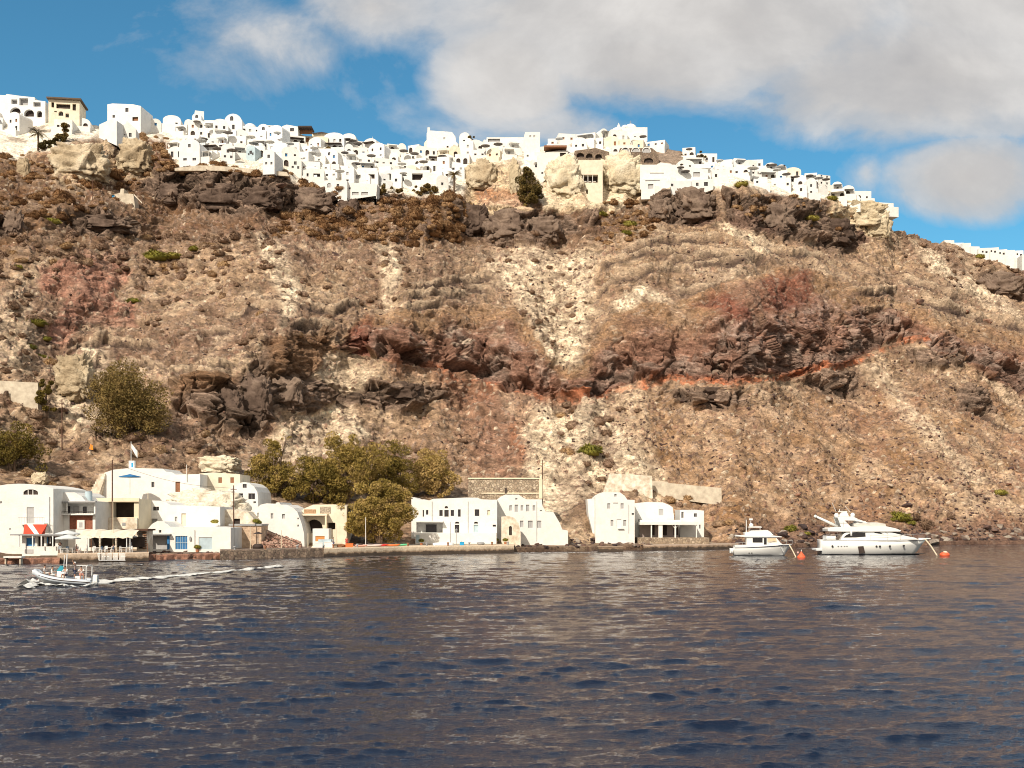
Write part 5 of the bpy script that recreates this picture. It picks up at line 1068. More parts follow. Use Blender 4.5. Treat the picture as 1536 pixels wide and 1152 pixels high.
# 6 rock dome with the painted annex, 7 gabled house
crag('whitewashed_rock', 'rounded whitewashed rock dome behind the blue-door row', 308, 764, 128, 56, tint_mat('whitewashed_rock_surface', [(.3, (.42, .33, .24)), (.45, (.62, .55, .43)), (.6, (.72, .67, .56))], .5, 2.2, .3), 12, D=Q(300, 27), amp=.16, depth=.35)
r, L = facade('gabled_house', 'narrow white house with a round gable and three latticed windows beside the grove', Q(365, 27), [(342,790),(387,790),(387,748),(386,738),(381,730),(374,725),(366,723),(357,725),(349,730),(342,734)], 11, [('window',364,726,370,732),('window',354.5,740,364.5,749),('window',372.5,740,382.5,749),('window',380,752,384,755)], mat=WHITE, sink=3)
# 8 blue-door row
D = Q(280, 9)
r, L = facade('boathouse_row', 'low white boathouse row with a blue garage door and a peaked gable', D, [(218,830),(346,830),(346,791.5),(320,790.5),(256,790.5),(252,787),(246,783),(236,781.5),(228,786),(222,793),(218,800)], 8,
    [('opening',227,804,253,824,GREYSH,.9),('door',263,804,281,824,BLUE,.15),('door',298,806,318,824,PALEBL,.12),('window',238,795,242,799,GREYSH)], reveal=1.0)
pbox(r, L, 'canopy', 225, 800.5, 257, 802.6, -.9, -.003, GREY); pbox(r, L, 'side_door', 251, 804, 254.5, 824, -.12, -.003, BLUE)
m_ = MB(); (a, z1), (b, z0) = L((263, 804)), L((281, 824))
for i in range(1, 5): x = a+(b-a)*i/5; m_.box(x-.03, .10, z0, x+.03, .145, z1)
m_.box(a, .08, (z0+z1)/2-.04, b, .099, (z0+z1)/2+.04); m_.build('door_battens', PALEBL, r)
q_ = empty('wall_lamp', P(285.5, 808, D-.12), 0, 'dark lantern on the wall right of the blue garage door', 'lamp'); MB().box(-.14, -.12, -.3, .14, .118, .2).tube([(0, 0, .2), (0, 0, .4)], [.18, .02], 6).build('lantern', GREY, q_)
# 9 stone wall with pole
r, L = facade('terrace_wall', 'rough beige terrace wall behind the tall brown pole', Q(368, 11), [(345,830),(392,830),(392,788),(345,788)], 5, [('window',352,797,354,800,SHADE)], mat=M('beige_stucco_stone', (.58,.43,.30), .95, .2, 1.6, .1, c2=(.40,.28,.19)), cat='wall')
pbox(r, L, 'coping', 343.5, 786, 393, 788.6, -.2, 5, GREY)
for i, (x, y, w_) in enumerate([(322,783,7),(384,782,6),(388,784,5)]):
    q_ = G(x, y); v, f = shrub_shape(60+i); o = link(bpy.data.objects.new('potted_bush', np_mesh('potted_bush', v, f, GSHRUB))); o.location = P(x, y, Q(x, 12.5)); o.scale = (w_*.1, .5, .55); tag(o, ['low green plant on the stone wall left of the tall pole', 'yellow green plant on the stone wall right of the tall pole', 'rightmost green plant on the stone wall coping'][i], 'plant')
# 10 white house with vents, rubble slope with a black rail
r, L = facade('sloping_house', 'white two-humped house with two narrow windows left of the arched porch', Q(415, 15), [(374,830),(458,830),(456,800),(452,784),(446,768),(440,762),(430,757),(421,757),(419,753.5),(415,753.5),(413,756),(400,755),(391,757),(384,763),(374,774)], 10, [('window',406,770,410,778,GREYSH),('window',423,771,427.5,778,GREYSH),('window',446,776.5,448.4,779),('window',446,787,448.4,790),('window',380,768,381.6,776),('window',386,769,388,776,GREYSH)])
RUB = []; rr = random.Random(3)
for i in range(260):
    x = rr.uniform(388, 452); t = (x-388)/64; y = 823-rr.random()*(30*(1-t*.75)+2); RUB.append((x, y, rr.uniform(.8, 2.4)))
VS = []; FS = []; b = 0; PINKST = tint_mat('pink_rubble', [(.3, (.28, .15, .11)), (.5, (.44, .29, .22)), (.7, (.56, .46, .36))], 1.2, 3, .1)
for i, (x, y, rad) in enumerate(RUB):
    v, f = rock_shape(80+i % 5, 2, 9); D = Q(x, 7+max(0, (823-y))*.28); q = v*(rad/F*D*1.4)+np.array(P(x, y, D)); VS.append(q); FS.append(f+b); b += len(q)
v_ = np.array([P(386, 826, Q(386, 8)), P(456, 826, Q(456, 8)), P(456, 815, Q(456, 14)), P(388, 792, Q(388, 14))], np.float32)
tag(link(bpy.data.objects.new('rubble_slope', np_mesh('rubble_slope', np.concatenate(VS), np.concatenate(FS), PINKST, False))), kind='stuff')
m_ = MB(); m_.add([tuple(v_[0]-np.array([0, 0, 2])), tuple(v_[1]-np.array([0, 0, 2])), tuple(v_[2]), tuple(v_[3])], [(0, 1, 2, 3)]); tag(m_.build('rubble_bank', M('pink_earth', (.42,.28,.2), .95, .2, 2, .2)), kind='structure')
q_ = empty('handrail', P(400, 795, Q(400, 6.5)), 0, 'dark handrail sloping down over the pink rubble', 'railing'); k = Q(400, 6.5)/F
MB().tube([(0, 0, 0), (52*k, 0, -22*k)], .06, 5).build('rail', SHADE, q_)
for t in (0, .35, .7, 1): MB().tube([(52*k*t, 0, -22*k*t), (52*k*t, 0, -22*k*t-9*k)], .04, 5).build('post', SHADE, q_)
# 11 arched porch house
r, L = facade('arched_house', 'cream and white house with a wide dark arch under a flat porch roof', Q(482, 15), [(446,830),(520,830),(520,759),(500,756.5),(470,757),(458,762),(446,770)], 9, [('arch_opening',456,779,484,800,SHADE,2.2),('opening',490.5,784,503,794,SHADE,1.5)], mat=CREAMW, reveal=2.4)
pbox(r, L, 'porch_roof', 448.5, 771, 493, 773.4, -1.8, -.003, CREAMW)
for x in (450, 491): pbox(r, L, 'porch_pier', x-1.2, 773.4, x+1.2, 800, -1.7, -1.2, YELLOW)
pbox(r, L, 'sign_panel', 456, 764, 474, 770, -.06, -.003, brick_mat('painted_panel', (.55,.22,.08), (.62,.40,.22), (.66,.55,.38), 3.5)); pbox(r, L, 'mural_panel', 480, 760, 496, 770, -.06, -.003, stone_mat('faded_mural', [(.5,.42,.3),(.38,.3,.24),(.6,.5,.38)], (.55,.47,.35), 3.0))
q_, L2 = facade('white_kiosk', 'plain white block in front of the dark arch', Q(482, 9), [(469,830),(493,830),(493,793),(469,793)], 3, [('opening',473,804,487,812,M('orange_crate', (.6,.26,.08)),.1)], cat='kiosk')
# 14 long white house
D = Q(700, 12)
out = [(617,831),(745.5,831),(745.5,749.5),(736,749.5),(722,749),(716,746.5),(700,746.3),(650,748.2),(643,751),(636,749),(628,749.5),(622,746),(617,746)]
r, L = facade('long_house', 'long white two-storey house with arched upper windows beside the largest tree', D, out, 12,
   [('window',634,765,636,775,SHADE),('window',639,765,642.5,772),('window',659,765,664,774),('window',666.5,765,673,775),('arch_window',667,759,672,762.5,SHADE),('window',676,765,681,774),('window',687,764,691,775),('window',712,764,719,774),('window',731,765,735,773,YELLOW,.2),
    ('opening',624.5,784.5,664,799,WHITE2,1.6),('window',682,787,689,799),('arch_window',682.5,782.5,689,785.5,SHADE),('window',710.5,787,717.5,799,PALEBL,.2),('arch_window',711,782.5,717,785.5,SHADE),('window',739,787,744,790)], reveal=1.7, bars=False)
for c in list(r.children):
    if c.name.startswith('window'):
        for v in c.data.vertices: v.co.y = .22
pbox(r, L, 'terrace_door', 638, 787, 654, 799, 1.4, 1.5, DARK); pbox(r, L, 'front_wall', 625.5, 799.5, 745, 815, -3.6, -.003, WHITE)
pbox(r, L, 'awning', 624, 781.6, 665, 783.2, -1.3, -.003, WHITE); pbox(r, L, 'blue_panel', 627, 802, 631.5, 813, -3.68, -3.603, PALEBL)
r, L = facade('gabled_house', 'white stepped house with a round gable and grey shutters next to the long house', Q(790, 13), [(746,832),(852,832),(852,796),(843.5,795),(840,785),(830,768),(818,767),(813.5,758),(813,749),(790,749),(785,746.5),(778,742),(758,742),(751,745),(746,749)], 12,
   [('window',764,758,768,766,GREYSH),('window',772,757,777,768,GREYSH),('window',781,758,785,766,GREYSH),('window',789,757,794,767,GREYSH),('window',799,758,803,766,GREYSH),('window',780,781,785,791,GREYSH),('window',792,781,799,792,GREYSH),('window',806,781,812,792,GREYSH),('window',773,747,776,749.5,GREYSH),('window',810,765,813,766.5,GREYSH)])
r2, L = facade('stone_arch', 'rough stone arch with a small dark door between the two white houses', Q(764, 8.5), [(752,832),(781,832),(781,800),(778,785),(772,777),(763,774),(752,775)], 3.5, [('arch_door',763.5,789,768,803,SHADE)], mat=WORN, cat='arch')
# 15 masonry terraces
r, L = facade('masonry_wall', 'rubble masonry terrace wall with a pale rim behind the long white house', Q(757, 24), [(700,764),(813,764),(813,719),(790,717.5),(703,718)], 4, [], mat=RUBBLE, cat='wall', sink=4)
pbox(r, L, 'coping', 702, 716.6, 811, 718.6, -.2, 3, YELLOW); pbox(r, L, 'string_course', 722, 739, 812, 740.6, -.18, -.003, YELLOW); pbox(r, L, 'buttress', 757, 732, 760, 740, -.3, -.003, SHADE); pbox(r, L, 'end_pier', 808.5, 719, 813.5, 748, -.5, -.003, YELLOW)
# 16 right-hand house group
D = Q(912, 12)
r, L = facade('tower_house', 'tallest white house of the right-hand group with a round gable', D, [(893,830),(952,830),(952,750),(941,749.5),(937,743.5),(930,738.5),(905,738.2),(898,742),(893,746)], 10, [('window',911,755,915.5,763,GREYSH),('window',931,755,935.5,763,GREYSH),('window',920,754,927,755.4,GREYSH),('window',916,780,920,789,GREYSH),('window',935,780,939.5,789,GREYSH),('opening',925,779,932,792,WHITE2,.12),('window',921.5,741,925,745,GREYSH),('window',947.5,769.5,951,773)], rot=0)
pbox(r, L, 'doorstep', 927, 793, 936, 794, -.3, -.003, GREY)
r, L = facade('side_wing', 'narrow white wing at the left flank of the tallest right-hand house', D+2.5, [(881,830),(893.5,830),(893.5,747.5),(881,748.5),(883,775),(887,790),(890,806)], 6, [])
r, L = facade('middle_house', 'white vaulted house with one shuttered window between tower house and square block', Q(982, 14), [(951,830),(1012,830),(1011,775),(1009,761),(1003,757),(994,753.5),(970,753),(952,755)], 9, [('window',988,763.5,995,773,GREYSH,.1),('window',957,779,960,782,GREYSH)])
D = Q(1000, 10)
root = empty('porch', P(1000, 806, D), 0, 'white porch with dark rooms behind slender posts on the right-hand landing', 'porch'); k = D/F
L = lambda q: ((q[0]-1000)*k, (806-q[1])*k)
pbox(root, L, 'roof', 958, 783, 1044, 787, -2.6, 2.6, WHITE); pbox(root, L, 'roof_edge', 960, 780, 1020, 782.95, -.5, 2.5, WHITE2)
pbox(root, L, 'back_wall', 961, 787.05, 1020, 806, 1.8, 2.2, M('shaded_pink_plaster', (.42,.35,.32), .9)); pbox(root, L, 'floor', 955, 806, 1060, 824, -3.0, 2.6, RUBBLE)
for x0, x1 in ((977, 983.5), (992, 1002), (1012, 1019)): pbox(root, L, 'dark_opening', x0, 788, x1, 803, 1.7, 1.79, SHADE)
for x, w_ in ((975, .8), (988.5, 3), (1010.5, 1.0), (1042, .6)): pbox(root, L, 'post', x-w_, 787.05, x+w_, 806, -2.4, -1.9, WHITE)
for x in (1010.5,):
    (a, z), _ = L((x, 787)), 0; m_ = MB()
    for s_ in (-1, 1): m_.tube([(a+s_*.1, -2.15, z-.7), (a+s_*.65, -2.15, z-.02)], .07, 5)
    m_.build('bracket', WHITE, root)
r, L = facade('square_block', 'square white flat-roofed block at the right end of the hamlet', Q(1038, 11), [(1020,830),(1056,830),(1056,766),(1045,764.8),(1020,764.8)], 7, [('window',1022,768,1025.5,777),('window',1041,770,1045.5,775.5),('window',1048.5,787,1051,793)])
# retaining walls
r, L = facade('retaining_wall', 'long pale concrete retaining wall slanting above the right-hand house', GD(1030, 748)-1.0, [(978,744),(1083,753),(1082,732),(1003,724.5),(1001,722.5),(978,721.5)], 1.2, [], mat=CONC, cat='wall', sink=.8)
r, L = facade('retaining_wall', 'shorter rough pale wall joined to the left end of the long retaining wall', GD(950, 740)-1.2, [(905,738),(979,745),(978,714),(950,712),(915,710)], 1.2, [], mat=WORN, cat='wall', sink=.6)
r, L = facade('retaining_wall', 'pale concrete wall at the left edge under the slope', GD(25, 600)-1, [(-60,598),(57,601),(57,574),(-60,568)], 1.5, [], mat=CONC, cat='wall')

# ---------------- dive kiosk and cafe
D = Q(58, 5)
r, L = facade('dive_kiosk', 'small white dive kiosk with a blue window, counter openings and a red awning', D, [(33,834),(88,834),(88,803),(33,803)], 3, [('window',39,807,52,819,BLUE,.2),('opening',56,805,66,819.5,SHADE,.42),('opening',69.5,805,83,819.5,SHADE,.42)], reveal=.5, bars=False)
pbox(r, L, 'roof', 21, 801, 100, 803, -1.3, 3.2, GREY); pbox(r, L, 'counter', 60, 819.6, 89, 833, -.5, -.003, WHITE)
for x in (34, 54, 67, 84): pbox(r, L, 'post', x-.7, 803, x+.7, 820, -1.2, -1.0, WHITE2)
for x, m__ in ((72, BLUE), (76, WHITE2), (79.5, BLUE)): pbox(r, L, 'hanging_wetsuit', x-.6, 806, x+.6, 815, -.2, -.1, m__)
AW = M('red_awning_cloth', (.62,.07,.035), .8, .1); (a, z1), (b, z0) = L((37, 786.5)), L((71, 800.8)); a2, b2 = a+.35, b-.35
m_ = MB(); m_.add([(a, -.1, z1), (b, -.1, z1), (b2, -1.25, z0), (a2, -1.25, z0)], [(0, 1, 2, 3)]); m_.add([(b, -.1, z1), (b2, -1.25, z0), (b2, -.1, z0)], [(0, 1, 2)]).add([(a, -.1, z1), (a2, -1.25, z0), (a2, -.1, z0)], [(0, 1, 2)])
aw = m_.build('awning', AW, r); m_ = MB(); f_ = lambda s, t: (a+(a2-a)*t+((b+(b2-b)*t)-(a+(a2-a)*t))*s, -.1-1.15*t-.02, z1+(z0-z1)*t-.01)
m_.add([f_(.12, 0), f_(.36, 0), f_(.88, 1), f_(.62, 1)], [(0, 1, 2, 3)]); m_.build('diagonal_stripe', WHITE, aw)
pbox(r, L, 'sign', 37, 824, 50, 830, -.05, -.003, GREYSH)
# cafe canopy on rope-bound posts
D = Q(155, 3.5); root = empty('cafe_shelter', P(155, 831, D), 0, 'cream canopy on log posts over the waterside cafe', 'canopy'); k = D/F; L = lambda q: ((q[0]-155)*k, (831-q[1])*k)
m_ = MB(); g0 = []
for i in range(13):
    x = 118+i*7; (a, z1), (b, z0) = L((x, 795+1.2*math.sin(i*1.9))), L((x, 804+1.0*math.sin(i*2.7))); g0.append([(a, 4.5, z1), (a, 2, z1-.1), (a, -.9, z0), (a, -1.0, z0-.28)])
m_.loft(g0, close=False, cap=False); m_.build('canopy', CANVAS, root)
for x, w_ in ((134, .5), (140, .4), (153, 1.6), (177, 1.6), (193, .5), (198, .5)):
    (a, z1), (b, z0) = L((x, 804)), L((x, 831)); m_ = MB()
    if w_ > 1:
        for j in range(13): z = z0+(z1-z0)*j/13; m_.tube([(a, -.8, z), (a, -.8, z+(z1-z0)/13*.8)], w_*k*(1.0+.12*math.sin(j*2.2)), 8)
        m_.build('log_post', WORN, root)
    else: m_.box(a-w_*k, -.9, z0, a+w_*k, -.8, z1); m_.build('post', BROWN if x == 140 else WHITE2, root)
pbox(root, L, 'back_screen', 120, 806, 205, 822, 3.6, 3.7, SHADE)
r, L = facade('timber_hut', 'little cafe hut with log walls and white door frame under the dark beam', Q(212, 7), [(205,832),(220,832),(220,796),(205,796)], 3, [('opening',207,800,214,812,GREYSH,.4),('opening',207,815,214,823,SHADE,.6)], mat=WORN, cat='hut')
pbox(r, L, 'roof_beam', 186, 793.5, 224, 796, -.8, 3, POLEW)
m_ = MB()
for j in range(8): (a, z), _ = L((217.5, 799+j*3.3)), 0; m_.tube([(a-.3, -.12, z), (a+.3, -.12, z)], .1, 6)
m_.build('log_stack', BROWN, r)
# parasols, tables, chairs
zq = 1.35
def onq(x, off, z=zq): D = Q(x, off); return Vector(((x-768)/F*D, D, z))
for x, off, r_, h, lab in ((102, 2.2, 1.9, 2.75, 'front pale grey parasol between the kiosk and the cafe canopy'), (101, 5.5, 1.9, 3.35, 'rear grey parasol peeping over the front parasol beside the kiosk'), (192, 4.6, 1.3, 2.9, 'pale blue-white parasol at the right end of the cafe canopy')):
    parasol(onq(x, off), r_, h, M('pale_parasol', (.62,.64,.63), .9, .05), lab, 'parasols of the waterside cafe', drop=.55)
D = Q(188, 30); parasol(P(195, 742, D), 1.9, 31*D/F, BLUE, 'blue parasol on the terrace of the white compound', drop=.45)
def table(loc, lab, rz=0):
    root = empty('cafe_table', loc, rz, lab, 'table', 'tables of the waterside cafe'); MB().box(-.55, -.4, .72, .55, .4, .76).build('top', WHITE, root)
    for sx in (-1, 1):
        for sy in (-1, 1): MB().box(sx*.48-.03, sy*.33-.03, 0, sx*.48+.03, sy*.33+.03, .718).build('leg', WHITE2, root)
def chair(loc, rz, lab):
    root = empty('chair', loc, rz, lab, 'chair', 'chairs of the waterside cafe'); MB().box(-.22, -.22, .43, .22, .22, .47).build('seat', WHITE2, root); MB().box(-.22, .19, .472, .22, .22, .95).build('backrest', BLUE if rv.random() < .4 else WHITE2, root)
    for sx in (-1, 1):
        for sy in (-1, 1): MB().box(sx*.2-.02, sy*.19-.02, 0, sx*.2+.02, sy*.19+.02, .428).build('leg', WHITE2, root)
tbs = [(97,1.4,'white table under the front parasol'),(106,1.8,'white table right of the front parasol'),(124,1.6,'white table between the parasols and the thin posts'),(146,1.9,'white table left of the first log post'),(163,2.2,'table between the two log posts'),(186,1.6,'white table right of the second log post')]
for x, o_, l in tbs: table(onq(x, o_), l, rv.uniform(-.2, .2))
for i, (x, o_, a, w_) in enumerate([(93,1.6,1.4,'left of the table under the front parasol'),(101,2.4,.2,'behind the table under the front parasol'),(110,2.4,-.4,'behind the table right of the front parasol'),(119,1.8,1.5,'left of the table before the thin posts'),(129,1.8,-1.5,'right of the table before the thin posts'),(142,2.4,.6,'behind the table left of the first log post'),(151,1.4,-1.5,'beside the first log post'),(159,2.9,.2,'behind the table between the log posts'),(168,1.8,-1.4,'right of the table between the log posts'),(182,2.2,1.2,'left of the table right of the second log post'),(190,2.0,-1.3,'right of the table right of the second log post'),(196,1.3,-.8,'at the right end of the cafe terrace')]):
    chair(onq(x, o_), a, 'light cafe chair '+w_)
# slatted white sign fence at the edge of the cafe quay, worn lettering
root = empty('sign_fence', onq(167, -.75, .35), 0, 'white slatted fence with weathered letter-like cut-outs on the edge of the cafe quay', 'fence'); k = Q(167, 0)/F; m_ = MB(); rr = random.Random(9)
for i in range(27):
    x = (i-13)*1.55*k
    if i in (3, 8, 14, 20): continue
    m_.box(x-.045, -.06, .0, x+.045, -.02, 1.0)
    if rr.random() < .7: m_.box(x+.047, -.055, .86, x+1.55*k-.047, -.025, .97)
    if rr.random() < .5: m_.box(x+.047, -.055, .45, x+1.55*k-.047, -.025, .56)
m_.build('letters', WHITE, root); MB().box(-21*k, -.02, -.1, 21*k, .03, -.003).build('rail', WHITE2, root)
for x, y0, y1, off, lab, m__ in ((168.5,690,798,8,'tall thin dark pole rising from the cafe roof to the compound',POLEW),(169.5,752,826,4,'thin pale pole in front of the yellow terrace',YELLOW),(221,815,841,.5,'rusty mooring post at the right end of the cafe quay',BROWN),(93,600,668,0,'weathered pole standing on the slope left of the big round tree',POLEW),(350.5,728,822,7,'tall dark brown utility pole in front of the stone wall',POLEW),
    (813.5,690,748,22,'utility pole at the end of the masonry terrace wall',POLEW),(548.5,776,822,4,'white mast standing on the quay before the largest tree',WHITE),(139,268,303,0,'lone pole on the upper slope beside the small ruin',POLEW),(675.5,783,815,6,'thin grey pole before the long white house',GREY),(280,697,712,30,'short white post on the roof of the cream annex',WHITE),(504,785,820,5,'thin cream post right of the white block kiosk',YELLOW),
    (375.5,790,822,5,'thin cream post left of the heater on the seawall',YELLOW),(422,795,822,5,'pale post on the old seawall before the rubble',YELLOW),(462,800,822,5,'pale post beside the rubble bank near the porch',YELLOW),(222,738,752,20,'pale post on the roof of the blue shutter house',YELLOW),(766,205,212,0,'thin aerial mast on the ridge left of the square tower',GREY),(843+0,205,212,0,'',GREY),(559,205,214,0,'slim white spire above the middle village',WHITE)):
    if not lab: continue
    D = Q(x, off) if off else GD(x, y1)-.5
    root = empty('pole', P(x, y1, D), 0, lab, 'pole'); h = (y1-y0)/F*D; MB().tube([(0, 0, -1.2), (0, 0, h)], [.13 if m__ is POLEW else .07, .09 if m__ is POLEW else .05], 8).build('shaft', m__, root)
    if m__ is POLEW and h > 4: MB().box(-.5, -.05, h-.7, .5, .05, h-.6).build('crossarm', POLEW, root)
root = empty('lamp_post', P(684.5, 821, Q(684, 4)), 0, 'slim lamp post on the quay before the long white house', 'street lamp'); MB().tube([(0, 0, 0), (0, 0, 2.7)], .05, 8).build('post', GREY, root); MB().tube([(0, 0, 2.703), (0, 0, 3.2)], [.12, .24], 6).tube([(0, 0, 3.203), (0, 0, 3.45)], [.28, .03], 6).build('lantern', GREY, root)
root = empty('patio_heater', P(387, 823, Q(387, 5)), 0, 'dark mushroom-shaped patio heater with a round base on the seawall', 'patio heater'); MB().tube([(0, 0, 0), (0, 0, .5), (0, 0, .8)], [.8, .85, .5], 14).build('base', SHADE, root, True); MB().tube([(0, 0, .803), (0, 0, 2.4)], .06, 8).build('stem', GREY, root); MB().tube([(0, 0, 2.403), (0, 0, 2.75)], [.85, .15], 14).build('hood', SHADE, root)
# kayaks and small craft on the quay
def kayak(x, off, L_, col, lab, rz, z=1.42, grp='small boats lying on the quay'):
    D = Q(x, off); m_ = MB(); rg = []
    for i in range(11):
        t = i/10*2-1; w_ = .36*(1-abs(t)**2.6)+.01; h = .16*(1-abs(t)**4)+.02; zc = .25+.12*abs(t)**3
        rg.append([(t*L_/2, w_*math.cos(a), zc+h*math.sin(a)*(1 if math.sin(a) > 0 else 1.2)) for a in [j*math.pi/5 for j in range(10)]])
    root = empty('kayak', ((x-768)/F*D, D, z), rz, lab, 'kayak', grp); m_.loft(rg).build('hull', M('plastic_'+col[0], col[1], .4, .05, spec=.5), root, True)
    MB().tube([(-.5, 0, .40), (.1, 0, .42), (.5, 0, .40)], [.2, .24, .16], 10).build('cockpit', SHADE, root)
RD = ('red', (.55,.03,.03)); 
for x, off, l_, c, lab, rz in ((556,2.6,4.2,('white_pink', (.66,.55,.5)),'long pale kayak behind the white mast',.1),(566,2.2,4.0,RD,'first red kayak right of the white mast',-.05),(582,2.8,3.6,RD,'second red kayak under the largest tree',.12),(588,1.8,3.0,('orange', (.7,.18,.05)),'orange-red kayak in front of the second red kayak',.0),(600,2.4,3.2,('green', (.10,.48,.24)),'green and white kayak at the right end of the kayak row',-.1),(540,2.2,2.6,('salmon', (.62,.30,.22)),'short salmon kayak left of the white mast',.05)):
    kayak(x, off, l_, c, lab, rz)
def crate(x, off, w_, h, mat, lab, cat='crate', z=1.42):
    root = empty('crate', onq(x, off, z), rv.uniform(-.2, .2), lab, cat); MB().box(-w_/2, -w_/3, 0, w_/2, w_/3, h).build('box', mat, root, bevel=.03); MB().box(-w_/2-.03, -w_/3-.03, h+.002, w_/2+.03, w_/3+.03, h+.07).build('lid', mat, root)
OR = M('orange_plastic', (.68,.17,.05), .5, .1)
crate(524, 3, 1.3, .62, OR, 'orange crate on the quay left of the kayaks'); crate(693, 3.2, .8, .55, BRBLUE, 'bright blue crate at the foot of the lamp post'); crate(493, 3.5, 1.5, .9, WHITE, 'white chest on the quay below the arched house'); crate(488, 5, 2.2, 1.3, PALEBL, 'pale blue covered stack behind the white chest'); crate(509, 3.2, .8, .4, BROWN, 'brown box between the white chest and the orange crate'); crate(478, 4, 1.3, .8, WHITE2, 'rounded white tub near the foot of the rubble bank')
# upturned dinghy
m_ = MB(); rg = []
for i in range(9): t = i/8*2-1; w_ = .75*(1-max(0, t)**3*.9); rg.append([(t*1.9, w_*math.cos(a), .55*(1-.25*t*t)*math.sin(a)+.02) for a in [j*math.pi/8 for j in range(9)]])
root = empty('dinghy', onq(665, 4.0, 1.42), .1, 'small upturned white dinghy before the front wall of the long house', 'dinghy'); m_.loft(rg, close=False).build('hull', GELCOAT, root, True); MB().tube([(-1.8, 0, .42), (1.5, 0, .42)], .05, 5).build('keel', GREY, root)
# orange marker cloth on the slope
q_ = G(137, 668); root = empty('orange_marker', q_, 0, 'small bright orange cloth marker on the slope left of the round tree', 'marker'); MB().tube([(0, 0, -.3), (0, 0, 1.5)], .04, 5).build('stick', GREY, root); MB().add([(-.35, 0, .3), (.45, 0, .25), (.3, .05, 1.2), (-.15, .05, 1.45)], [(0, 1, 2, 3)]).build('cloth', M('orange_cloth', (.85,.28,.02)), root)

# drainpipes, cables and quayside clutter
def pipe(owner_label, x, y0, y1, D): 
    for o in list(bpy.data.objects):
        if o.get('label') == owner_label:
            a = P(x, y0, D); b = P(x, y1, D); im = Matrix.Translation(o.location)@Matrix.Rotation(o.rotation_euler.z, 4, 'Z'); im.invert(); MB().tube([im@a, im@b], .045, 6).build('drainpipe', GREYSH, o); return
pipe('big white vaulted house with a three-part arched window at the left edge', 74, 745, 800, Q(40, 10.9)); pipe('long white two-storey house with arched upper windows beside the largest tree', 702, 752, 799, Q(700, 11.9)); pipe('long white two-storey house with arched upper windows beside the largest tree', 648, 752, 783, Q(700, 11.9))
pipe('white stepped house with a round gable and grey shutters next to the long house', 805, 752, 812, Q(790, 12.9)); pipe('low white boathouse row with a blue garage door and a peaked gable', 292, 795, 822, Q(280, 8.9)); pipe('tallest white house of the right-hand group with a round gable', 943, 757, 800, Q(912, 11.9))
for i, x in enumerate((352, 398, 446, 500, 536, 612, 640, 672, 704, 738, 762)):
    root = empty('bollard', onq(x, .9, 1.42), 0, 'rusty quay bollard, %s from the left along the seawall' % ords[i], 'bollard', 'bollards along the quay'); MB().tube([(0,0,0),(0,0,.45)], .15, 8).tube([(0,0,.453),(0,0,.62)], [.26,.18], 8).build('post', BROWN if i % 2 else GREY, root)
for i, (x, o_, lab) in enumerate(((632, 7.6, 'leafy potted plant at the left end of the long house front wall'), (744, 7.2, 'potted plant at the right end of the long house front wall'), (758, 6.5, 'green plant growing before the stone arch'), (296, 8, 'potted plant between the blue and the pale blue door'), (338, 8.2, 'potted plant at the right end of the boathouse row'))):
    root = empty('potted_plant', onq(x, o_, 1.0 if x < 345 else 1.42), 0, lab, 'plant'); MB().tube([(0,0,-.4),(0,0,.4)], [.2,.28], 10).build('pot', M('terracotta', (.42,.17,.09)), root); v, f = shrub_shape(90+i); link(bpy.data.objects.new('leaves', np_mesh('leaves', v*.55+np.array([0,0,.75]), f, GSHRUB)), root)
for i, (x, o_, lab, c) in enumerate(((514, 4.2, 'heap of brown fishing net between the white chest and the orange crate', BROWN), (473, 4.6, 'heap of pale sacking at the foot of the rubble bank', WORN), (720, 4.4, 'low heap of grey rope right of the lamp post', GREY))):
    v, f = rock_shape(120+i, 3, 5); root = link(bpy.data.objects.new('net_heap', np_mesh('net_heap', v*np.array([.9,.6,.45])+np.array([0,0,.2]), f, c))); root.location = onq(x, o_, 1.42); tag(root, lab, 'heap')
tag(MB().tube([P(169-6*0+i*15.15, 694+i*3.2+9*math.sin(i/12*math.pi), Q(168.5, 8)+(Q(350, 7)-Q(168.5, 8))*i/12) for i in range(13)], .022, 4).build('overhead_cable', SHADE), 'thin dark cable sagging between the two tall dark poles', 'cable')
# ------------------------------------------------------------------ boats on the water
def hull(stations, mat, root, name='hull'):
    """stations: x, half beam at deck, deck z, half beam at chine, chine z, keel z"""
    rg = []
    for (x, bd, zd, bc, zc, zk, *dx) in stations:
        o = dx[0] if dx else 0
        half = [(x+o, -bd, zd), (x+o*.6, -(bd*.55+bc*.45)-.02, (zd+zc)/2+.1), (x+o*.2, -bc, zc), (x, -bc*.45, (zc+zk)/2-.05), (x, 0, zk)]
        rg.append(half+[(a, -b, c) for a, b, c in half[-2::-1]])
    m_ = MB(); m_.loft(rg); return m_.build(name, mat, root, True)
def rail(root, pts, posts, h, mat, name='railing'):
    m_ = MB(); m_.tube([(x, y, z+h) for x, y, z in pts], .025, 5)
    for (x, y, z) in posts: m_.tube([(x, y, z), (x, y, z+h)], .02, 4)
    return m_.build(name, mat, root)
STEEL = M('polished_rail', (.6,.6,.58), .3, .05, metal=.6); TINT = M('tinted_window', (.02,.018,.018), .12, .1, spec=.6); NAVY = M('navy_stripe', (.02,.03,.07), .4); ANTI = M('dark_antifouling', (.05,.06,.07), .6)
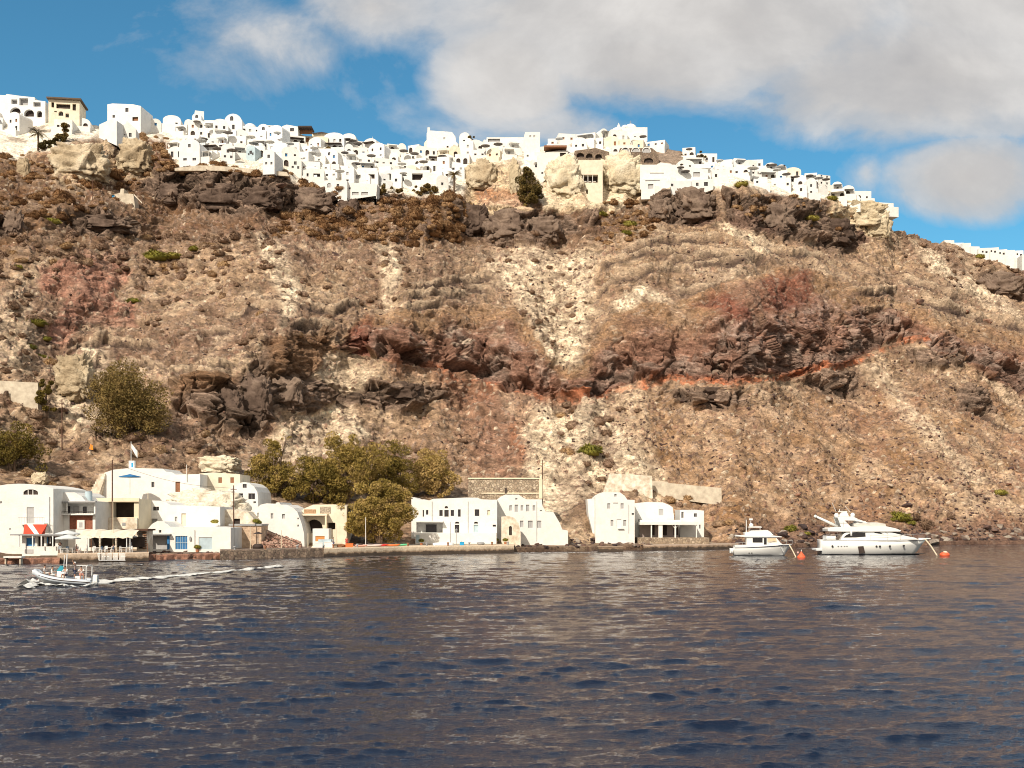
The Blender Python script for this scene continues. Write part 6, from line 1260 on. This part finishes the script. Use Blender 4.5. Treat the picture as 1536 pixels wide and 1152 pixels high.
# --- motor yacht
D = 194; k = D/F; XC = 1305
root = empty('motor_yacht', ((XC-768)*k, D, 0), R(-4), 'large white motor yacht with flybridge and radar arch moored at the right', 'motor yacht')
px = lambda x: (x-XC)*k; pz = lambda y: (831.3-y)*k
st = [(px(1231), 2.2, pz(809.5), 2.1, .12, -.5), (px(1245), 2.45, pz(809.6), 2.3, .12, -.6), (px(1280), 2.6, pz(810), 2.4, .15, -.7), (px(1310), 2.6, pz(810.3), 2.3, .2, -.7), (px(1335), 2.35, pz(810.4), 1.8, .3, -.65, .25), (px(1352), 1.75, pz(810), 1.15, .4, -.5, .6), (px(1364), 1.0, pz(809.4), .55, .5, -.3, 1.2), (px(1371), .12, pz(808.5), .06, .6, .0, 1.9)]
hull(st, GELCOAT, root); hull([(x, bc+.012, .16, bc*.96, .0, zk-.01, *(o)) for (x, bd, zd, bc, zc, zk, *o) in st], ANTI, root, 'waterline_band')
m_ = MB(); m_.loft([[(x+(o[0] if o else 0), -bd+.05, zd+.01), (x+(o[0] if o else 0), bd-.05, zd+.01)] for (x, bd, zd, bc, zc, zk, *o) in st], close=False, cap=False); m_.build('deck', GELCOAT, root)
m_ = MB()
for s_ in (-1, 1): m_.tube([(x+(o[0] if o else 0), s_*(bd+.02), zd-.02) for (x, bd, zd, bc, zc, zk, *o) in st], .06, 6)
m_.build('rub_rail', WHITE2, root)
pr = lambda name, pts, hw, mat, bev=.08: MB().prism([(px(a), pz(b)) for a, b in pts], -hw, hw).build(name, mat, root, bevel=bev)
pr('swim_platform', [(1222.5,825.5),(1232,825.5),(1232,822.5),(1222.5,822.5)], 2.0, WHITE2, .03)
pr('saloon', [(1258,809.6),(1262,801),(1268,797.2),(1305,796.6),(1326,796.8),(1340,800.2),(1355,803.8),(1366,806),(1372,809)], 1.95, GELCOAT)
for s_ in (-1, 1):
    y = s_*1.965
    MB().add([(px(a), y, pz(b)) for a, b in [(1262,806),(1266,802.4),(1272,799.4),(1281,797.9),(1294,798.6),(1294.5,804.6),(1280,805.8)]], [tuple(range(7))]).build('saloon_window', TINT, root)
    MB().add([(px(a), y, pz(b)) for a, b in [(1306,797.4),(1314,797.2),(1321,801.2),(1308,799.2)]], [tuple(range(4))]).build('side_window', TINT, root)
MB().add([(px(1322), -1.97, pz(797)), (px(1344), -1.5, pz(797.5)), (px(1352), -1.3, pz(801.2)), (px(1327), -1.97, pz(801.2))], [(0, 1, 2, 3)]).add([(px(1344), -1.5, pz(797.4)), (px(1344), 1.5, pz(797.4)), (px(1353), 1.3, pz(801.4)), (px(1353), -1.3, pz(801.4))], [(0, 1, 2, 3)]).build('windscreen', TINT, root)
pr('wheelhouse_glass', [(1300,797),(1343,797.5),(1351,801.5),(1300,801.5)], 1.6, TINT, .02)
pr('flybridge', [(1239,796.6),(1238.5,793),(1243,791),(1262,790),(1290,789.2),(1324,789.2),(1337,792),(1346,795.4),(1344,797),(1262,797.2)], 2.2, GELCOAT)
pr('flybridge_screen', [(1278,789.2),(1278,785),(1312,783.4),(1324,785.6),(1325,789.2)], 1.75, M('flybridge_cover', (.58,.55,.50), .8), .05)
pr('flybridge_seats', [(1282,785),(1296,784),(1296,781.5),(1284,782)], 1.4, WHITE2, .05)
for s_ in (-1, 1): MB().add([(px(a), s_*1.75, pz(b)) for a, b in [(1254,776),(1265,776.5),(1274,777.5),(1286,779.2),(1300,784.4),(1297,785.2),(1280,780.6),(1264,780.4),(1273,789.5),(1259,789.8)]]+[(px(a), s_*1.6, pz(b)) for a, b in [(1254,776),(1265,776.5),(1274,777.5),(1286,779.2),(1300,784.4),(1297,785.2),(1280,780.6),(1264,780.4),(1273,789.5),(1259,789.8)]], [tuple(range(10)), tuple(range(19, 9, -1))]+[(i, (i+1) % 10, 10+(i+1) % 10, 10+i) for i in range(10)]).build('radar_arch', GELCOAT, root)
pr('arch_top', [(1254,776),(1259,774.6),(1276,774.6),(1284,778.2),(1280,779.4),(1262,779)], 1.74, GELCOAT, .04)
for x, y, s_ in ((1255.5, 773, .42), (1279.5, 772.4, .42)): MB().tube([(px(x), 0, pz(y)-s_), (px(x), 0, pz(y)+s_*.2), (px(x), 0, pz(y)+s_*.8), (px(x), 0, pz(y)+s_)], [s_*.8, s_, s_*.6, .05], 14).build('radar_dome', GELCOAT, root, True)
pr('radar_mast', [(1259,774.4),(1262,768.6),(1270,767.6),(1273,774.4)], .5, GELCOAT, .05); MB().box(px(1258), -.15, pz(767.4), px(1271), .15, pz(766.4)).build('radar_scanner', WHITE2, root); MB().tube([(px(1260), 0, pz(768)), (px(1260), 0, pz(763.6))], .07, 6).build('horn', WHITE2, root)
for x0, x1, y1 in ((1254.5, 1248.5, 754), (1275, 1267.5, 759)): MB().tube([(px(x0), -.4, pz(768)), (px(x1), -.4, pz(y1))], .035, 5).build('antenna', WHITE2, root)
MB().tube([(px(1259), 1.0, pz(789.5)), (px(1226.5), 1.0, pz(774.5))], [.26, .20], 8).tube([(px(1227.5), 1.0, pz(775.6)), (px(1224.5), 1.0, pz(773.2))], [.30, .24], 8).build('crane', GELCOAT, root, True)
MB().tube([(px(1273.3), -2.1, pz(796)), (px(1273.3), -2.1, pz(803.6))], .17, 8).build('fender', WHITE2, root, True)
MB().add([(px(a), -2.62, pz(b)) for a, b in [(1282,819),(1290,818.4),(1292.4,828.4),(1284,829.6)]]+[(px(a), -2.35, pz(b)) for a, b in [(1282,819),(1290,818.4),(1292.4,828.4),(1284,829.6)]], [(0,1,2,3),(7,6,5,4),(0,4,5,1),(1,5,6,2),(2,6,7,3),(3,7,4,0)]).build('dark_fender', SHADE, root)
for x, y in ((1245, 818.6), (1309, 818.7), (1314, 818.7), (1328.5, 818.5), (1350, 818)):
    bb = 2.62 if x < 1340 else 2.05; MB().tube([(px(x), -bb, pz(y)), (px(x), -bb+.25, pz(y))], .17, 10).build('porthole', TINT, root)
for i, x in enumerate((1253.5, 1258, 1262.5, 1266)): MB().box(px(x)-.12, -2.56, pz(819.2), px(x)+.14, -2.45, pz(817.8)).build('name_letter', GREY, root)
pts = [(px(x), -y, pz(z)) for x, y, z in ((1300,2.5,809.6),(1325,2.4,809.6),(1345,2.1,809.2),(1365,1.3,808.4),(1388,.2,807.2))]; rail(root, pts, pts, .85, STEEL)
pts = [(px(x), -2.3, pz(809.5)) for x in (1236, 1242, 1250, 1257)]; rail(root, pts, pts, .9, STEEL); pts = [(px(x), -2.05, pz(789.6)) for x in (1241, 1250, 1262, 1276)]; rail(root, pts, pts, .8, STEEL)
pr('pulpit', [(1376,809.4),(1393,808.2),(1393,806.8),(1376,806.6)], .35, WHITE2, .03)
pr('stern_seat', [(1238,809),(1238,803.6),(1252,803.6),(1252,809)], 1.6, WHITE2, .05)
ROPE = M('pale_mooring_rope', (.66,.56,.40), .9)
yw = root.location
tag(MB().tube([P(1388, 809, 191), P(1397, 820, 188), P(1405.5, 833.2, 185)], .12, 6).build('mooring_line', ROPE), 'thick pale line from the yacht bow down to the water', 'mooring line')
tag(MB().tube([P(1184, 817.5, 186), P(1189, 826, 184.5), P(1194, 836, 182)], .10, 6).build('mooring_line', ROPE), 'pale line from the cabin boat bow down to the water', 'mooring line')
ORB = M('orange_buoy_plastic', (.78,.13,.05), .5, .08, spec=.4)
def buoy_cone(x, y, rad, h, lab):
    D = float(Dsea(y)); root = empty('cone_buoy', (((x-768)/F*D), D, 0), 0, lab, 'buoy'); MB().tube([(0,0,-.3),(0,0,.12),(0,0,h*.8),(0,0,h)], [rad, rad, rad*.22, .03], 18).build('float', ORB, root); MB().tube([(0,0,h),(0,0,h+.25)], .06, 8).build('eye', WHITE2, root)
buoy_cone(1202, 836.5, .68, 1.05, 'orange conical buoy beside the cabin boat')
D = float(Dsea(834)); root = empty('round_buoy', ((1417-768)/F*D, D, 0), 0, 'round orange buoy with a pale cap right of the yacht', 'buoy'); v, f = ICO[3]; o = link(bpy.data.objects.new('float', np_mesh('float', v*np.array([.85,.7,.5])+np.array([0,0,.2]), f, ORB)), root); MB().dome((.1, 0, .55), .42, .3, 14, 5).build('cap', M('pale_cap', (.75,.55,.42)), root, True)
D = float(Dsea(830)); root = empty('mooring_float', ((1197-768)/F*D, D, 0), 0, 'tiny pink mooring float behind the cone buoy', 'buoy'); link(bpy.data.objects.new('float', np_mesh('float', v*.2+np.array([0,0,.12]), f, M('pink_float', (.7,.4,.35)))), root); MB().tube([(0,0,.3),(0,0,.42)], .03, 6).build('eye', WHITE2, root)

# --- cabin boat
D = 187; k = D/F; XC = 1142; root = empty('cabin_boat', ((XC-768)*k, D, 0), R(-6), 'small white cabin boat with a dark stripe and fishing tower left of the yacht', 'cabin boat')
px = lambda x: (x-XC)*k; pz = lambda y: (833.0-y)*k
st = [(px(1101), 1.5, pz(819.6), 1.35, .3, -.3), (px(1115), 1.65, pz(819.4), 1.45, .3, -.4), (px(1135), 1.7, pz(818.4), 1.4, .35, -.45), (px(1152), 1.55, pz(817.2), 1.1, .42, -.4, .2), (px(1165), 1.15, pz(816.2), .65, .5, -.3, .5), (px(1173), .6, pz(815.8), .25, .6, -.1, .9), (px(1177), .08, pz(815.4), .04, .7, .1, 1.15)]
hull(st, GELCOAT, root)
for s_ in (-1, 1):
    m_ = MB(); m_.tube([(x+(o[0] if o else 0), s_*(bd+.01), zd-.13) for (x, bd, zd, bc, zc, zk, *o) in st], .06, 6); m_.build('stripe', NAVY, root)
m_ = MB(); m_.loft([[(x+(o[0] if o else 0), -bd, zd+.02), (x+(o[0] if o else 0), bd, zd+.02)] for (x, bd, zd, bc, zc, zk, *o) in st], close=False, cap=False); m_.build('deck', WHITE2, root)
pr = lambda name, pts, hw, mat, bev=.04: MB().prism([(px(a), pz(b)) for a, b in pts], -hw, hw).build(name, mat, root, bevel=bev)
pr('bulwark', [(1102,819.2),(1102,817),(1119,816.4),(1119,819)], 1.45, GELCOAT)
pr('cabin', [(1119,819),(1119,804.6),(1162,804.6),(1168,812.5),(1173,816.6)], 1.25, GELCOAT)
pr('roof', [(1103,803.6),(1106,802.4),(1150,801.6),(1171,804),(1170,805),(1120,805.2)], 1.45, WHITE2)
for s_ in (-1, 1):
    y = s_*1.262; q = lambda n, a, b, c, d, m__: MB().add([(px(a), y, pz(b)), (px(c), y, pz(b)), (px(c+(1.5 if n == 'curtained_window' else 0)), y, pz(d)), (px(a), y, pz(d))], [(0, 1, 2, 3)]).build(n, m__, root)
    q('side_window', 1128, 806, 1142.5, 813, TINT); q('door', 1144.5, 806, 1148.5, 816, TINT); q('curtained_window', 1149.5, 806, 1162, 812.5, M('drawn_curtain', (.66,.52,.34)))
pr('flybridge', [(1117,802.3),(1116,798),(1124,797),(1126,795),(1150,794.3),(1154,797),(1159,802)], 1.15, GELCOAT)
pr('tower_top', [(1123,790.8),(1123.5,789.2),(1141,789),(1142,790.8)], .9, GELCOAT); 
for x in (1124.5, 1140): 
    for s_ in (-1, 1): MB().tube([(px(x), s_*.8, pz(796)), (px(x), s_*.8, pz(790.5))], .035, 5).build('tower_leg', STEEL, root)
pr('dark_seat', [(1126,795),(1126,792.4),(1138,792.2),(1138,794.6)], .6, SHADE)
MB().tube([(px(1119.8), 0, pz(802)), (px(1119.8), 0, pz(779))], .07, 6).build('mast', WHITE2, root); MB().tube([(px(1127), 0, pz(789)), (px(1127), 0, pz(785.6)), (px(1127), 0, pz(784))], [.36, .36, .1], 12).build('radar_dome', GELCOAT, root, True)
MB().box(px(1124), -.2, pz(779.6), px(1129), .2, pz(777)).tube([(px(1126.5), 0, pz(784)), (px(1126.5), 0, pz(779))], .05, 5).build('light', WHITE2, root)
MB().tube([(px(1097.5), -1.2, pz(822)), (px(1098.5), -1.2, pz(829))], .24, 8).build('fender', GELCOAT, root, True); MB().box(px(1095), -.7, pz(829), px(1101), .7, pz(821.8)).build('outboard', GELCOAT, root, bevel=.08)
for x in (1122.5, 1126.5): MB().box(px(x)-.08, -1.56, pz(829.4), px(x)+.08, -1.40, pz(827.8)).build('porthole', TINT, root)
MB().tube([(px(1169), -1.05, pz(819)), (px(1173.5), -.75, pz(827))], .09, 8).build('bow_fender', WHITE2, root)
pts = [(px(x), -y, pz(z)) for x, y, z in ((1150,1.5,817),(1165,1.2,816),(1178,.7,815.6),(1188,.1,815.2))]; rail(root, pts, pts, .6, STEEL); pts = [(px(x), -1.4, pz(817.2)) for x in (1103, 1108, 1113, 1118)]; rail(root, pts, pts, .5, STEEL)

# --- people: one continuous skinned body each, clothes follow as shells
SKIN = M('sunburnt_skin', (.42,.23,.15), .6, .05); 
def person(name_label, loc, rz, pose='stand', top=(.7,.7,.68), legs=(.05,.06,.10), hair=(.03,.02,.015), arms='down', cap=None, group=None):
    """1.75 m figure; pose stand or sit; built round a joint skeleton"""
    root = empty('person', loc, rz, name_label, 'person', group); sit = pose == 'sit'; hz_ = .48 if sit else .93
    J = {'pelvis': (0,0,hz_), 'waist': (0,0,hz_+.16), 'chest': (0,.01,hz_+.38), 'neck': (0,.0,hz_+.56), 'head': (0,-.02,hz_+.66), 'crown': (0,-.02,hz_+.80)}
    Rr = {'pelvis': .15, 'waist': .125, 'chest': .155, 'neck': .055, 'head': .088, 'crown': .07}; E = [('pelvis','waist'),('waist','chest'),('chest','neck'),('neck','head'),('head','crown')]
    for s_, n in ((-1, 'l'), (1, 'r')):
        J['sh'+n] = (s_*.19, 0, hz_+.47); Rr['sh'+n] = .06
        if arms == 'up': el, wr = (s_*.33, -.10, hz_+.62), (s_*.22, -.18, hz_+.84)
        elif arms == 'fwd': el, wr = (s_*.25, -.16, hz_+.26), (s_*.16, -.40, hz_+.28)
        else: el, wr = (s_*.24, .02, hz_+.18), (s_*.25, -.06, hz_-.06)
        J['el'+n] = el; Rr['el'+n] = .042; J['wr'+n] = wr; Rr['wr'+n] = .028; d = (Vector(wr)-Vector(el)).normalized(); pm = Vector(wr)+d*.07; J['pm'+n] = tuple(pm); Rr['pm'+n] = .032
        E += [('chest','sh'+n),('sh'+n,'el'+n),('el'+n,'wr'+n),('wr'+n,'pm'+n)]; sd = d.cross(Vector((0,1,0.2))).normalized()
        for i in range(4): 
            f1_, f2_ = 'f%d%s' % (i, n), 'g%d%s' % (i, n); b_ = pm+sd*(.025*(i-1.5)); J[f1_] = tuple(b_+d*.045); J[f2_] = tuple(b_+d*(.078-.006*abs(i-1.5))+Vector((0,-.012,0))); Rr[f1_] = .009; Rr[f2_] = .007; E += [('pm'+n, f1_),(f1_, f2_)]
        J['t'+n] = tuple(Vector(wr)+d*.05+sd*.055); Rr['t'+n] = .010; E.append(('wr'+n,'t'+n))
        J['hp'+n] = (s_*.10, 0, hz_-.04); Rr['hp'+n] = .10
        kn, an = ((s_*.13, -.44, hz_+.02), (s_*.13, -.46, .09)) if sit else ((s_*.11, -.02, .49), (s_*.11, .03, .09))
        J['kn'+n] = kn; Rr['kn'+n] = .062; J['an'+n] = an; Rr['an'+n] = .042; J['to'+n] = (an[0]+s_*.02, an[1]-.17, .035); Rr['to'+n] = .035; E += [('pelvis','hp'+n),('hp'+n,'kn'+n),('kn'+n,'an'+n),('an'+n,'to'+n)]
    def skin(keys, sc, name, mat, lvl=1):
        ks = [q for q in J if q in keys]; ed = [(ks.index(a), ks.index(b)) for a, b in E if a in ks and b in ks]; me_ = bpy.data.meshes.new(name); me_.from_pydata([J[q] for q in ks], ed, [])
        o = bpy.data.objects.new(name, me_); COL.objects.link(o); md = o.modifiers.new('s', 'SKIN'); md.use_smooth_shade = True
        for i, q in enumerate(ks): sv = me_.skin_vertices[0].data[i]; sv.radius = (Rr[q]*sc, Rr[q]*sc*(.72 if q in ('chest','waist','pelvis') else 1)); sv.use_root = (i == 0)
        ss = o.modifiers.new('u', 'SUBSURF'); ss.levels = lvl; ss.render_levels = lvl
        dg = bpy.context.evaluated_depsgraph_get(); nm = bpy.data.meshes.new_from_object(o.evaluated_get(dg)); bpy.data.objects.remove(o); nm.materials.clear(); nm.materials.append(mat); n_ = bpy.data.objects.new(name, nm); link(n_, root); return n_
    skin(set(J), 1.0, 'body', SKIN)
    skin({'pelvis','waist','chest','shl','shr','ell','elr'}, 1.14, 'shirt', M('cloth_%.2f_%.2f_%.2f' % top, top, .9))
    skin({'pelvis','hpl','hpr','knl','knr'}, 1.16, 'trousers', M('cloth_%.2f_%.2f_%.2f' % legs, legs, .9))
    hd = Vector(J['head']); v, f = ICO[3]; q = v*np.array([.092,.105,.10])+np.array([0,.018,.075]); q[:, 1] = np.where(q[:, 2] < .05, np.maximum(q[:, 1], .03), q[:, 1]); o = link(bpy.data.objects.new('cap' if cap else 'hair', np_mesh('hair', q+np.array(hd), f, M('hair_%.2f_%.2f_%.2f' % (cap or hair), cap or hair, .8))), root)
    m_ = MB()
    for s_ in (-1, 1): m_.dome((hd.x+s_*.032, hd.y-.086, hd.z+.035), .010, .006, 6, 2)
    m_.build('eyes', SHADE, root); MB().add([(hd.x-.012, hd.y-.088, hd.z-.005), (hd.x+.012, hd.y-.088, hd.z-.005), (hd.x, hd.y-.112, hd.z-.002), (hd.x, hd.y-.09, hd.z+.035)], [(0,1,2),(0,2,3),(1,3,2),(0,3,1)]).build('nose', SKIN, root); MB().box(hd.x-.022, hd.y-.090, hd.z-.038, hd.x+.022, hd.y-.083, hd.z-.030).build('mouth', BROWN, root)
    return root
# --- inflatable speedboat
D = 109; k = D/F; XC = 98; RX = (XC-768)*k; root = empty('inflatable_boat', (RX, D, .10), R(180), 'grey inflatable speedboat with passengers cutting across the bay at the left', 'inflatable boat'); root.rotation_euler = (0, R(-4), R(180))
TUBE = M('grey_inflatable_tube', (.50,.54,.58), .5, .05, spec=.4); m_ = MB(); ptl = []
for i in range(13): t = i/12; ptl.append((-2.9+5.4*t, 1.0*(1-max(0, t-.62)**2*5.2), .42+.5*max(0, t-.45)**1.6*1.6))
bow = [(2.95, .38, 1.02), (3.05, 0, 1.06), (2.95, -.38, 1.02)]; path = ptl+bow+[(x, -y, z) for x, y, z in ptl[::-1]]
m_.tube(path, [.12]+[.27]*(len(path)-2)+[.12], 12); tb = m_.build('tube', TUBE, root, True)
m_ = MB()
for s_ in (-1, 1): m_.tube([(x, s_*(y+.25), z+.02) for x, y, z in ptl], .05, 6)
m_.build('rubbing_strake', SHADE, root); m_ = MB()
for s_ in (-1, 1): m_.tube([(x, s_*y, z+.27) for x, y, z in ptl[3:]], .035, 6)
m_.build('grab_line', SHADE, root)
hull([(-2.7, .85, .42, .8, .1, -.25), (-1, .85, .42, .8, .12, -.3), (1, .8, .48, .65, .2, -.28), (2.2, .5, .72, .35, .4, -.05), (2.9, .08, .98, .05, .75, .5)], GELCOAT, root)
MB().box(.0, -.45, .42, .75, .45, 1.25).build('console', GELCOAT, root, bevel=.06); MB().add([(.8, -.45, 1.25), (.8, .45, 1.25), (.45, .42, 1.85), (.45, -.42, 1.85)], [(0, 1, 2, 3)]).add([(.8, .46, 1.25), (.1, .46, 1.25), (.15, .43, 1.8), (.45, .43, 1.85)], [(0, 1, 2, 3)]).build('windscreen', M('teal_screen', (.03,.28,.36), .2, spec=.5), root)
MB().tube([(-.1, .3, .42), (-.1, .3, 3.0)], .05, 6).tube([(.15, .3, .42), (.15, .3, 2.9)], .03, 6).build('pole', WHITE2, root)
m_ = MB(); m_.tube([(-2.3, .75, .5), (-2.25, .75, 1.9), (-2.25, .5, 2.05), (-2.25, -.5, 2.05), (-2.25, -.75, 1.9), (-2.3, -.75, .5)], .045, 6); m_.tube([(-2.25, .6, 2.0), (-1.3, .6, 2.0)], .04, 6); m_.build('stern_arch', WHITE2, root)
MB().box(-3.2, -.25, .3, -2.75, .25, 1.15).box(-3.1, -.1, -.4, -2.9, .1, .298).build('outboard', GELCOAT, root, bevel=.06); MB().box(-1.6, -.5, .42, -1.1, .5, .9).build('seat', WHITE2, root, bevel=.05); MB().box(1.5, -.5, .45, 2.1, .5, .75).build('bow_seat', WHITE2, root, bevel=.05)
MB().box(2.9, -.2, .8, 3.3, .2, 1.2).build('bow_fender', GELCOAT, root, bevel=.06)
bz = .10
def onboat(x, y, z): return Vector((RX-x, D-y, z+.22))
person('person in white top with long dark hair sitting at the bow of the inflatable', onboat(2.0, .1, .52), R(100), 'sit', (.75,.72,.68), (.7,.66,.6), arms='down')
person('person in white bent forward sitting just ahead of the windscreen', onboat(1.15, .3, .38), R(80), 'sit', (.75,.75,.72), (.6,.6,.58), arms='fwd')
person('person in pale shirt with dark hair seated against the console', onboat(.2-.45, .6, .40), R(-10), 'sit', (.66,.62,.6), (.1,.1,.14), arms='fwd')
person('person with a white cap and raised arm standing at the helm of the inflatable', onboat(-1.0, .1, .35), R(-90+20), 'stand', (.34,.27,.25), (.06,.07,.12), arms='up', cap=(.78,.76,.72))
person('person in white top and pink trousers sitting at the stern of the inflatable', onboat(-1.75, .45, .42), R(30), 'sit', (.76,.72,.68), (.72,.33,.27), arms='fwd')
# cafe guests and staff
CG = None
person('person with a white hat standing beside the kiosk counter in light blue trousers', onq(90, 2.2), R(20), 'stand', (.10,.08,.08), (.42,.50,.58), cap=(.75,.72,.66), arms='fwd')
person('person in a pink shirt sitting right of the front parasol', onq(115, 1.9, 1.32), R(60), 'sit', (.62,.42,.38), (.5,.3,.25), arms='fwd')
person('person in blue leaning on the cafe rail right of the second log post', onq(196, 2.4), R(-40), 'stand', (.36,.42,.52), (.4,.45,.55), arms='fwd')
person('person in white sitting between the two log posts', onq(170, 2.4, 1.32), R(30), 'sit', (.72,.7,.66), (.08,.07,.1), arms='fwd')
person('person in white shirt and blue trousers walking on the quay before the arched house', onq(500, 2.6, 1.42), R(80), 'stand', (.7,.7,.68), (.08,.14,.3))
person('person in red standing under the edge of the largest tree', onq(520, 6, 1.42), R(0), 'stand', (.55,.05,.04), (.5,.04,.04))

# --- foam: bow wave, wake and wash along the shore
mf, nt, b = nodes('sea_foam'); n = noise_tex(nt, 2.4, 7, .68); at = N(nt, 'ShaderNodeAttribute', attribute_name='Col'); sc_ = N(nt, 'ShaderNodeSeparateColor'); nt.links.new(at.outputs['Color'], sc_.inputs[0])
ad = N(nt, 'ShaderNodeMath', operation='ADD'); nt.links.new(n, ad.inputs[0]); nt.links.new(sc_.outputs[0], ad.inputs[1]); al = ramp(nt, ad.outputs[0], [(.86, 0), (1.06, .92)]); nt.links.new(al, b.inputs['Alpha']); b.inputs['Base Color'].default_value = (.72, .72, .68, 1); b.inputs['Roughness'].default_value = .9; bump(nt, b, n, .2)
def foam(name, path, w0, w1, n_, s0, s1, h=.10, wav=.1, lab=None):
    """ribbon of broken foam along a path of (x px, y px) on the water"""
    pts = []; 
    for (x, y) in path: D_ = float(Dsea(y)); pts.append(np.array([(x-768)/F*D_, D_]))
    pts = np.array(pts); seg = np.linspace(0, len(pts)-1, n_); c = np.stack([np.interp(seg, range(len(pts)), pts[:, i]) for i in (0, 1)], 1); t = np.gradient(c, axis=0); t /= np.linalg.norm(t, axis=1)[:, None]; nm = np.stack([-t[:, 1], t[:, 0]], 1)
    kx = 15; u_ = np.linspace(-1, 1, kx); tt_ = np.linspace(0, 1, n_); w_ = (w0+(w1-w0)*tt_)*(1+.3*np.sin(tt_*40)+.2*np.sin(tt_*93)); xy = c[:, None]+nm[:, None]*(u_[None, :, None]*w_[:, None, None]); 
    _, _, dz_ = wave_field(xy[..., 0], xy[..., 1], xy[..., 1]); z = dz_+.05+h*(1-np.abs(u_))[None, :]*(.5+.5*pn(xy[..., 0]*1.5, xy[..., 1]*1.5, 0.5))
    s_ = (s0+(s1-s0)*tt_)[:, None]*(1-np.abs(u_)**1.5)[None, :]; V_ = np.concatenate([xy, z[..., None]], -1).reshape(-1, 3); id_ = np.arange(n_*kx).reshape(n_, kx); FF = np.stack([id_[:-1, :-1], id_[:-1, 1:], id_[1:, 1:], id_[1:, :-1]], -1).reshape(-1, 4)
    me_ = np_mesh(name, V_, FF, mf); set_color(me_, np.repeat(s_.reshape(-1, 1), 3, 1)); tag(link(bpy.data.objects.new(name, me_)), kind='stuff')
foam('wake_foam', [(134,875.5),(200,870),(270,864),(330,859),(420,850)], 1.9, 1.3, 240, 1.0, .6, .2)
foam('bow_wave_foam', [(34,884),(52,879),(80,880),(120,881),(148,878)], 1.1, .5, 60, .72, .5, .45)
foam('bow_spray', [(40,880),(50,876),(62,875)], 1.2, .6, 30, .75, .6, .9)
foam('boat_wash', [(1224,834),(1270,836),(1330,837),(1375,834)], .9, .9, 80, .42, .40, .04); foam('boat_wash', [(1096,835),(1130,836),(1180,836)], .6, .6, 40, .42, .4, .03)
foam('shore_foam', [(-30,849),(60,849),(140,849),(222,847),(320,842),(440,840)], 2.2, 2.2, 260, .40, .38, .03); foam('shore_foam', [(500,836),(640,833),(768,831)], 1.5, 1.5, 200, .32, .36, .02)
foam('shore_foam', [(772,830),(850,829),(900,830),(960,829),(1060,827)], 4.0, 3.0, 220, .42, .40, .03); foam('shore_foam', [(1060,826),(1230,822),(1536,818)], .8, .8, 300, .40, .40, .03)
print('objects', len(bpy.data.objects))
